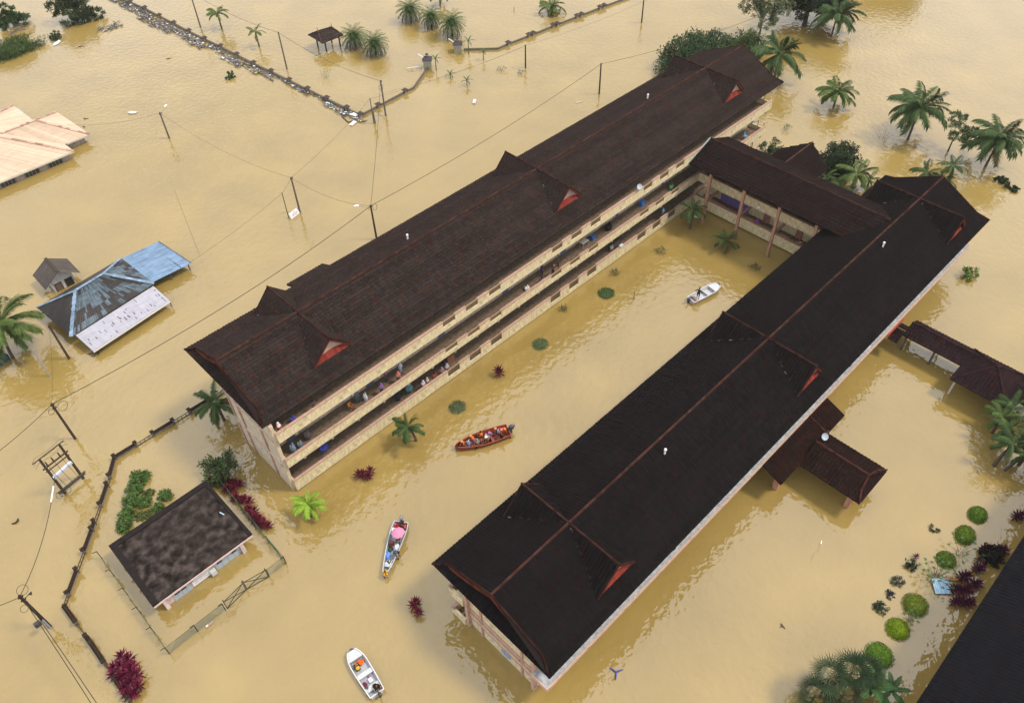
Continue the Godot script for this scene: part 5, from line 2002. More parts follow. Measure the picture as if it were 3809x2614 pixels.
func poles() -> void:
	var wood := C(0.055, 0.042, 0.032)
	var grey := C(0.12, 0.105, 0.09)
	var P := {}
	var list := [
		["a", Vector3(37.92, 0, -114.5), 4.4, "utility pole with white street lamp in open water beyond the pink-roofed house", 1],
		["b", Vector3(60.86, 0, -145.2), 6.6, "farthest dark utility pole standing just past the rubbish-lined wall", 0],
		["c", Vector3(62.8, 0, -119.7), 6.5, "tall utility pole between the rubbish-lined wall and the open pavilion", 0],
		["d", Vector3(64.94, 0, -95.4), 5.95, "grey utility pole with cable coil at the bend of the boundary walls", 1],
		["e", Vector3(91.0, 0, -90.2), 4.0, "short dark pole in open water in front of the paired-pillar wall", 0],
		["f", Vector3(92.9, 0, -75.4), 5.2, "black utility pole just behind the balcony block's last dormer", 0],
		["g", Vector3(117.6, 0, -86.6), 4.0, "distant thin pole in open water near the bushy trees", 0],
		["h", Vector3(41.1, 0, -84.2), 5.7, "utility pole standing beside the small white notice board", 1],
		["i", Vector3(44.8, 0, -72.1), 5.4, "utility pole with white street lamp rising behind the balcony block's roof", 1],
		["j", Vector3(7.0, 0, -80.4), 5.35, "dark leaning-looking wooden pole beside the rusting white awning", 1],
		["k", Vector3(2.5, 0, -68.8), 5.7, "stout wooden pole with cable loops between the railing fence and the H-frame", 2],
	]
	for q in list:
		P[q[0]] = q[1] + Vector3(0, q[2] - 0.1, 0)
		var t := pole("utility_pole", q[3], q[1], q[2], grey if q[0] in ["a", "b", "c", "d", "h"] else wood, 0.15, q[4])
		if q[0] == "a":
			lamp_arm(t, q[2], Vector3(0.85, 0, -0.5).normalized())
		if q[0] == "i":
			lamp_arm(t, q[2], Vector3(-0.8, 0, -0.6).normalized())
			coil(t, Vector3(0.5, q[2] - 0.5, 0.1), 0.42, Vector3(0.4, 0.3, 1).normalized())
		if q[0] == "d":
			coil(t, Vector3(-0.2, q[2] - 1.0, 0.1), 0.45, Vector3(0.2, 0.2, 1).normalized())
		if q[0] == "k":
			coil(t, Vector3(0.7, q[2] - 0.7, 0.3), 0.5, Vector3(0.3, 0.2, 1).normalized())
			coil(t, Vector3(-0.4, q[2] - 0.6, 0.3), 0.35, Vector3(0.6, 0.2, 1).normalized())
	pole("thin_post", "thin metal post standing next to the small white notice board", Vector3(39.4, 0, -84.45), 4.0, C(0.07, 0.06, 0.05), 0.07, 0)
	pole("thin_mast", "very thin tall bare mast in open water past the sky-blue shed", Vector3(27.13, 0, -86.95), 9.6, C(0.3, 0.25, 0.18), 0.035, 0)
	var tw := pole("twin_post", "short weathered twin post with slanting stay near the rubbish corner", Vector3(62.2, 0, -94.9), 4.3, grey, 0.1, 0)
	var g := Geo.new()
	g.tube([Vector3(0.28, -1, 0.1), Vector3(0.12, 2.2, 0.03)], [0.11, 0.1], 7, grey)
	g.bar(Vector3(0, 1.7, 0), Vector3(0.3, 1.7, 0.1), 0.06, 0.12, grey)
	obj("second_post", g, mat("bark", Color.WHITE, 0.95, 0.1), tw)
	var g2 := Geo.new()
	g2.tube([Vector3(0.1, 2.5, 0), Vector3(2.1, -0.1, 0.2)], [0.03, 0.03], 5, grey)
	obj("stay", g2, mat("bark", Color.WHITE, 0.95, 0.1), tw)
	pole("thin_post", "pale grey thin post standing between the coconut palm and the railing fence", Vector3(4.32, 0, -79.4), 4.2, C(0.26, 0.25, 0.24), 0.09, 0)
	pole("thin_post", "short black stake in the far water past the clean boundary wall", Vector3(105, 0, -107), 0.85, wood, 0.06, 0)
	pole("thin_post", "short thin stake in the courtyard water near the man on the white boat", Vector3(59.2, 0, -40.7), 1.15, wood, 0.04, 0)
	# pole at the bottom corner, bowed, with its fittings
	var bt := pole("utility_pole", "bowed wooden pole crowded with fuses and cable coils, outside the low boundary fence", Vector3(-7.96, 0, -50.56), 5.7, C(0.035, 0.026, 0.022), 0.17, 2)
	for i in 5:
		var f := Geo.new()
		f.tube([Vector3(0.15, 5.0, 0), Vector3(0.55, 5.0 + 0.1 * i, -0.2 + 0.1 * i), Vector3(0.75, 4.9 + 0.1 * i, -0.3 + 0.15 * i)], [0.02, 0.02, 0.06], 6, C(0.03, 0.03, 0.03))
		obj("fuse_arm", f, mat("bark", Color.WHITE, 0.95, 0.1), bt, true)
	coil(bt, Vector3(0.4, 5.75, -0.3), 0.42, Vector3(0.2, 0.6, 0.7).normalized())
	coil(bt, Vector3(-0.3, 4.6, 0.5), 0.3, Vector3(0.2, 0.5, 0.7).normalized())
	var bx := Geo.new()
	bx.box(Vector3(-0.45, 1.7, 0.35), Vector3(0.5, 0.45, 0.35), C(0.025, 0.025, 0.03))
	obj("fuse_box", bx, mat("satin", Color.WHITE, 0.45, 0.5), bt)
	var cd := Geo.new()
	cd.tube([Vector3(0, -0.5, 0.2), Vector3(0, 1.6, 0.2)], [0.08, 0.08], 7, C(0.2, 0.22, 0.28))
	obj("conduit", cd, mat("satin", Color.WHITE, 0.45, 0.5), bt, true)
	# the H-frame
	var h := thing("h_frame_pole", "H-frame of two wooden poles with crossbeams, insulators and pale beam in the water", "power structure")
	var pa := Vector3(0.9, 0, -63.4)
	var pb := Vector3(-1.15, 0, -63.0)
	for p in [pa, pb]:
		var s := Geo.new()
		s.tube([p + Vector3(0, -1.5, 0), p + Vector3(0, 5.6, 0)], [0.15, 0.11], 8, wood)
		obj("leg", s, mat("bark", Color.WHITE, 0.95, 0.1), h, true)
	var d: Vector3 = (pa - pb).normalized()
	for e in [[4.4, 0.3, 0.12, wood], [3.9, 0.2, 0.09, wood], [0.75, 0.5, 0.14, C(0.07, 0.06, 0.05)], [0.5, 0.4, 0.1, C(0.07, 0.06, 0.05)]]:
		var s := Geo.new()
		s.bar(pb - d * e[1] + Vector3(0, e[0], 0.14), pa + d * e[1] + Vector3(0, e[0], 0.14), e[2], e[2], e[3])
		obj("crossbeam", s, mat("bark", Color.WHITE, 0.95, 0.1), h)
	var pl := Geo.new()
	pl.bar(pb + Vector3(0, 2.8, 0.2), pa + Vector3(0, 3.0, 0.2), 0.3, 0.26, C(0.40, 0.44, 0.52))
	obj("pale_beam", pl, mat("satin", Color.WHITE, 0.45, 0.5), h)
	var top := Geo.new()
	top.bar(pb - d * 0.7 + Vector3(0, 5.65, 0), pa + d * 0.5 + Vector3(0, 5.65, 0), 0.08, 0.08, wood)
	obj("crossbeam", top, mat("bark", Color.WHITE, 0.95, 0.1), h)
	for i in 3:
		var q := pb.lerp(pa, [0.12, 0.42, 0.75][i]) + Vector3(0, 4.5, 0.1)
		var s := Geo.new()
		s.tube([q, q + Vector3(0, 0.5, 0)], [0.08, 0.06], 7, C(0.03, 0.028, 0.026))
		obj("insulator", s, mat("satin", Color.WHITE, 0.45, 0.5), h, true)
		var c := Geo.new()
		c.tube([q + Vector3(0, 0.4, 0), q + Vector3(0.1, -1.8, 0.3), q + Vector3(0.25, -3.7, 0.1)], [0.018, 0.018, 0.018], 4, C(0.03, 0.03, 0.03), false)
		obj("lead", c, mat("bark", Color.WHITE, 0.95, 0.1), h)
		var c2 := Geo.new()
		var o := Vector3(0, 5.75 - 0.08 * i, 0.35 * (i - 1))
		c2.tube([pb - d * 0.75 + o + Vector3(0, -0.4, 0), pb - d * 0.3 + o, pb.lerp(pa, 0.5) + o + Vector3(0, -0.2, 0), pa + d * 0.2 + o, pa + d * 0.6 + o + Vector3(0, -0.25, 0)], [0.018, 0.018, 0.018, 0.018, 0.018], 4, C(0.03, 0.03, 0.03), false)
		obj("lead", c2, mat("bark", Color.WHITE, 0.95, 0.1), h)
	for i in 3:
		coil(h, pb + Vector3(0.3 - 0.4 * i, 0.6, 0.4), 0.35, Vector3(0.3 * i, 0.4, 1).normalized())
	cable("cable from the farthest pole by the rubbish wall to the pole near the pavilion", P.b, P.c, 0.7)
	cable("cable sagging from the pavilion's pole to the pole at the walls' bend", P.c, P.d, 0.9)
	cable("long cable from the walls' bend to the lamp pole behind the balcony block", P.d, P.i, 0.6)
	cable("cable from the balcony block's lamp pole to the black pole near its last dormer", P.i, P.f, 0.8, 0.03)
	cable("cable from the black pole near the last dormer into the feathery tree", P.f, Vector3(131, 5, -66), 0.9)
	cable("long dark cable past the balcony block's near end to the stout pole", P.i, P.k, 1.2, 0.035)
	cable("cable leaving the stout pole away from the railing fence", P.k, Vector3(-7.5, 5.2, -66.5), 0.4, 0.03)
	cable("thin wire from the stout pole up to the pole beside the white awning", P.k, P.j, 0.4, 0.012)
	cable("drooping thin cable between the notice board's pole and the lamp pole", P.h, P.i, 1.0, 0.018)
	cable("drooping thin cable from the notice board's pole to the lamp pole in open water", P.h, P.a, 1.3, 0.014)
	cable("thin cable from the notice board's pole to the weathered twin post", P.h, Vector3(62.2, 4.2, -94.9), 0.5, 0.015)
	cable("thin cable from the post beside the notice board down to the sky-blue shed", Vector3(39.4, 3.9, -84.45), Vector3(24.85, 1.3, -84.0), 0.3, 0.014)
	cable("short cable joining the notice board's pole and thin post", P.h, Vector3(39.4, 3.9, -84.45), 0.1, 0.014, 6)
	cable("faint cable from the weathered twin post to the short pole in open water", Vector3(62.2, 4.2, -94.9), P.e, 0.6, 0.012)
	cable("faint cable from the pole at the walls' bend to the short pole in open water", P.d - Vector3(0, 2, 0), P.e - Vector3(0, 0.1, 0), 0.6, 0.012)
	cable("faint cable between the short pole in open water and the distant thin pole", P.e, P.g, 0.5, 0.012)
	cable("faint cable leaving the distant thin pole towards the bushy trees", P.g, Vector3(133, 5.5, -84), 0.4, 0.012)
	cable("thin cable from the open-water lamp pole to the pink-roofed house", P.a, Vector3(27, 2.0, -127), 0.8, 0.014)
	var lo := Vector3(-0.9, 0.9, -62.6)
	cable("cable with white sleeve running from the H-frame to the bowed pole", lo + Vector3(0, 2.3, 0), Vector3(-7.9, 5.5, -50.7), 0.9, 0.03)
	var sl := Geo.new()
	var q0 := (lo + Vector3(0, 2.3, 0)).lerp(Vector3(-7.9, 5.5, -50.7), 0.09) - Vector3(0, 0.26, 0)
	var q1 := (lo + Vector3(0, 2.3, 0)).lerp(Vector3(-7.9, 5.5, -50.7), 0.22) - Vector3(0, 0.56, 0)
	sl.tube([q0, q1], [0.07, 0.07], 7, C(0.65, 0.66, 0.68))
	lone("cable_sleeve", sl, mat("satin", Color.WHITE, 0.45, 0.5), "white insulating sleeve round the cable that leaves the H-frame", "cable sleeve", Vector3.ZERO, 0, "", true)
	cable("thick cable leaving the bowed pole away from the boundary fence", Vector3(-7.96, 5.5, -50.56), Vector3(-14.5, 5.6, -53.0), 0.2, 0.03)
	cable("first of two parallel cables running down from the bowed pole along the boundary fence", Vector3(-7.9, 5.2, -50.5), Vector3(-7.7, 4.4, -31.0), 0.5, 0.03)
	cable("second of two parallel cables running down from the bowed pole, nearer the boundary fence", Vector3(-7.8, 4.8, -50.4), Vector3(-7.3, 4.3, -31.0), 0.5, 0.03)
	var sb := thing("notice_board", "small white notice board with red heading between pole and thin post", "notice board", Vector3(40.2, 0, -84.05), 0.25)
	var b := Geo.new()
	b.box(Vector3(0, 0.45, 0), Vector3(1.75, 0.85, 0.06), C(0.62, 0.62, 0.66), Basis(Vector3.RIGHT, -0.3))
	obj("board", b, mat("satin", Color.WHITE, 0.45, 0.5), sb)
	var tx := Geo.new()
	for e in [[0.68, 0.35, C(0.4, 0.05, 0.04)], [0.45, 1.2, C(0.3, 0.15, 0.15)], [0.26, 1.0, C(0.35, 0.25, 0.25)]]:
		var n := int(e[1] / 0.1)
		for i in n:
			tx.box(Vector3((i - n / 2.0) * 0.1, e[0], 0.04 - (e[0] - 0.45) * 0.3), Vector3(0.06, 0.1, 0.01), e[2], Basis(Vector3.RIGHT, -0.3))
	obj("lettering", tx, mat("satin", Color.WHITE, 0.45, 0.5), sb)


func boat_root(label: String, stern: Vector3, bow: Vector3) -> Node3D:
	var d := bow - stern
	return thing("boat", label, "boat", stern, -atan2(d.z, d.x))


func boats() -> void:
	var al := mat("boat_paint", Color.WHITE, 0.4, 0.45, noise_tex(61, 0.04, 256, 0.72, 1.0, Vector2.ONE, 4, 0.7), Vector3(0.6, 0.6, 0.6))
	var white := C(0.52, 0.54, 0.58)
	var inn := C(0.40, 0.42, 0.47)
	# red boat with evacuees
	var s := Vector3(34.5, 0, -37.05)
	var e := Vector3(29.2, 0, -39.35)
	var r := boat_root("long red boat crowded with people in orange life jackets", s, e)
	var st := hull(r, 5.8, 1.75, 0.62, 0.45, 1.5, C(0.24, 0.035, 0.02), C(0.22, 0.04, 0.025), C(0.30, 0.06, 0.035), al)
	for x in [0.75, 1.9, 3.0, 4.0]:
		thwart(r, x, 0.28, 0.78 if x < 3.5 else 0.62, 0.42, C(0.25, 0.06, 0.04), al)
	outboard(r, 0.55, C(0.045, 0.05, 0.065), 0.0, 0.0, 1.35)
	var yaw := r.rotation.y
	var at := func(x: float, y: float, z: float) -> Vector3: return r.transform * Vector3(x, y, z)
	var face := yaw + PI / 2
	var blk := C(0.02, 0.016, 0.014)
	var org := C(0.48, 0.12, 0.02)
	var crew := "rescuers and evacuees in the red boat"
	var people := [
		["sit", 0.45, 0.12, -0.3, blk, blk, "helmet", C(0.55, 0.16, 0.05), "rescuer in black with orange-white helmet steering at the red boat's outboard", face],
		["hips", 0.95, 0.1, -0.55, blk, blk, "helmet", C(0.5, 0.14, 0.06), "standing rescuer in black with orange helmet next to the red boat's stern", face + 0.4],
		["sit", 1.3, 0.1, 0.15, blk, C(0.03, 0.025, 0.02), "helmet", C(0.52, 0.2, 0.08), "rescuer in black with orange helmet seated behind the blue bag in the red boat", face],
		["sit", 2.55, 0.1, -0.5, blk, blk, "helmet", C(0.65, 0.65, 0.64), "rescuer in black with white helmet seated amidships in the red boat", face],
		["huddle", 1.95, 0.12, 0.3, C(0.35, 0.12, 0.32), C(0.1, 0.05, 0.1), "hijab", C(0.36, 0.13, 0.34), "evacuee in bright purple headscarf huddled by the red boat's side", face + 1.4],
		["huddle", 2.2, 0.12, -0.05, C(0.2, 0.17, 0.15), C(0.06, 0.05, 0.05), "hijab", C(0.24, 0.2, 0.18), "evacuee in grey-brown headscarf in the middle of the red boat", face],
		["sit", 2.85, 0.1, 0.3, org, blk, "hair", C(0.01, 0.008, 0.006), "black-haired evacuee in bright orange life jacket at the red boat's near side", face - 0.5],
		["sit", 3.5, 0.1, -0.42, C(0.16, 0.12, 0.1), blk, "hijab", C(0.25, 0.19, 0.16), "evacuee in pale brown headscarf seated towards the red boat's bow, far side", face + 0.5],
		["huddle", 3.6, 0.12, 0.02, C(0.2, 0.1, 0.16), C(0.1, 0.06, 0.1), "hijab", C(0.26, 0.1, 0.08), "evacuee in dusty pink headscarf in front of the white-helmeted rescuer", face],
		["huddle", 3.7, 0.12, 0.42, org, blk, "helmet", C(0.5, 0.18, 0.08), "crouching person in orange jacket and orange helmet on the red boat's near side", face - 0.2],
		["huddle", 4.3, 0.12, -0.1, C(0.13, 0.13, 0.2), C(0.1, 0.08, 0.12), "hijab", C(0.16, 0.16, 0.24), "evacuee in blue-grey clothes low in the red boat before the bow", face],
		["huddle", 4.75, 0.14, 0.15, C(0.45, 0.12, 0.03), blk, "helmet", C(0.55, 0.2, 0.07), "person in orange jacket nearest the red boat's pointed bow", face],
	]
	for p in people:
		var t := person(p[0], at.call(p[1], p[2], p[3]), p[9], p[4], p[5], p[6], p[7], p[8], crew)
		if p[6] == "helmet" or p[4] == org:
			vest(t, p[0], org if p[4] == org else C(0.35, 0.07, 0.02))
	crate("fuel_can", "red fuel can at the stern of the red boat", "fuel can", at.call(0.35, 0.1, 0.45), Vector3(0.42, 0.34, 0.3), C(0.5, 0.02, 0.03), yaw)
	blob("bundle", "blue bag beside the seated rescuer in the red boat", "bag", at.call(1.0, 0.12, 0.42), Vector3(0.3, 0.24, 0.22), C(0.15, 0.22, 0.45), yaw)
	blob("bundle", "white cloth bundle at the red boat's near side behind its bow", "bag", at.call(4.1, 0.14, 0.38), Vector3(0.34, 0.2, 0.24), C(0.5, 0.42, 0.5), yaw)
	blob("bundle", "small white bag next to the purple-scarved evacuee in the red boat", "bag", at.call(2.35, 0.12, 0.38), Vector3(0.2, 0.22, 0.2), C(0.55, 0.52, 0.55), yaw)
	blob("bundle", "black bag behind the blue bag in the red boat", "bag", at.call(1.45, 0.12, 0.5), Vector3(0.28, 0.2, 0.22), C(0.02, 0.02, 0.025), yaw)
	# grey boat with the pink umbrella
	var g := boat_root("long grey boat with pink umbrella and heaped belongings", Vector3(19.9, 0, -36.6), Vector3(15.25, 0, -33.35))
	hull(g, 5.75, 1.5, 0.5, 0.15, 1.35, C(0.30, 0.33, 0.36), C(0.26, 0.30, 0.34), C(0.46, 0.48, 0.52), al)
	thwart(g, 0.95, 0.3, 0.7, 0.34, C(0.33, 0.36, 0.4), al)
	thwart(g, 4.45, 0.4, 0.42, 0.36, C(0.42, 0.45, 0.5), al)
	outboard(g, 0.45, C(0.16, 0.17, 0.19), 0.05, 0.0, 1.0)
	yaw = g.rotation.y
	face = yaw + PI / 2
	var ag := func(x: float, y: float, z: float) -> Vector3: return g.transform * Vector3(x, y, z)
	var crew2 := "people in the grey boat"
	person("lean", ag.call(0.6, 0.08, 0.1), face + 2.2, C(0.25, 0.03, 0.03), C(0.06, 0.03, 0.03), "hijab", C(0.03, 0.02, 0.02), "stooped person in dark red beside the grey boat's outboard", crew2)
	var um := person("sit", ag.call(1.75, 0.02, -0.25), face, C(0.2, 0.1, 0.12), C(0.03, 0.03, 0.04), "hair", C(0.01, 0.01, 0.01), "person sitting beneath the pink umbrella in the grey boat", crew2)
	person("huddle", ag.call(2.3, 0.1, 0.3), face + 0.6, C(0.13, 0.035, 0.035), C(0.05, 0.02, 0.02), "hijab", C(0.17, 0.05, 0.045), "huddled person in maroon beside the pink umbrella", crew2)
	person("lean", ag.call(3.3, 0.02, -0.25), face + 1.3, C(0.05, 0.055, 0.075), C(0.16, 0.2, 0.24), "hair", C(0.012, 0.01, 0.01), "dark-shirted person leaning over belongings amidships in the grey boat", crew2)
	person("huddle", ag.call(5.25, 0.34, 0.0), face + 0.4, C(0.62, 0.38, 0.02), C(0.6, 0.33, 0.02), "hair", C(0.05, 0.015, 0.012), "person in bright yellow raincoat perched on the grey boat's bow", crew2, 0.95)
	var ub := thing("umbrella", "open pink umbrella held over the grey boat", "umbrella", ag.call(1.75, 0.0, -0.3))
	var c := Geo.new()
	for k in 8:
		for q in 4:
			var a0 := TAU * k / 8
			var a1 := TAU * (k + 1) / 8
			var f0 := q / 4.0
			var f1 := (q + 1) / 4.0
			var pt := func(f: float, a: float) -> Vector3: return Vector3(cos(a) * f * 0.62, 1.75 - 0.26 * f * f, sin(a) * f * 0.62)
			c.quad(pt.call(f1, a0), pt.call(f0, a0), pt.call(f0, a1), pt.call(f1, a1), jit(C(0.48, 0.19, 0.30), 0.04))
	obj("canopy", c, mat("cloth", Color.WHITE, 0.95, 0.15), ub)
	var us := Geo.new()
	us.tube([Vector3(0, 0.6, 0), Vector3(0, 1.85, 0)], [0.012, 0.012], 5, C(0.4, 0.4, 0.4))
	obj("shaft", us, mat("satin", Color.WHITE, 0.45, 0.5), ub)
	var items := [
		["bundle", "bright red bag near the grey boat's outboard", 0.45, 0.4, Vector3(0.3, 0.2, 0.24), C(0.45, 0.02, 0.02)],
		["bundle", "small pink-red bag in the grey boat's stern corner", 0.35, -0.4, Vector3(0.22, 0.2, 0.18), C(0.45, 0.1, 0.1)],
		["bundle", "silver-white bundle just past the pink umbrella", 2.55, -0.2, Vector3(0.36, 0.22, 0.28), C(0.46, 0.5, 0.56)],
		["bundle", "dark green bag next to the silver-white bundle", 2.85, 0.3, Vector3(0.28, 0.18, 0.2), C(0.03, 0.06, 0.05)],
		["bundle", "bright blue bag in the grey boat's narrowing front", 3.5, 0.35, Vector3(0.36, 0.2, 0.22), C(0.1, 0.2, 0.62)],
		["bundle", "black bundle with white straps before the grey boat's front seat", 4.15, 0.0, Vector3(0.3, 0.2, 0.32), C(0.03, 0.03, 0.03)],
	]
	for it in items:
		blob(it[0], it[1], "bag", ag.call(it[2], 0.1, it[3]), it[4], it[5], yaw)
	var stp := Geo.new()
	for i in 3:
		stp.bar(Vector3(-0.2, 0.4, -0.25 + i * 0.2), Vector3(0.25, 0.38, -0.15 + i * 0.2), 0.05, 0.02, C(0.6, 0.6, 0.6))
	lone("white_straps", stp, mat("cloth", Color.WHITE, 0.95, 0.15), "white straps across the black bundle in the grey boat", "straps", ag.call(4.15, 0.0, 0.0), yaw)
	crate("foam_box", "small white box by the stooped person in the grey boat", "box", ag.call(0.95, 0.38, 0.5), Vector3(0.34, 0.16, 0.3), C(0.55, 0.57, 0.6), yaw)
	crate("blue_box", "small blue box in the grey boat's stern corner", "box", ag.call(0.3, 0.1, 0.62), Vector3(0.24, 0.2, 0.24), C(0.06, 0.2, 0.45), yaw)
	var pd := Geo.new()
	pd.bar(Vector3(0, 0.2, 0), Vector3(1.2, 0.25, 0), 0.03, 0.03, C(0.06, 0.07, 0.08))
	pd.box(Vector3(-0.25, 0.2, 0), Vector3(0.5, 0.04, 0.2), C(0.6, 0.62, 0.64))
	lone("paddle", pd, mat("satin", Color.WHITE, 0.45, 0.5), "paddle with white blade lying along the grey boat's side", "paddle", ag.call(3.6, 0.1, -0.42), yaw - 0.05)
	# white boat at the bottom
	var w := boat_root("white boat with round bow carrying two people in black", Vector3(8.45, 0, -25.7), Vector3(9.1, 0, -30.1))
	var ws := hull(w, 4.55, 1.45, 0.5, 0.6, 2.6, white, inn, C(0.6, 0.61, 0.64), al)
	foredeck(w, ws, 3.35, -0.06, C(0.5, 0.51, 0.55), al)
	thwart(w, 2.05, 0.4, 0.72, 0.36, C(0.52, 0.54, 0.57), al)
	thwart(w, 0.75, 0.45, 0.7, 0.34, C(0.48, 0.5, 0.54), al)
	outboard(w, 0.42, C(0.02, 0.02, 0.022), 0.12, 0.0, 0.85)
	yaw = w.rotation.y
	face = yaw + PI / 2
	var aw := func(x: float, y: float, z: float) -> Vector3: return w.transform * Vector3(x, y, z)
	person("lean", aw.call(0.72, 0.0, 0.15), face - 2.9, blk, blk, "hair", C(0.012, 0.01, 0.01), "person all in black bent over the white round-bowed boat's outboard")
	var yb := person("huddle", aw.call(2.75, 0.1, -0.25), face, C(0.025, 0.025, 0.03), C(0.025, 0.025, 0.03), "hair", C(0.3, 0.1, 0.05), "person in black and yellow crouched behind the white boat's foredeck")
	vest(yb, "huddle", C(0.55, 0.33, 0.02))
	blob("bundle", "bright orange cloth under the white boat's foredeck edge", "cloth", aw.call(3.2, 0.08, 0.15), Vector3(0.26, 0.14, 0.36), C(0.6, 0.1, 0.02), yaw)
	crate("cool_box", "white cool box before the black-clad helmsman", "box", aw.call(1.35, 0.08, 0.12), Vector3(0.36, 0.26, 0.3), C(0.6, 0.61, 0.62), yaw)
	blob("bundle", "maroon bag by the white round-bowed boat's side", "bag", aw.call(1.35, 0.08, -0.4), Vector3(0.24, 0.18, 0.16), C(0.16, 0.02, 0.05), yaw)
	blob("bundle", "small purple-white bag beside the white cool box", "bag", aw.call(1.7, 0.08, 0.2), Vector3(0.18, 0.14, 0.14), C(0.26, 0.12, 0.24), yaw)
	blob("bundle", "small dark bag near the helmsman's seat in the round-bowed boat", "bag", aw.call(0.95, 0.36, -0.42), Vector3(0.13, 0.1, 0.12), C(0.06, 0.08, 0.09), yaw)
	# white boat in the courtyard
	var k := boat_root("white boat near the bridge with a lone standing man", Vector3(63.3, 0, -35.4), Vector3(67.9, 0, -34.6))
	var ks := hull(k, 4.7, 1.4, 0.52, 0.62, 2.6, white, C(0.55, 0.56, 0.59), C(0.62, 0.63, 0.66), al)
	foredeck(k, ks, 3.4, -0.06, C(0.55, 0.58, 0.62), al)
	thwart(k, 2.3, 0.1, 0.7, 0.4, C(0.5, 0.52, 0.56), al)
	thwart(k, 0.75, 0.34, 0.66, 0.34, C(0.3, 0.29, 0.25), al)
	outboard(k, 0.42, C(0.05, 0.05, 0.065), -0.15, 0.0, 0.95)
	yaw = k.rotation.y
	face = yaw + PI / 2
	var ak := func(x: float, y: float, z: float) -> Vector3: return k.transform * Vector3(x, y, z)
	person("hips", ak.call(1.1, 0.09, 0.05), face + 0.5, C(0.012, 0.012, 0.014), C(0.014, 0.014, 0.016), "hair", C(0.01, 0.008, 0.008), "man in black standing with hands on hips in the courtyard boat")
	blob("bundle", "red bag at the courtyard boat's stern", "bag", ak.call(0.3, 0.1, 0.32), Vector3(0.26, 0.18, 0.24), C(0.5, 0.02, 0.05), yaw)
	var pk := Geo.new()
	pk.bar(Vector3(0, 0.14, 0), Vector3(1.2, 0.14, 0.1), 0.04, 0.04, C(0.12, 0.12, 0.13))
	lone("paddle", pk, mat("satin", Color.WHITE, 0.45, 0.5), "dark paddle lying along the courtyard boat's side", "paddle", ak.call(2.4, 0.05, 0.4), yaw)


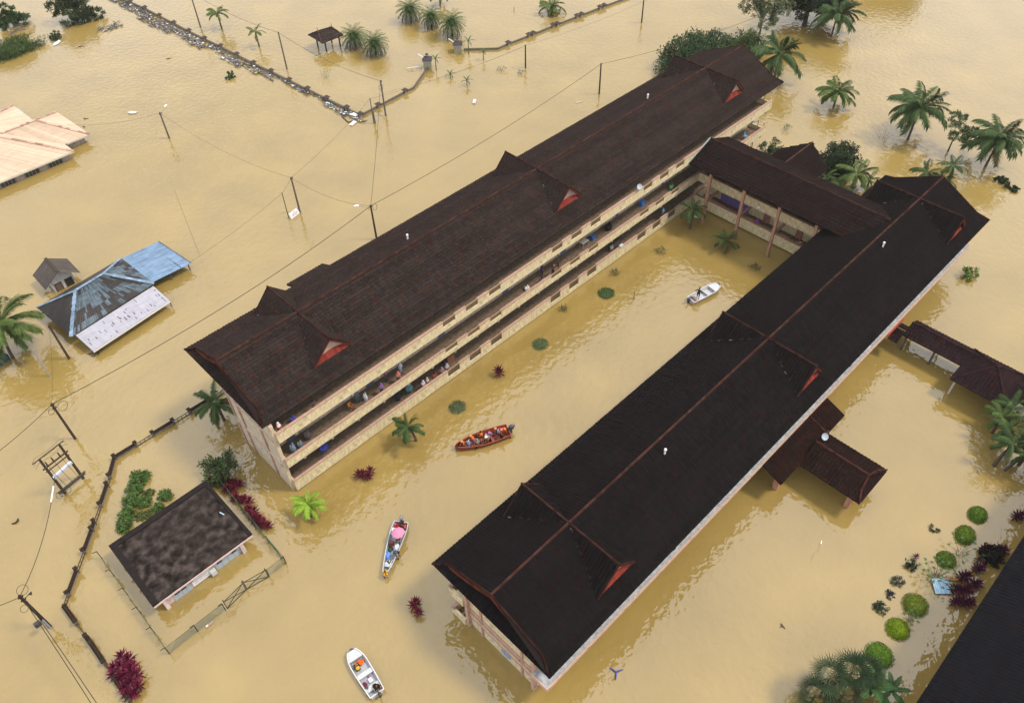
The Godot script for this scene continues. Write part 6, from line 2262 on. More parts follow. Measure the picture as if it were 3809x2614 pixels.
func balcony_life() -> void:
	var F := [0.45, 4.1, 7.9]
	var hair := C(0.012, 0.01, 0.01)
	var P := [
		["stand", 1, 30.0, -48.2, 0.3, C(0.28, 0.33, 0.42), C(0.3, 0.34, 0.42), "hijab", C(0.4, 0.45, 0.5), "person in pale blue and white standing on the middle balcony above the crowded group"],
		["rail", 1, 29.1, -47.5, 0.0, C(0.32, 0.12, 0.1), C(0.1, 0.06, 0.06), "hijab", C(0.34, 0.14, 0.12), "person in salmon pink at the middle balcony's rail"],
		["stand", 1, 28.3, -48.5, 0.6, C(0.15, 0.1, 0.14), C(0.06, 0.05, 0.07), "hijab", C(0.26, 0.14, 0.15), "person in dusty purple with pink headscarf on the middle balcony"],
		["stand", 1, 24.5, -48.4, -0.4, C(0.09, 0.14, 0.2), C(0.09, 0.13, 0.18), "hijab", C(0.1, 0.14, 0.19), "person in slate blue robe on the middle balcony near the white cloth"],
		["sit", 1, 23.4, -48.3, 0.5, C(0.4, 0.18, 0.02), C(0.28, 0.06, 0.03), "hair", hair, "person in orange shirt sitting on the middle balcony"],
		["rail", 1, 26.9, -47.5, 0.2, C(0.13, 0.08, 0.2), C(0.05, 0.05, 0.08), "hijab", C(0.15, 0.09, 0.2), "person in violet at the middle balcony's rail between the two groups"],
		["stand", 0, 36.0, -48.3, 0.2, C(0.04, 0.035, 0.035), C(0.03, 0.03, 0.03), "hair", hair, "person in dark clothes on the lowest balcony behind the brown cardboard"],
		["rail", 0, 35.3, -47.45, 0.1, C(0.27, 0.24, 0.3), C(0.1, 0.1, 0.12), "hijab", C(0.33, 0.3, 0.36), "person in lavender headscarf leaning on the lowest balcony beside its first grille"],
		["rail", 0, 34.6, -47.45, -0.3, C(0.18, 0.12, 0.14), C(0.1, 0.08, 0.1), "hijab", C(0.24, 0.15, 0.15), "person in mauve headscarf next to the lavender-scarved one on the lowest balcony"],
		["rail", 0, 33.5, -47.45, 0.2, C(0.28, 0.04, 0.03), C(0.06, 0.04, 0.04), "hair", hair, "person in red leaning on the lowest balcony rail"],
		["rail", 0, 32.5, -47.45, 0.0, C(0.03, 0.03, 0.03), C(0.03, 0.03, 0.03), "hijab", C(0.4, 0.36, 0.32), "person in black with cream headscarf on the lowest balcony rail"],
		["rail", 0, 31.9, -47.45, 0.3, C(0.4, 0.32, 0.36), C(0.1, 0.08, 0.1), "hijab", C(0.45, 0.38, 0.42), "person in whitish pink headscarf on the lowest balcony rail, last of the row"],
		["rail", 2, 19.5, -47.4, 0.2, C(0.06, 0.045, 0.05), C(0.04, 0.04, 0.04), "hair", hair, "dark-clothed person peering over the top balcony"],
		["rail", 2, 15.8, -47.5, 0.0, C(0.25, 0.04, 0.03), C(0.04, 0.04, 0.04), "hijab", C(0.55, 0.55, 0.55), "person in red with white head cover at the top balcony's near end"],
		["stand", 0, 73.4, -47.6, 0.4, C(0.1, 0.22, 0.34), C(0.08, 0.17, 0.28), "hijab", C(0.13, 0.26, 0.38), "person in sky blue on the lowest balcony near the bridge"],
		["stand", 1, 53.7, -48.1, 0.5, C(0.08, 0.075, 0.07), C(0.03, 0.03, 0.03), "hair", hair, "person in grey shirt and dark trousers on the middle balcony"],
		["stand", 1, 51.1, -48.3, -0.3, C(0.05, 0.05, 0.12), C(0.03, 0.03, 0.05), "hair", hair, "person in navy on the middle balcony beside the seated one in violet"],
		["huddle", 1, 50.2, -47.7, 0.3, C(0.13, 0.1, 0.28), C(0.3, 0.28, 0.3), "hair", hair, "person in violet crouched on the middle balcony"],
		["rail", 1, 52.1, -47.45, 0.0, C(0.05, 0.05, 0.06), C(0.03, 0.03, 0.03), "helmet", C(0.35, 0.04, 0.04), "person with red cap at a grille of the middle balcony"],
	]
	for p in P:
		person(p[0], Vector3(p[2], F[p[1]], p[3]), p[4], p[5], p[6], p[7], p[8], p[9], "people on the balconies")
	person("stand", Vector3(79.9, 0.45, -37.5), -PI / 2, C(0.3, 0.08, 0.3), C(0.28, 0.28, 0.3), "hijab", C(0.22, 0.05, 0.24), "person in purple on the bridge's lower deck beside the white cloth")
	person("sit", Vector3(79.9, 0.35, -31.9), -PI / 2, C(0.02, 0.02, 0.02), C(0.02, 0.02, 0.02), "hair", hair, "person in black sitting on the bridge's lower deck")
	person("stand", Vector3(80.0, 0.45, -31.2), -PI / 2 + 0.5, C(0.3, 0.17, 0.12), C(0.05, 0.04, 0.04), "hair", hair, "person in pale brown standing on the bridge's lower deck")
	var B := [
		["laundry", "white cloth hanging on the middle balcony beside the slate blue robe", Vector3(25.25, 4.1, -48.0), Vector3(0.22, 0.7, 0.2), C(0.55, 0.56, 0.6)],
		["laundry", "large pale sheet draped on the middle balcony wall", Vector3(23.9, 4.9, -48.9), Vector3(0.6, 0.6, 0.1), C(0.45, 0.45, 0.44)],
		["laundry", "light blue clothes heaped at the middle balcony's near end", Vector3(16.5, 4.1, -47.9), Vector3(0.3, 0.75, 0.25), C(0.16, 0.22, 0.3)],
		["laundry", "grey-blue clothes next to the light blue heap on the middle balcony", Vector3(17.3, 4.1, -47.9), Vector3(0.32, 0.5, 0.25), C(0.14, 0.17, 0.2)],
		["laundry", "brown-grey clothes hanging third along the middle balcony", Vector3(18.4, 4.1, -48.2), Vector3(0.4, 0.8, 0.3), C(0.1, 0.08, 0.08)],
		["laundry", "deep blue bundle on the lowest balcony's near part", Vector3(19.6, 1.2, -48.2), Vector3(0.55, 0.5, 0.4), C(0.06, 0.07, 0.3)],
		["laundry", "teal blanket heap on the lowest balcony beside the leaning row", Vector3(30.7, 0.9, -48.3), Vector3(0.5, 0.55, 0.4), C(0.09, 0.2, 0.23)],
		["laundry", "dark bundle on the lowest balcony under the pale sheet", Vector3(29.2, 0.45, -48.4), Vector3(0.3, 0.8, 0.3), C(0.04, 0.04, 0.06)],
		["laundry", "yellow cloth under the middle balcony's slab", Vector3(27.2, 1.6, -48.6), Vector3(0.3, 0.3, 0.1), C(0.4, 0.3, 0.03)],
		["laundry", "yellow sheet hung on the middle balcony wall before the first grille", Vector3(39.5, 5.2, -49.0), Vector3(0.6, 0.3, 0.1), C(0.38, 0.28, 0.02)],
		["laundry", "deep blue cloth at the top balcony's near end", Vector3(17.4, 7.9, -47.7), Vector3(0.3, 0.5, 0.3), C(0.06, 0.06, 0.3)],
		["laundry", "black heap on the middle balcony past the second dormer", Vector3(63.2, 4.1, -48.4), Vector3(0.6, 0.5, 0.4), C(0.02, 0.02, 0.02)],
		["laundry", "mixed dark laundry on the lowest balcony past its middle", Vector3(65.2, 0.45, -48.4), Vector3(1.2, 0.55, 0.35), C(0.08, 0.07, 0.06)],
		["laundry", "pale laundry beside the dark laundry on the lowest balcony", Vector3(63.9, 0.6, -48.2), Vector3(0.4, 0.4, 0.25), C(0.3, 0.3, 0.28)],
		["laundry", "green and white bags on the middle balcony near the bridge", Vector3(75.2, 4.1, -48.0), Vector3(0.45, 0.4, 0.3), C(0.1, 0.3, 0.12)],
		["laundry", "white cloth on the bridge's lower deck beside the person in purple", Vector3(79.7, 0.5, -36.9), Vector3(0.3, 0.6, 0.3), C(0.4, 0.38, 0.42)],
		["laundry", "white things scattered on the middle balcony floor past the first dormer", Vector3(48.3, 4.1, -47.9), Vector3(0.4, 0.3, 0.3), C(0.5, 0.5, 0.48)],
	]
	for b in B:
		blob(b[0], b[1], "laundry", b[2], b[3], b[4], 0.3, "laundry on the balconies")
	crate("plastic_bin", "bright blue bin on the middle balcony under the satellite dish", "bin", Vector3(69.7, 4.1, -48.5), Vector3(0.6, 0.75, 0.5), C(0.05, 0.16, 0.45))
	crate("plastic_bin", "blue bin beside the white table on the middle balcony", "bin", Vector3(60.3, 4.1, -48.5), Vector3(0.6, 0.6, 0.5), C(0.05, 0.13, 0.35))
	crate("cardboard_box", "brown cardboard sheet box on the lowest balcony behind the row", "box", Vector3(36.6, 0.45, -48.5), Vector3(1.1, 1.1, 0.5), C(0.26, 0.13, 0.075))
	crate("foam_box", "white box set on the lowest balcony's parapet at its gap", "box", Vector3(64.0, 1.73, -46.85), Vector3(0.55, 0.2, 0.3), C(0.55, 0.56, 0.58))
	var tb := thing("table", "small white table on the middle balcony", "table", Vector3(58.6, 4.1, -48.4))
	var tg := Geo.new()
	tg.box(Vector3(0, 0.72, 0), Vector3(1.1, 0.05, 0.6), C(0.42, 0.4, 0.33))
	obj("tabletop", tg, mat("wood", Color.WHITE, 0.9, 0.08), tb)
	for x in [-0.48, 0.48]:
		for z in [-0.25, 0.25]:
			var l := Geo.new()
			l.box(Vector3(x, 0.35, z), Vector3(0.05, 0.7, 0.05), C(0.3, 0.3, 0.26))
			obj("leg", l, mat("wood", Color.WHITE, 0.9, 0.08), tb)
	var ch := thing("chair", "blue plastic chair on the lower end balcony beyond the bridge", "chair", Vector3(91.7, 4.1, -47.8))
	for q in [["seat", Vector3(0, 0.45, 0), Vector3(0.45, 0.05, 0.45)], ["backrest", Vector3(0, 0.75, -0.2), Vector3(0.45, 0.5, 0.05)], ["leg", Vector3(-0.2, 0.22, 0.2), Vector3(0.04, 0.45, 0.04)], ["leg", Vector3(0.2, 0.22, 0.2), Vector3(0.04, 0.45, 0.04)], ["leg", Vector3(-0.2, 0.22, -0.2), Vector3(0.04, 0.45, 0.04)], ["leg", Vector3(0.2, 0.22, -0.2), Vector3(0.04, 0.45, 0.04)]]:
		var cg := Geo.new()
		cg.box(q[1], q[2], C(0.1, 0.28, 0.5))
		obj(q[0], cg, mat("satin", Color.WHITE, 0.45, 0.5), ch)


func vegetation() -> void:
	var dark := C(0.022, 0.038, 0.016)
	var mid := C(0.045, 0.075, 0.022)
	var light := C(0.10, 0.16, 0.035)
	# coconut palms beyond the blocks
	palm("tall coconut palm hugging the far end of the balcony block's roof", Vector3(115.7, 0, -57.5), 4.6, 26, 4.7, 0)
	palm("lone small coconut palm in open water beyond the balcony block's end", Vector3(114.7, 0, -46.1), 2.7, 24, 3.3, 1)
	palm("big spreading coconut palm in open water next to the lacy small tree", Vector3(113.9, 0, -33.5), 5.0, 28, 4.5, 0, "", Vector3(0.7, 0, -0.2))
	palm("coconut palm at the water's edge of view, past the lacy small tree", Vector3(114.9, 0, -22.4), 4.4, 26, 4.4, 0, "", Vector3(0.5, 0, 0.1))
	palm("coconut palm in front of the big dark tree", Vector3(135.9, 0, -58.7), 3.9, 24, 4.5, 0)
	palm("huge shaggy coconut palm by the weathered hip-roofed house", Vector3(2.5, 0, -85.2), 5.0, 34, 4.6, 1, "", Vector3(1.0, 0, 0.1))
	palm("low feathery palm in the far water before the paired-pillar wall", Vector3(109.6, 0, -101.6), 1.2, 18, 3.0, 1)
	palm("ragged drooping palm just past the rubbish-lined wall", Vector3(63.2, 0, -141.6), 3.0, 12, 2.2, 1)
	palm("small slender bright palm between rubbish wall and pavilion pole", Vector3(64.1, 0, -130.4), 2.7, 8, 1.9, 1)
	palm("drooping palm top just above the date palms", Vector3(97.5, 0, -119.5), 2.0, 12, 2.2, 0)
	# courtyard and guard house palms
	palm("dark feathery palm leaning beside the balcony block's lowest parapet", Vector3(27.2, 0, -43.15), 2.5, 15, 1.9, 0, "", Vector3(-0.5, 0, -0.3), "areca_palm")
	palm("bright yellow-green young palm off the balcony block's near corner", Vector3(14.4, 0, -43.5), 2.0, 17, 1.75, 2, "", Vector3(0.1, 0, 0), "areca_palm")
	palm("thin-stemmed dark palm in the shaded corner under the bridge's end", Vector3(74.7, 0, -43.9), 3.2, 14, 2.0, 0, "", Vector3.ZERO, "areca_palm")
	palm("low dark palm bush in the shade before the bridge's second column", Vector3(74.4, 0, -38.3), 1.4, 14, 1.9, 0, "", Vector3.ZERO, "areca_palm")
	palm("sagging palm beside the balcony block's near end wall", Vector3(14.7, 0, -59.8), 3.0, 14, 2.6, 0, "", Vector3.ZERO, "areca_palm")
	# arecas round the hall behind the bridge
	palm("curled areca palm between the small gabled house and yellowish spreading palm", Vector3(93.9, 0, -35.9), 2.2, 12, 1.9, 0, "", Vector3.ZERO, "areca_palm")
	palm("second curled areca palm close to the bridge's far side", Vector3(92.2, 0, -35.3), 2.0, 12, 1.9, 0, "", Vector3.ZERO, "areca_palm")
	palm("third dark areca palm close to the black roof's far dormer", Vector3(93.2, 0, -33.3), 1.9, 13, 2.0, 0, "", Vector3.ZERO, "areca_palm")
	palm("yellowish spreading palm behind the black roof's far end", Vector3(97.0, 0, -33.1), 2.6, 16, 2.9, 1, "", Vector3.ZERO, "areca_palm")
	palm("small yellowish palm beside the larger spreading one", Vector3(98.7, 0, -31.8), 1.4, 11, 1.9, 1, "", Vector3.ZERO, "areca_palm")
	palm("curling areca palm rising over the black roof's far ridge end", Vector3(103.7, 0, -26.5), 2.6, 14, 2.3, 0, "", Vector3.ZERO, "areca_palm")
	palm("second curling areca palm past the black roof's ridge end", Vector3(107.2, 0, -24.5), 2.8, 14, 2.2, 0, "", Vector3.ZERO, "areca_palm")
	palm("low third areca palm at the foot of the black roof's hip", Vector3(105.5, 0, -24.9), 1.3, 12, 2.1, 0, "", Vector3.ZERO, "areca_palm")
	# clump at the edge near the gazebo
	var edge := ["bushy palm crown pressed against the pyramid-roofed gazebo", "browning palm in front of the gazebo, nearest its eave", "slender-trunked palm of the clump past the gazebo", "second slender-trunked palm of that clump, crown drooping", "leaning thin palm at the clump's outer edge", "lowest palm of the clump, largest of the slender ones"]
	var ep := [Vector3(70.6, 0, -1.65), Vector3(68.9, 0, -1.9), Vector3(67.6, 0, -0.6), Vector3(65.0, 0, -0.1), Vector3(65.2, 0, 0.9), Vector3(66.8, 0, 1.6)]
	for i in 6:
		palm(edge[i], ep[i], [2.8, 2.6, 2.5, 2.9, 2.3, 3.4][i], 13, [2.2, 2.0, 1.9, 2.2, 1.8, 2.3][i], 1 if i == 1 else 0, "", [Vector3.ZERO, Vector3.ZERO, Vector3(0.3, 0, -0.2), Vector3(1.0, 0, 0.2), Vector3(0.9, 0, 0.8), Vector3(0.5, 0, 0.2)][i], "areca_palm")
	# date palms by the gate
	date_palm("greyish skirted date palm right beside the open pavilion", Vector3(75.8, 0, -117.6), 3.1, 2.1, 1.0)
	date_palm("date palm with spread trunkless skirt, second from the pavilion", Vector3(76.5, 0, -112.6), 3.3, 2.1, 0.8)
	date_palm("bright-topped date palm farthest from the pavilion", Vector3(89.2, 0, -118.3), 3.4, 2.2, 0.9)
	date_palm("middle and slimmest of the three date palms past the gate", Vector3(90.1, 0, -113.4), 3.3, 1.8, 0.6)
	date_palm("full green date palm nearest the farther gate pillar house", Vector3(90.3, 0, -108.0), 4.1, 2.2, 0.35)
	var gp := [["upright banana-leaved plant beside the nearer gate pillar house", Vector3(80.1, 0, -100.7), 1.9, 1.2], ["tall banana-leaved plant beside the farther gate pillar house", Vector3(87.8, 0, -100.9), 2.2, 1.4], ["small sprouting banana shoot past the farther gate pillar house", Vector3(88.0, 0, -97.4), 1.4, 0.9], ["short tufted shoot between the two thin far cables", Vector3(80.0, 0, -97.0), 0.5, 1.1], ["fan-shaped shoot in open water near the floating pale box", Vector3(80.2, 0, -93.1), 0.7, 1.2]]
	for e in gp:
		banana(e[0], e[1], 7, e[2], e[3], 0.28, C(0.05, 0.085, 0.03), "young_banana", "", 0.3)
	weed("floating_weed", "bent weed tuft lying in open water before the short pole", Vector3(87.6, 0, -92.5), 5, 0.5, 0.8, 0.5, 0.12, mid)
	weed("floating_weed", "dark little weed clump beside the short pole in open water", Vector3(89.0, 0, -89.3), 5, 0.6, 0.5, 0.4, 0.12, dark)
	weed("floating_weed", "wispy pale weed clump in the far water below the pavilion cable", Vector3(65.6, 0, -112.3), 12, 1.6, 1.1, 0.3, 0.07, C(0.14, 0.17, 0.06))
	# trees beyond the far end
	tree("lacy small tree with open crown between two coconut palms", Vector3(115.0, 0, -27.9), 4.6, [[Vector3(0.2, 3.6, 0.3), Vector3(1.6, 0.8, 1.6)], [Vector3(1.6, 4.3, -0.8), Vector3(1.3, 0.8, 1.2)], [Vector3(-1.3, 3.2, 0.8), Vector3(1.2, 0.6, 1.1)], [Vector3(0.9, 3.6, 1.6), Vector3(1.2, 0.6, 1.0)]], 0.26, C(0.075, 0.10, 0.045), 0.11, 9, "lacy_tree", Vector3.ZERO, 20)
	weed("bare_shrub", "leafless twiggy shrub at the foot of the big spreading palm", Vector3(111.7, 0, -36.3), 16, 1.4, 1.4, 0.1, 0.02, C(0.10, 0.08, 0.06))
	tree("big dark dense tree far beyond the balcony block", Vector3(136.5, 0, -64.5), 8, [[Vector3(0, 4.2, 0), Vector3(3.6, 2.8, 3.4), 0.6], [Vector3(3.6, 5.2, -3.0), Vector3(3.2, 2.8, 3.0), 0.6], [Vector3(3.4, 3.6, 2.6), Vector3(2.6, 2.2, 2.6), 0.55], [Vector3(-2.6, 5.6, -2.6), Vector3(2.6, 2.2, 2.4), 0.5], [Vector3(6.6, 4.8, -0.5), Vector3(2.6, 2.2, 2.4), 0.5]], 0.5, C(0.012, 0.022, 0.010), 0.4, 16, "dense_tree", Vector3.ZERO, 46)
	tree("feathery grey-green tree with many upright stems behind the balcony block's end", Vector3(126.5, 0, -67.5), 8, [[Vector3(-2.0, 6.4, -1.5), Vector3(2.2, 1.8, 2.0)], [Vector3(0.3, 7.2, 0.5), Vector3(2.4, 1.8, 2.2)], [Vector3(2.2, 5.6, 2.2), Vector3(1.9, 1.9, 1.8)], [Vector3(-1.6, 4.6, 1.4), Vector3(1.8, 1.5, 1.8)], [Vector3(1.5, 6.4, -2.4), Vector3(2.0, 1.6, 2.0)]], 0.3, C(0.085, 0.105, 0.055), 0.16, 12, "feathery_tree", Vector3.ZERO, 34)
	bush("dense_shrubbery", "low spreading dark green tree canopy tucked behind the balcony block's far gable", Vector3(110.5, 0, -69.5), Vector3(6.4, 3.6, 4.6), 150, 15, 0.42, 0.22, C(0.028, 0.052, 0.022), "", "tree", 0.75)
	bush("dense_shrubbery", "brighter green canopy lobe between feathery tree and balcony block's gable", Vector3(118.5, 0, -66.0), Vector3(3.8, 3.2, 3.2), 70, 15, 0.4, 0.2, C(0.045, 0.07, 0.022), "", "tree", 0.7)
	bush("round_tree", "large round dark bush beside the small gabled house", Vector3(99.3, 0, -37.0), Vector3(2.5, 3.0, 2.4), 85, 15, 0.34, 0.2, C(0.024, 0.04, 0.018), "", "tree", 0.72)
	bush("leafy_bush", "airy bush beside the balcony block's far lowest balcony", Vector3(97.0, 0, -46.2), Vector3(1.4, 1.6, 1.4), 26, 10, 0.34, 0.15, C(0.05, 0.075, 0.035), "", "bush", 0.35)
	bush("leafy_bush", "little green bush peeping over the bridge roof", Vector3(91.5, 0, -43.8), Vector3(0.9, 1.1, 0.9), 16, 10, 0.3, 0.15, mid, "", "bush", 0.5)
	bush("hedge_scrap", "first stub of drowned hedge in open water past the black roof", Vector3(112.6, 0, -19.2), Vector3(0.6, 0.5, 0.9), 14, 10, 0.25, 0.13, dark, "", "hedge")
	bush("hedge_scrap", "longer trailing piece of drowned hedge in open water past the black roof", Vector3(111.9, 0, -17.4), Vector3(0.5, 0.35, 1.1), 16, 10, 0.25, 0.13, dark, "", "hedge")
	weed("floating_weed", "spiky green weed in open water off the balconies' far end", Vector3(104.2, 0, -47.9), 6, 0.8, 0.6, 0.5, 0.12, mid)
	bush("leafy_bush", "small light green bush under the black roof's outer eave", Vector3(90.5, 0, -14.0), Vector3(0.9, 0.9, 0.9), 18, 10, 0.35, 0.14, light, "", "bush", 0.4)
	# far left shrubs
	tree("bushy half-drowned tree standing alone, away from the rubbish wall", Vector3(46.0, 0, -164.5), 5, [[Vector3(0, 1.1, 0), Vector3(2.6, 1.7, 2.2), 0.5], [Vector3(1.2, 2.6, -1.4), Vector3(2.2, 1.7, 2.0), 0.4], [Vector3(-1.6, 3.2, -1.8), Vector3(2.1, 1.7, 1.8), 0.35], [Vector3(2.6, 0.9, 1.0), Vector3(1.9, 1.1, 1.5), 0.35]], 0.36, C(0.028, 0.045, 0.018), 0.18, 12, "half_drowned_tree", Vector3.ZERO, 30)
	tree("smaller half-drowned tree with driftwood at its foot near the corner", Vector3(37.0, 0, -172.5), 4, [[Vector3(-0.4, 2.3, -0.8), Vector3(1.6, 1.4, 1.4), 0.35], [Vector3(1.0, 1.0, 0.6), Vector3(1.9, 1.2, 1.6), 0.4], [Vector3(-1.0, 0.9, 0.4), Vector3(1.6, 1.0, 1.3), 0.35]], 0.36, C(0.032, 0.06, 0.022), 0.15, 12, "half_drowned_tree", Vector3.ZERO, 26)
	bush("drowned_hedge", "long low grassy hedge mound in the far water", Vector3(32.2, 0, -160.8), Vector3(5.2, 1.7, 2.4), 140, 13, 0.4, 0.12, C(0.045, 0.075, 0.022), "", "hedge", 0.7)
	bush("leafy_bush", "round small bush beside the blue-white plastic sheet", Vector3(40.2, 0, -160.9), Vector3(0.95, 0.8, 0.9), 16, 10, 0.3, 0.15, C(0.035, 0.05, 0.022), "", "bush")
	bush("leafy_bush", "tiny green bush alone in open water before the rubbish-lined wall", Vector3(54.5, 0, -124.2), Vector3(0.75, 0.7, 0.7), 14, 10, 0.25, 0.13, mid, "", "bush")
	weed("floating_weed", "scrap of weed and twigs near the half-drowned corner tree", Vector3(31.5, 0, -167.2), 7, 0.6, 1.2, 0.35, 0.1, dark)
	# guard house bushes
	var bl := ["highest-lying bush of the cluster beyond the pump house, outer lobe", "highest-lying bush of the cluster beyond the pump house, inner lobe", "biggest dark round bush in the cluster beyond the pump house", "flattish pale bush at the middle of the pump house cluster", "lone round bush standing apart, farthest from the fence wall", "wide bush below the biggest dark one beside the fence wall", "bush touching the wide one on its pump house side", "little stalked bush at the pump house roof edge", "tall bush above the lowest one near the fence wall", "low pale bush joining the roof edge row, outer half", "low pale bush joining the roof edge row, inner half", "lowest bush of the cluster, nearest the pump house roof corner"]
	var bp := [Vector3(4.75, 0, -59.5), Vector3(5.35, 0, -59.0), Vector3(3.95, 0, -58.4), Vector3(4.6, 0, -56.9), Vector3(5.6, 0, -55.5), Vector3(3.1, 0, -57.3), Vector3(3.8, 0, -56.2), Vector3(4.4, 0, -54.75), Vector3(2.1, 0, -56.2), Vector3(2.9, 0, -55.2), Vector3(3.6, 0, -54.6), Vector3(1.3, 0, -55.2)]
	var br := [0.62, 0.6, 0.78, 0.5, 0.62, 0.8, 0.6, 0.5, 0.68, 0.5, 0.5, 0.78]
	for i in 12:
		var low: bool = i in [3, 9, 10]
		bush("garden_bush", bl[i], bp[i], Vector3(br[i], br[i] * (0.45 if low else 0.85), br[i]), 46, 10, 0.22, 0.13, C(0.10, 0.12, 0.04) if low else C(0.065, 0.115, 0.03), "bushes beyond the pump house", "bush", 0.75)
	bush("leafy_bush", "spreading dark leafy tree top at the cordyline fence's far end", Vector3(11.0, 0, -53.9), Vector3(1.7, 1.7, 1.6), 44, 12, 0.36, 0.16, C(0.05, 0.075, 0.028), "", "tree", 0.4)
	var red := C(0.115, 0.014, 0.028)
	var cl := [
		["red cordyline at the far end of the pump house fence, under the leafy tree top", Vector3(9.85, 0, -53.5)], ["second red cordyline from the leafy tree top along the fence", Vector3(10.45, 0, -52.9)], ["red cordyline set apart from the fence row, out in the water", Vector3(11.3, 0, -51.6)], ["third red cordyline of the fence row", Vector3(10.4, 0, -51.5)],
		["fourth red cordyline of the fence row, at the row's middle", Vector3(10.4, 0, -50.0)], ["red cordyline paired with the fence row's middle one", Vector3(10.9, 0, -49.3)], ["fifth red cordyline of the fence row", Vector3(10.6, 0, -48.0)], ["sixth red cordyline of the fence row", Vector3(10.5, 0, -46.9)], ["red cordyline last but one at the fence row's near end", Vector3(10.55, 0, -46.3)], ["thick red cordyline ending the fence row nearest the gates", Vector3(10.65, 0, -45.6)]]
	for i in cl.size():
		cordyline(cl[i][0], cl[i][1], [[0, 0.55, 0], [0.25, 0.4, 0.35], [-0.15, 0.35, -0.3]], 0.5, red, "red cordylines along the pump house fence")
	cordyline("big magenta cordyline clump growing over the boundary fence, upper half", Vector3(-5.1, 0, -42.6), [[0.4, 0.9, -0.5], [0.7, 0.8, 0.1], [0, 0.95, 0.2], [-0.5, 0.8, -0.1], [-0.8, 0.6, 0.3], [0.2, 0.6, 0.8], [-0.4, 0.6, 0.9], [0.6, 0.5, 0.7]], 0.6, C(0.10, 0.008, 0.032))
	cordyline("big magenta cordyline clump growing over the boundary fence, lower half", Vector3(-5.2, 0, -40.6), [[0.4, 0.9, -0.7], [0.7, 0.8, -0.2], [0.1, 0.95, 0.1], [-0.5, 0.8, 0.1], [-0.6, 0.6, 0.6], [0.3, 0.6, 0.6], [-0.2, 0.5, 0.9], [0.0, 0.5, -0.9]], 0.6, C(0.095, 0.008, 0.03))
	cordyline("dark red cordyline trio beside the balcony block's near parapet", Vector3(20.8, 0, -43.4), [[-0.5, 0.6, -0.3], [0.6, 0.6, 0.2], [0.05, 0.5, 0.5], [-0.1, 0.4, -0.1]], 0.55, C(0.10, 0.012, 0.028))
	cordyline("single tall dark red cordyline in the courtyard beyond the red boat", Vector3(39.3, 0, -43.5), [[0, 0.9, 0], [0.1, 0.55, 0.15]], 0.6, C(0.10, 0.012, 0.028))
	cordyline("small red double-headed cordyline between the white boat and the black-roofed block", Vector3(15.5, 0, -29.45), [[-0.2, 0.6, 0.05], [0.2, 0.55, 0.0]], 0.5, C(0.12, 0.012, 0.028))
	cordyline("single star-shaped red cordyline nearest the black-roofed block's end", Vector3(15.2, 0, -28.6), [[0, 0.55, 0]], 0.5, C(0.12, 0.012, 0.028))
	# drowned courtyard bushes, tops just breaking the surface
	var cg := C(0.06, 0.10, 0.035)
	mound("flat drowned bush top in the courtyard nearest the red boat", Vector3(33.1, 0, -43.4), Vector3(1.1, 0.22, 1.0), C(0.085, 0.11, 0.055), "drowned bushes in the courtyard", "drowned_bush")
	mound("flat drowned bush top at the courtyard's middle", Vector3(45.9, 0, -43.5), Vector3(1.1, 0.22, 1.05), C(0.085, 0.12, 0.05), "drowned bushes in the courtyard", "drowned_bush")
	mound("denser green drowned bush top nearest the thin stake", Vector3(57.6, 0, -43.7), Vector3(1.15, 0.3, 1.1), cg, "drowned bushes in the courtyard", "drowned_bush")
	var wl := [["greyish sprig close to the balcony block near the denser drowned bush", Vector3(61.1, 0, -45.2)], ["faint sprig close to the balcony block near the courtyard's middle", Vector3(52.0, 0, -45.4)], ["leafy dark sprig in the courtyard towards the bridge", Vector3(68.3, 0, -43.7)], ["dark sprig close to the black roof in the bridge's shade", Vector3(73.9, 0, -33.4)]]
	for i in 4:
		weed("drowned_sprig", wl[i][0], wl[i][1], 8, 0.5, [0.5, 0.45, 0.7, 0.6][i], 0.4, 0.1, [C(0.06, 0.06, 0.03), C(0.06, 0.065, 0.025), dark, dark][i])
	# garden along the third block
	var mg := "clipped bushes in a row along the third block"
	mound("clipped round bush farthest out in the row, near the palm clump", Vector3(58.4, 0, 1.2), Vector3(1.05, 0.7, 0.85), C(0.075, 0.145, 0.012), mg)
	mound("clipped round bush second in the row, behind the open shrub", Vector3(55.5, 0, 1.3), Vector3(1.15, 0.75, 0.9), C(0.09, 0.15, 0.012), mg)
	mound("clipped round bush third in the row, smallest of them", Vector3(51.9, 0, 1.2), Vector3(0.95, 0.65, 0.85), C(0.08, 0.135, 0.012), mg)
	mound("clipped olive bush fourth in the row, below the blue sheet", Vector3(45.9, 0, 1.25), Vector3(1.2, 0.75, 1.1), C(0.11, 0.15, 0.014), mg)
	mound("brightest lime clipped bush, fifth in the row", Vector3(42.85, 0, 1.2), Vector3(1.05, 0.7, 1.0), C(0.15, 0.225, 0.01), mg)
	mound("largest clipped green bush nearest the fan palms", Vector3(39.7, 0, 1.2), Vector3(1.2, 0.75, 1.2), C(0.085, 0.17, 0.014), mg)
	var tf := [["dark tuft first in the small row, beside the third clipped bush", Vector3(49.2, 0, -0.8)], ["grey-leaved tuft second in the small row", Vector3(46.85, 0, -0.8)], ["smallest bluish tuft third in the small row", Vector3(45.25, 0, -0.8)], ["dark green tuft last in the small row", Vector3(43.6, 0, -0.7)], ["sparse pale drowned tuft off the second clipped bush", Vector3(54.2, 0, -1.05)]]
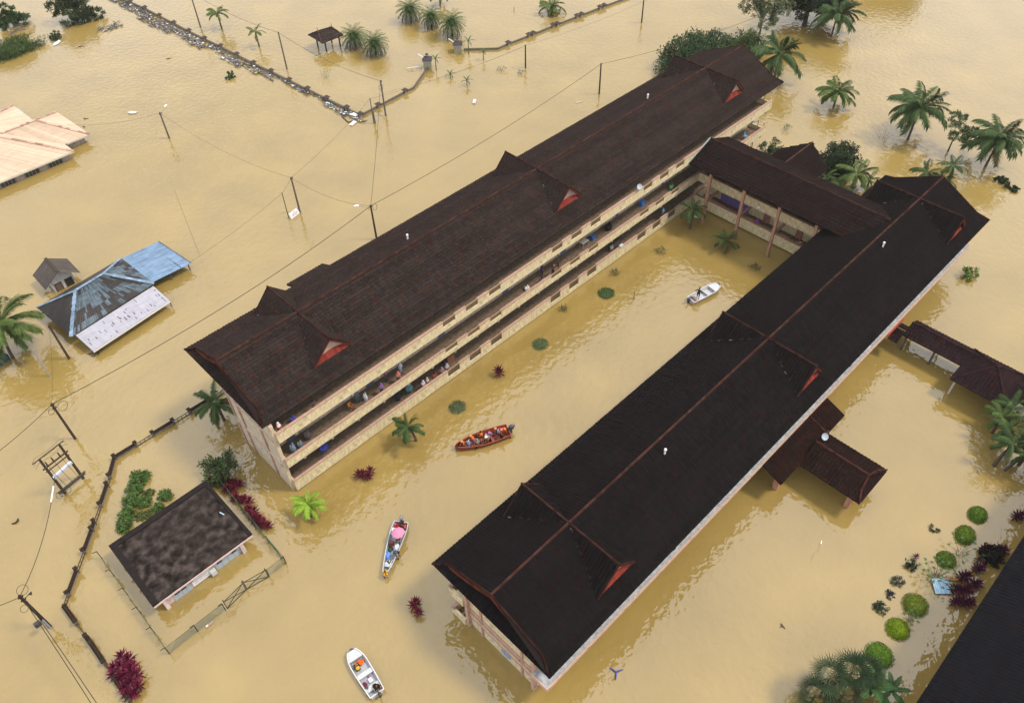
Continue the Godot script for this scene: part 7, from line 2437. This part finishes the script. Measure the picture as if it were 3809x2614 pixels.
	for i in 5:
		bush("low_tuft", tf[i][0], tf[i][1], Vector3(0.46, 0.28, 0.5) * [1.1, 1.1, 0.75, 1.1, 0.8][i], [22, 22, 12, 24, 7][i], 8, 0.2, 0.1, [C(0.02, 0.035, 0.02), C(0.05, 0.065, 0.055), C(0.03, 0.035, 0.06), C(0.03, 0.05, 0.03), C(0.06, 0.08, 0.06)][i], "small tufts before the clipped bushes", "plant", [0.4, 0.3, 0.25, 0.4, 0.0][i])
	shrub("open pale-stemmed shrub of leaf whorls before the second clipped bush", Vector3(53.4, 0, 1.8), 13, 1.0, 1.7, C(0.05, 0.10, 0.035))
	shrub("larger green open shrub of leaf whorls over the blue sheet", Vector3(49.6, 0, 1.3), 30, 1.1, 1.7, C(0.045, 0.10, 0.03))
	shrub("small open shrub of leaf whorls between the olive and lime bushes", Vector3(44.3, 0, 1.5), 10, 0.8, 0.75, C(0.045, 0.085, 0.03))
	var pc := C(0.07, 0.01, 0.035)
	var cd := [["tiny purple cordyline rosette by the third clipped bush", Vector3(50.2, 0, -0.85), 0.3], ["purple cordyline farthest along the third block's roof,", Vector3(60.7, 0, 3.9), 0.55], ["purple cordyline on the outer side of the near-black bush", Vector3(55.2, 0, 3.2), 0.45], ["purple cordyline growing over the near-black bush", Vector3(55.9, 0, 4.2), 0.6], ["upper purple cordyline of the pair below the near-black bush", Vector3(53.7, 0, 3.2), 0.35], ["lower purple cordyline of the pair below the near-black bush", Vector3(52.9, 0, 3.55), 0.45], ["purple cordyline cluster at the end of the orange board", Vector3(51.2, 0, 3.0), 0.55], ["purple cordyline in the bed beside the blue sheet", Vector3(49.6, 0, 2.95), 0.45], ["purple cordyline behind the blue sheet, middle of the bed", Vector3(50.1, 0, 3.65), 0.5], ["purple cordyline nearest the third block's eave, beyond the bed", Vector3(51.2, 0, 4.0), 0.5], ["purple cordyline at the near end of the bed", Vector3(48.6, 0, 3.6), 0.5], ["purple cordyline touching the third block's eave at the bed's near end", Vector3(49.1, 0, 4.3), 0.5]]
	for e in cd:
		cordyline(e[0], e[1], [[0, 0.5, 0], [0.22, 0.4, 0.2], [-0.2, 0.35, -0.1]] if e[2] > 0.4 else [[0, 0.35, 0]], e[2], pc, "purple cordylines along the third block", "purple_cordyline")
	bush("dark_bush", "near-black round bush under the purple cordyline by the third block", Vector3(54.9, 0, 4.0), Vector3(0.95, 0.8, 0.95), 40, 12, 0.25, 0.13, C(0.008, 0.009, 0.008), "", "bush", 0.75)
	# bottom corner clump
	fan_palm("slim-trunked fan palm standing clear of the mixed palm and banana clump", Vector3(33.3, 0, -0.5), 3.4, 11, 1.9, C(0.035, 0.055, 0.025), Vector3(0.2, 0, -0.2))
	fan_palm("low fan palm beside the slim-trunked one", Vector3(32.2, 0, -0.8), 1.9, 14, 1.9, C(0.025, 0.045, 0.02))
	fan_palm("dark fan palm at the heart of the mixed palm and banana clump", Vector3(35.1, 0, 0.3), 3.2, 14, 2.0, C(0.022, 0.042, 0.02))
	fan_palm("dark fan palm next to the banana leaves in the mixed palm and banana clump", Vector3(36.1, 0, 1.0), 2.9, 12, 1.8, C(0.025, 0.045, 0.02))
	fan_palm("ragged brownish fan palm low in the mixed palm and banana clump", Vector3(34.0, 0, 0.7), 1.8, 14, 1.9, C(0.04, 0.045, 0.025))
	banana("banana plant with one huge pale-ribbed leaf in the mixed palm and banana clump", Vector3(35.9, 0, 2.05), 9, 1.7, 2.0, 0.72, C(0.035, 0.085, 0.025))
	banana("ragged banana plant nearest the third block's eave", Vector3(36.95, 0, 3.2), 8, 1.3, 1.7, 0.5, C(0.04, 0.085, 0.03), "banana_plant", "", 0.4)
	# trees standing just outside the frame, seen by their reflections
	tree("broad tree far off, mirrored in the open water", Vector3(170, 0, -66), 8, [[Vector3(0, 6, 0), Vector3(5, 3.5, 5), 0.7], [Vector3(4, 7, 3), Vector3(4, 3, 4), 0.7]], 0.6, dark, 0.4, 14, "dense_tree", Vector3.ZERO, 40)


func stick_heap(g: Geo, at: Vector3, r: Vector3, n: int, dir: Vector3) -> void:
	for i in n:
		var p := at + rv(1.0) * r
		p.y = rng.randf_range(0.0, r.y)
		var d := (dir + rv(0.8) * Vector3(1, 0.15, 1)).normalized()
		var l := rng.randf_range(0.3, 1.6)
		var c: Color = [C(0.10, 0.095, 0.095), C(0.15, 0.14, 0.13), C(0.06, 0.056, 0.056), C(0.2, 0.19, 0.18)][rng.randi() % 4]
		g.bar(p - d * l * 0.5, p + d * l * 0.5, rng.randf_range(0.03, 0.13), rng.randf_range(0.02, 0.06), jit(c, 0.2))


func scraps(g: Geo, at: Vector3, r: Vector3, n: int) -> void:
	for i in n:
		var p := at + rv(1.0) * r
		p.y = r.y * rng.randf() + 0.05
		var c: Color = [C(0.55, 0.57, 0.6), C(0.5, 0.52, 0.55), C(0.12, 0.2, 0.4), C(0.4, 0.3, 0.05), C(0.3, 0.06, 0.06), C(0.05, 0.18, 0.1), C(0.45, 0.42, 0.4)][mini(rng.randi() % 16, 6)]
		if rng.randf() < 0.5:
			g.ell(p, Vector3(rng.randf_range(0.08, 0.22), 0.08, rng.randf_range(0.08, 0.22)), c, 6, 4)
		else:
			g.box(p, Vector3(rng.randf_range(0.15, 0.45), 0.05, rng.randf_range(0.12, 0.4)), c, Basis(Vector3.UP, rng.randf() * TAU))


func litter() -> void:
	var wd := mat("wood", Color.WHITE, 0.9, 0.08)
	var sat := mat("satin", Color.WHITE, 0.45, 0.5)
	var g := Geo.new()
	var line := [[Vector3(55.3, 0, -170), 1.6], [Vector3(55.9, 0, -163.5), 2.0], [Vector3(56.1, 0, -159), 1.9], [Vector3(55.7, 0, -154.5), 2.4], [Vector3(56.2, 0, -150), 2.4], [Vector3(57.0, 0, -145), 1.7], [Vector3(57.1, 0, -140.0), 2.1], [Vector3(58.2, 0, -135), 1.2], [Vector3(57.9, 0, -129), 1.6], [Vector3(58.7, 0, -124.5), 1.3], [Vector3(59.2, 0, -121), 1.2], [Vector3(60.1, 0, -116), 0.5], [Vector3(60.3, 0, -112.5), 0.7], [Vector3(60.9, 0, -107.5), 0.5], [Vector3(60.7, 0, -102.8), 1.2], [Vector3(61.2, 0, -99.3), 1.0]]
	for i in line.size():
		var p: Vector3 = line[i][0]
		var w: float = line[i][1]
		stick_heap(g, p, Vector3(w * 0.5, 0.25, 2.8), int(w * 60), Vector3(0.25, 0, 1))
		scraps(g, p, Vector3(w * 0.5, 0.25, 2.6), int(w * 8) if i < 14 else 26)
	tag(lone("drifting_rubbish", g, wd, "grey belt of driftwood and plastic rubbish caught against the drowned wall", "rubbish"), "", "", "", "stuff")
	var h := Geo.new()
	stick_heap(h, Vector3(49.2, 0, -157.5), Vector3(2.2, 0.3, 1.2), 60, Vector3(1, 0, -0.4))
	scraps(h, Vector3(50.8, 0, -158.9), Vector3(0.8, 0.3, 0.5), 4)
	tag(lone("driftwood_patch", h, wd, "separate patch of driftwood floating off the rubbish belt's far end", "driftwood"), "", "", "", "stuff")
	var h2 := Geo.new()
	stick_heap(h2, Vector3(36.5, 0, -169.5), Vector3(1.9, 0.25, 1.0), 34, Vector3(1, 0, 0.2))
	tag(lone("driftwood_patch", h2, wd, "driftwood tangle at the foot of the half-drowned corner tree", "driftwood"), "", "", "", "stuff")
	var h3 := Geo.new()
	for i in 14:
		h3.bar(Vector3(10.1, 0.4, -79.4) + rv(0.5), Vector3(9.6, -0.1, -78.6) + rv(0.8), 0.05, 0.05, C(0.05, 0.04, 0.035))
	tag(lone("branch_tangle", h3, wd, "dark tangle of branches under the white awning's near corner", "branches"), "", "", "", "stuff")
	var fr := Geo.new()
	var q := [Vector3(60.0, 0.1, -100.3), Vector3(61.2, 0.1, -99.9), Vector3(60.9, 0.1, -97.6), Vector3(59.6, 0.1, -98.0)]
	for i in 4:
		fr.bar(q[i], q[(i + 1) % 4], 0.14, 0.12, C(0.08, 0.07, 0.06))
	lone("driftwood_square", fr, wd, "dark timber frame afloat at the rubbish belt's corner", "timber frame")
	var bd := Geo.new()
	bd.box(Vector3.ZERO, Vector3(1.3, 0.08, 0.6), C(0.6, 0.61, 0.66))
	lone("white_board", bd, sat, "white board afloat at the tip of the rubbish corner", "board", Vector3(59.9, 0.12, -97.2), 0.35)
	var bd2 := Geo.new()
	bd2.box(Vector3.ZERO, Vector3(0.8, 0.08, 1.1), C(0.6, 0.61, 0.63))
	lone("white_board", bd2, sat, "white board lying among rubbish beside the timber frame", "board", Vector3(61.5, 0.3, -98.8), 0.2)
	blob("plastic_sheet", "crumpled blue-white plastic sheet beside the round small bush", "plastic sheet", Vector3(39.5, 0.0, -158.7), Vector3(1.1, 0.16, 0.4), C(0.4, 0.5, 0.62), 0.6)
	blob("plastic_bag", "clear whitish plastic bag floating between lamp pole and pink-roofed house", "plastic bag", Vector3(37.5, 0.0, -125.6), Vector3(0.75, 0.16, 0.35), C(0.42, 0.44, 0.44), -0.7)
	var pb := Geo.new()
	pb.box(Vector3(0, 0.1, 0), Vector3(1.2, 0.22, 0.5), C(0.4, 0.39, 0.46))
	lone("floating_box", pb, sat, "pale lilac box adrift in open water before the short pole", "box", Vector3(77.3, 0, -88.2), 0.65)
	var pl := Geo.new()
	pl.tube([Vector3(-0.6, 0.05, 0), Vector3(0.6, 0.05, 0)], [0.08, 0.08], 7, C(0.4, 0.38, 0.34))
	lone("floating_pipe", pl, sat, "short pale pipe adrift behind the balcony block's roof", "pipe", Vector3(88.7, 0, -76.0), -0.4, "", true)
	var tr := Geo.new()
	tr.tube([Vector3(-0.3, 0.02, -0.15), Vector3(-0.1, 0.08, 0.12), Vector3(0.2, 0.08, 0.1), Vector3(0.35, 0.02, -0.1)], [0.07, 0.09, 0.09, 0.07], 7, C(0.04, 0.035, 0.03))
	lone("floating_tyre_scrap", tr, wd, "black curved tyre scrap alone in water outside the boundary fence", "tyre scrap", Vector3(-5.9, 0, -63.2), 0.3, "", true)
	for e in [["dark twig cross floating between pink-roofed house and lamp pole", Vector3(31.5, 0.03, -129.5), 0.8], ["small forked twig floating nearer the pink-roofed house", Vector3(30.2, 0.03, -127.3), 0.6], ["grey forked twig in open water below the bushy half-drowned tree", Vector3(41.9, 0.03, -154.2), 0.9], ["thin dark stick in open water before the rubbish wall", Vector3(50.6, 0.03, -138.2), 0.9], ["brown twig on the open water between the clipped bushes and black roof", Vector3(36.3, 0.03, -5.8), 0.5]]:
		var s := Geo.new()
		s.bar(Vector3(-e[2] / 2, 0, 0), Vector3(e[2] / 2, 0.05, 0.1), 0.07, 0.06, C(0.06, 0.05, 0.04))
		s.bar(Vector3(0, 0, 0), Vector3(e[2] * 0.2, 0.1, -e[2] * 0.35), 0.06, 0.05, C(0.06, 0.05, 0.04))
		lone("floating_twig", s, wd, e[0], "twig", e[1], e[2] * 3)
	var bs := Geo.new()
	for i in 3:
		var d := Vector3(cos(i * 2.1 + 0.4), 0, sin(i * 2.1 + 0.4))
		bs.tube([Vector3(0, 0.06, 0), d * 0.3 + Vector3(0, 0.1, 0), d * 0.62 + Vector3(0, 0.03, 0)], [0.07, 0.06, 0.04], 6, C(0.05, 0.06, 0.25))
	lone("blue_rag", bs, mat("cloth", Color.WHITE, 0.95, 0.15), "three-pointed blue rag floating off the black-roofed block's near corner", "rag", Vector3(23.4, 0, -13.3), 0, "", true)
	var bo := Geo.new()
	bo.tube([Vector3(0, 0.06, 0), Vector3(0.28, 0.08, 0.02)], [0.06, 0.05], 7, C(0.65, 0.66, 0.68))
	bo.tube([Vector3(0.28, 0.08, 0.02), Vector3(0.38, 0.08, 0.02)], [0.03, 0.03], 6, C(0.65, 0.66, 0.68))
	lone("floating_bottle", bo, sat, "white bottle trailing a string on the open water off the porch", "bottle", Vector3(45.5, 0, -7.6), 0.4, "", true)
	var sg := Geo.new()
	sg.tube([Vector3(45.5, 0.03, -7.6), Vector3(44.9, 0.03, -7.45), Vector3(44.2, 0.03, -7.5), Vector3(43.4, 0.03, -7.3)], [0.03, 0.025, 0.025, 0.02], 5, C(0.3, 0.24, 0.16), false)
	lone("string", sg, wd, "pale string trailing from the white bottle", "string")
	var ss := Geo.new()
	corrugated(ss, Vector3(48.1, 0.12, 2.0), Vector3(49.1, 0.12, 3.0), Vector3(50.1, 0.3, 2.1), Vector3(49.1, 0.3, 1.1), 9, 0.03, C(0.26, 0.42, 0.58), 0.12)
	lone("roofing_sheet", ss, sat, "pale blue ribbed roofing sheet under the larger open shrub", "roofing sheet")
	var ob := Geo.new()
	ob.bar(Vector3(49.9, 0.12, 1.8), Vector3(50.9, 0.12, 2.9), 0.28, 0.08, C(0.36, 0.14, 0.05))
	lone("orange_board", ob, wd, "orange-brown board floating behind the blue roofing sheet", "board")
	var bt := Geo.new()
	bt.box(Vector3(0, 0.2, 0), Vector3(2.6, 0.9, 1.5), C(0.05, 0.085, 0.12))
	bt.box(Vector3(0, 0.7, 0), Vector3(2.2, 0.2, 1.2), C(0.04, 0.07, 0.1))
	lone("tank", bt, wd, "dark blue tank half hidden by the huge shaggy palm", "tank", Vector3(0.8, 0, -85.6), 0.4)
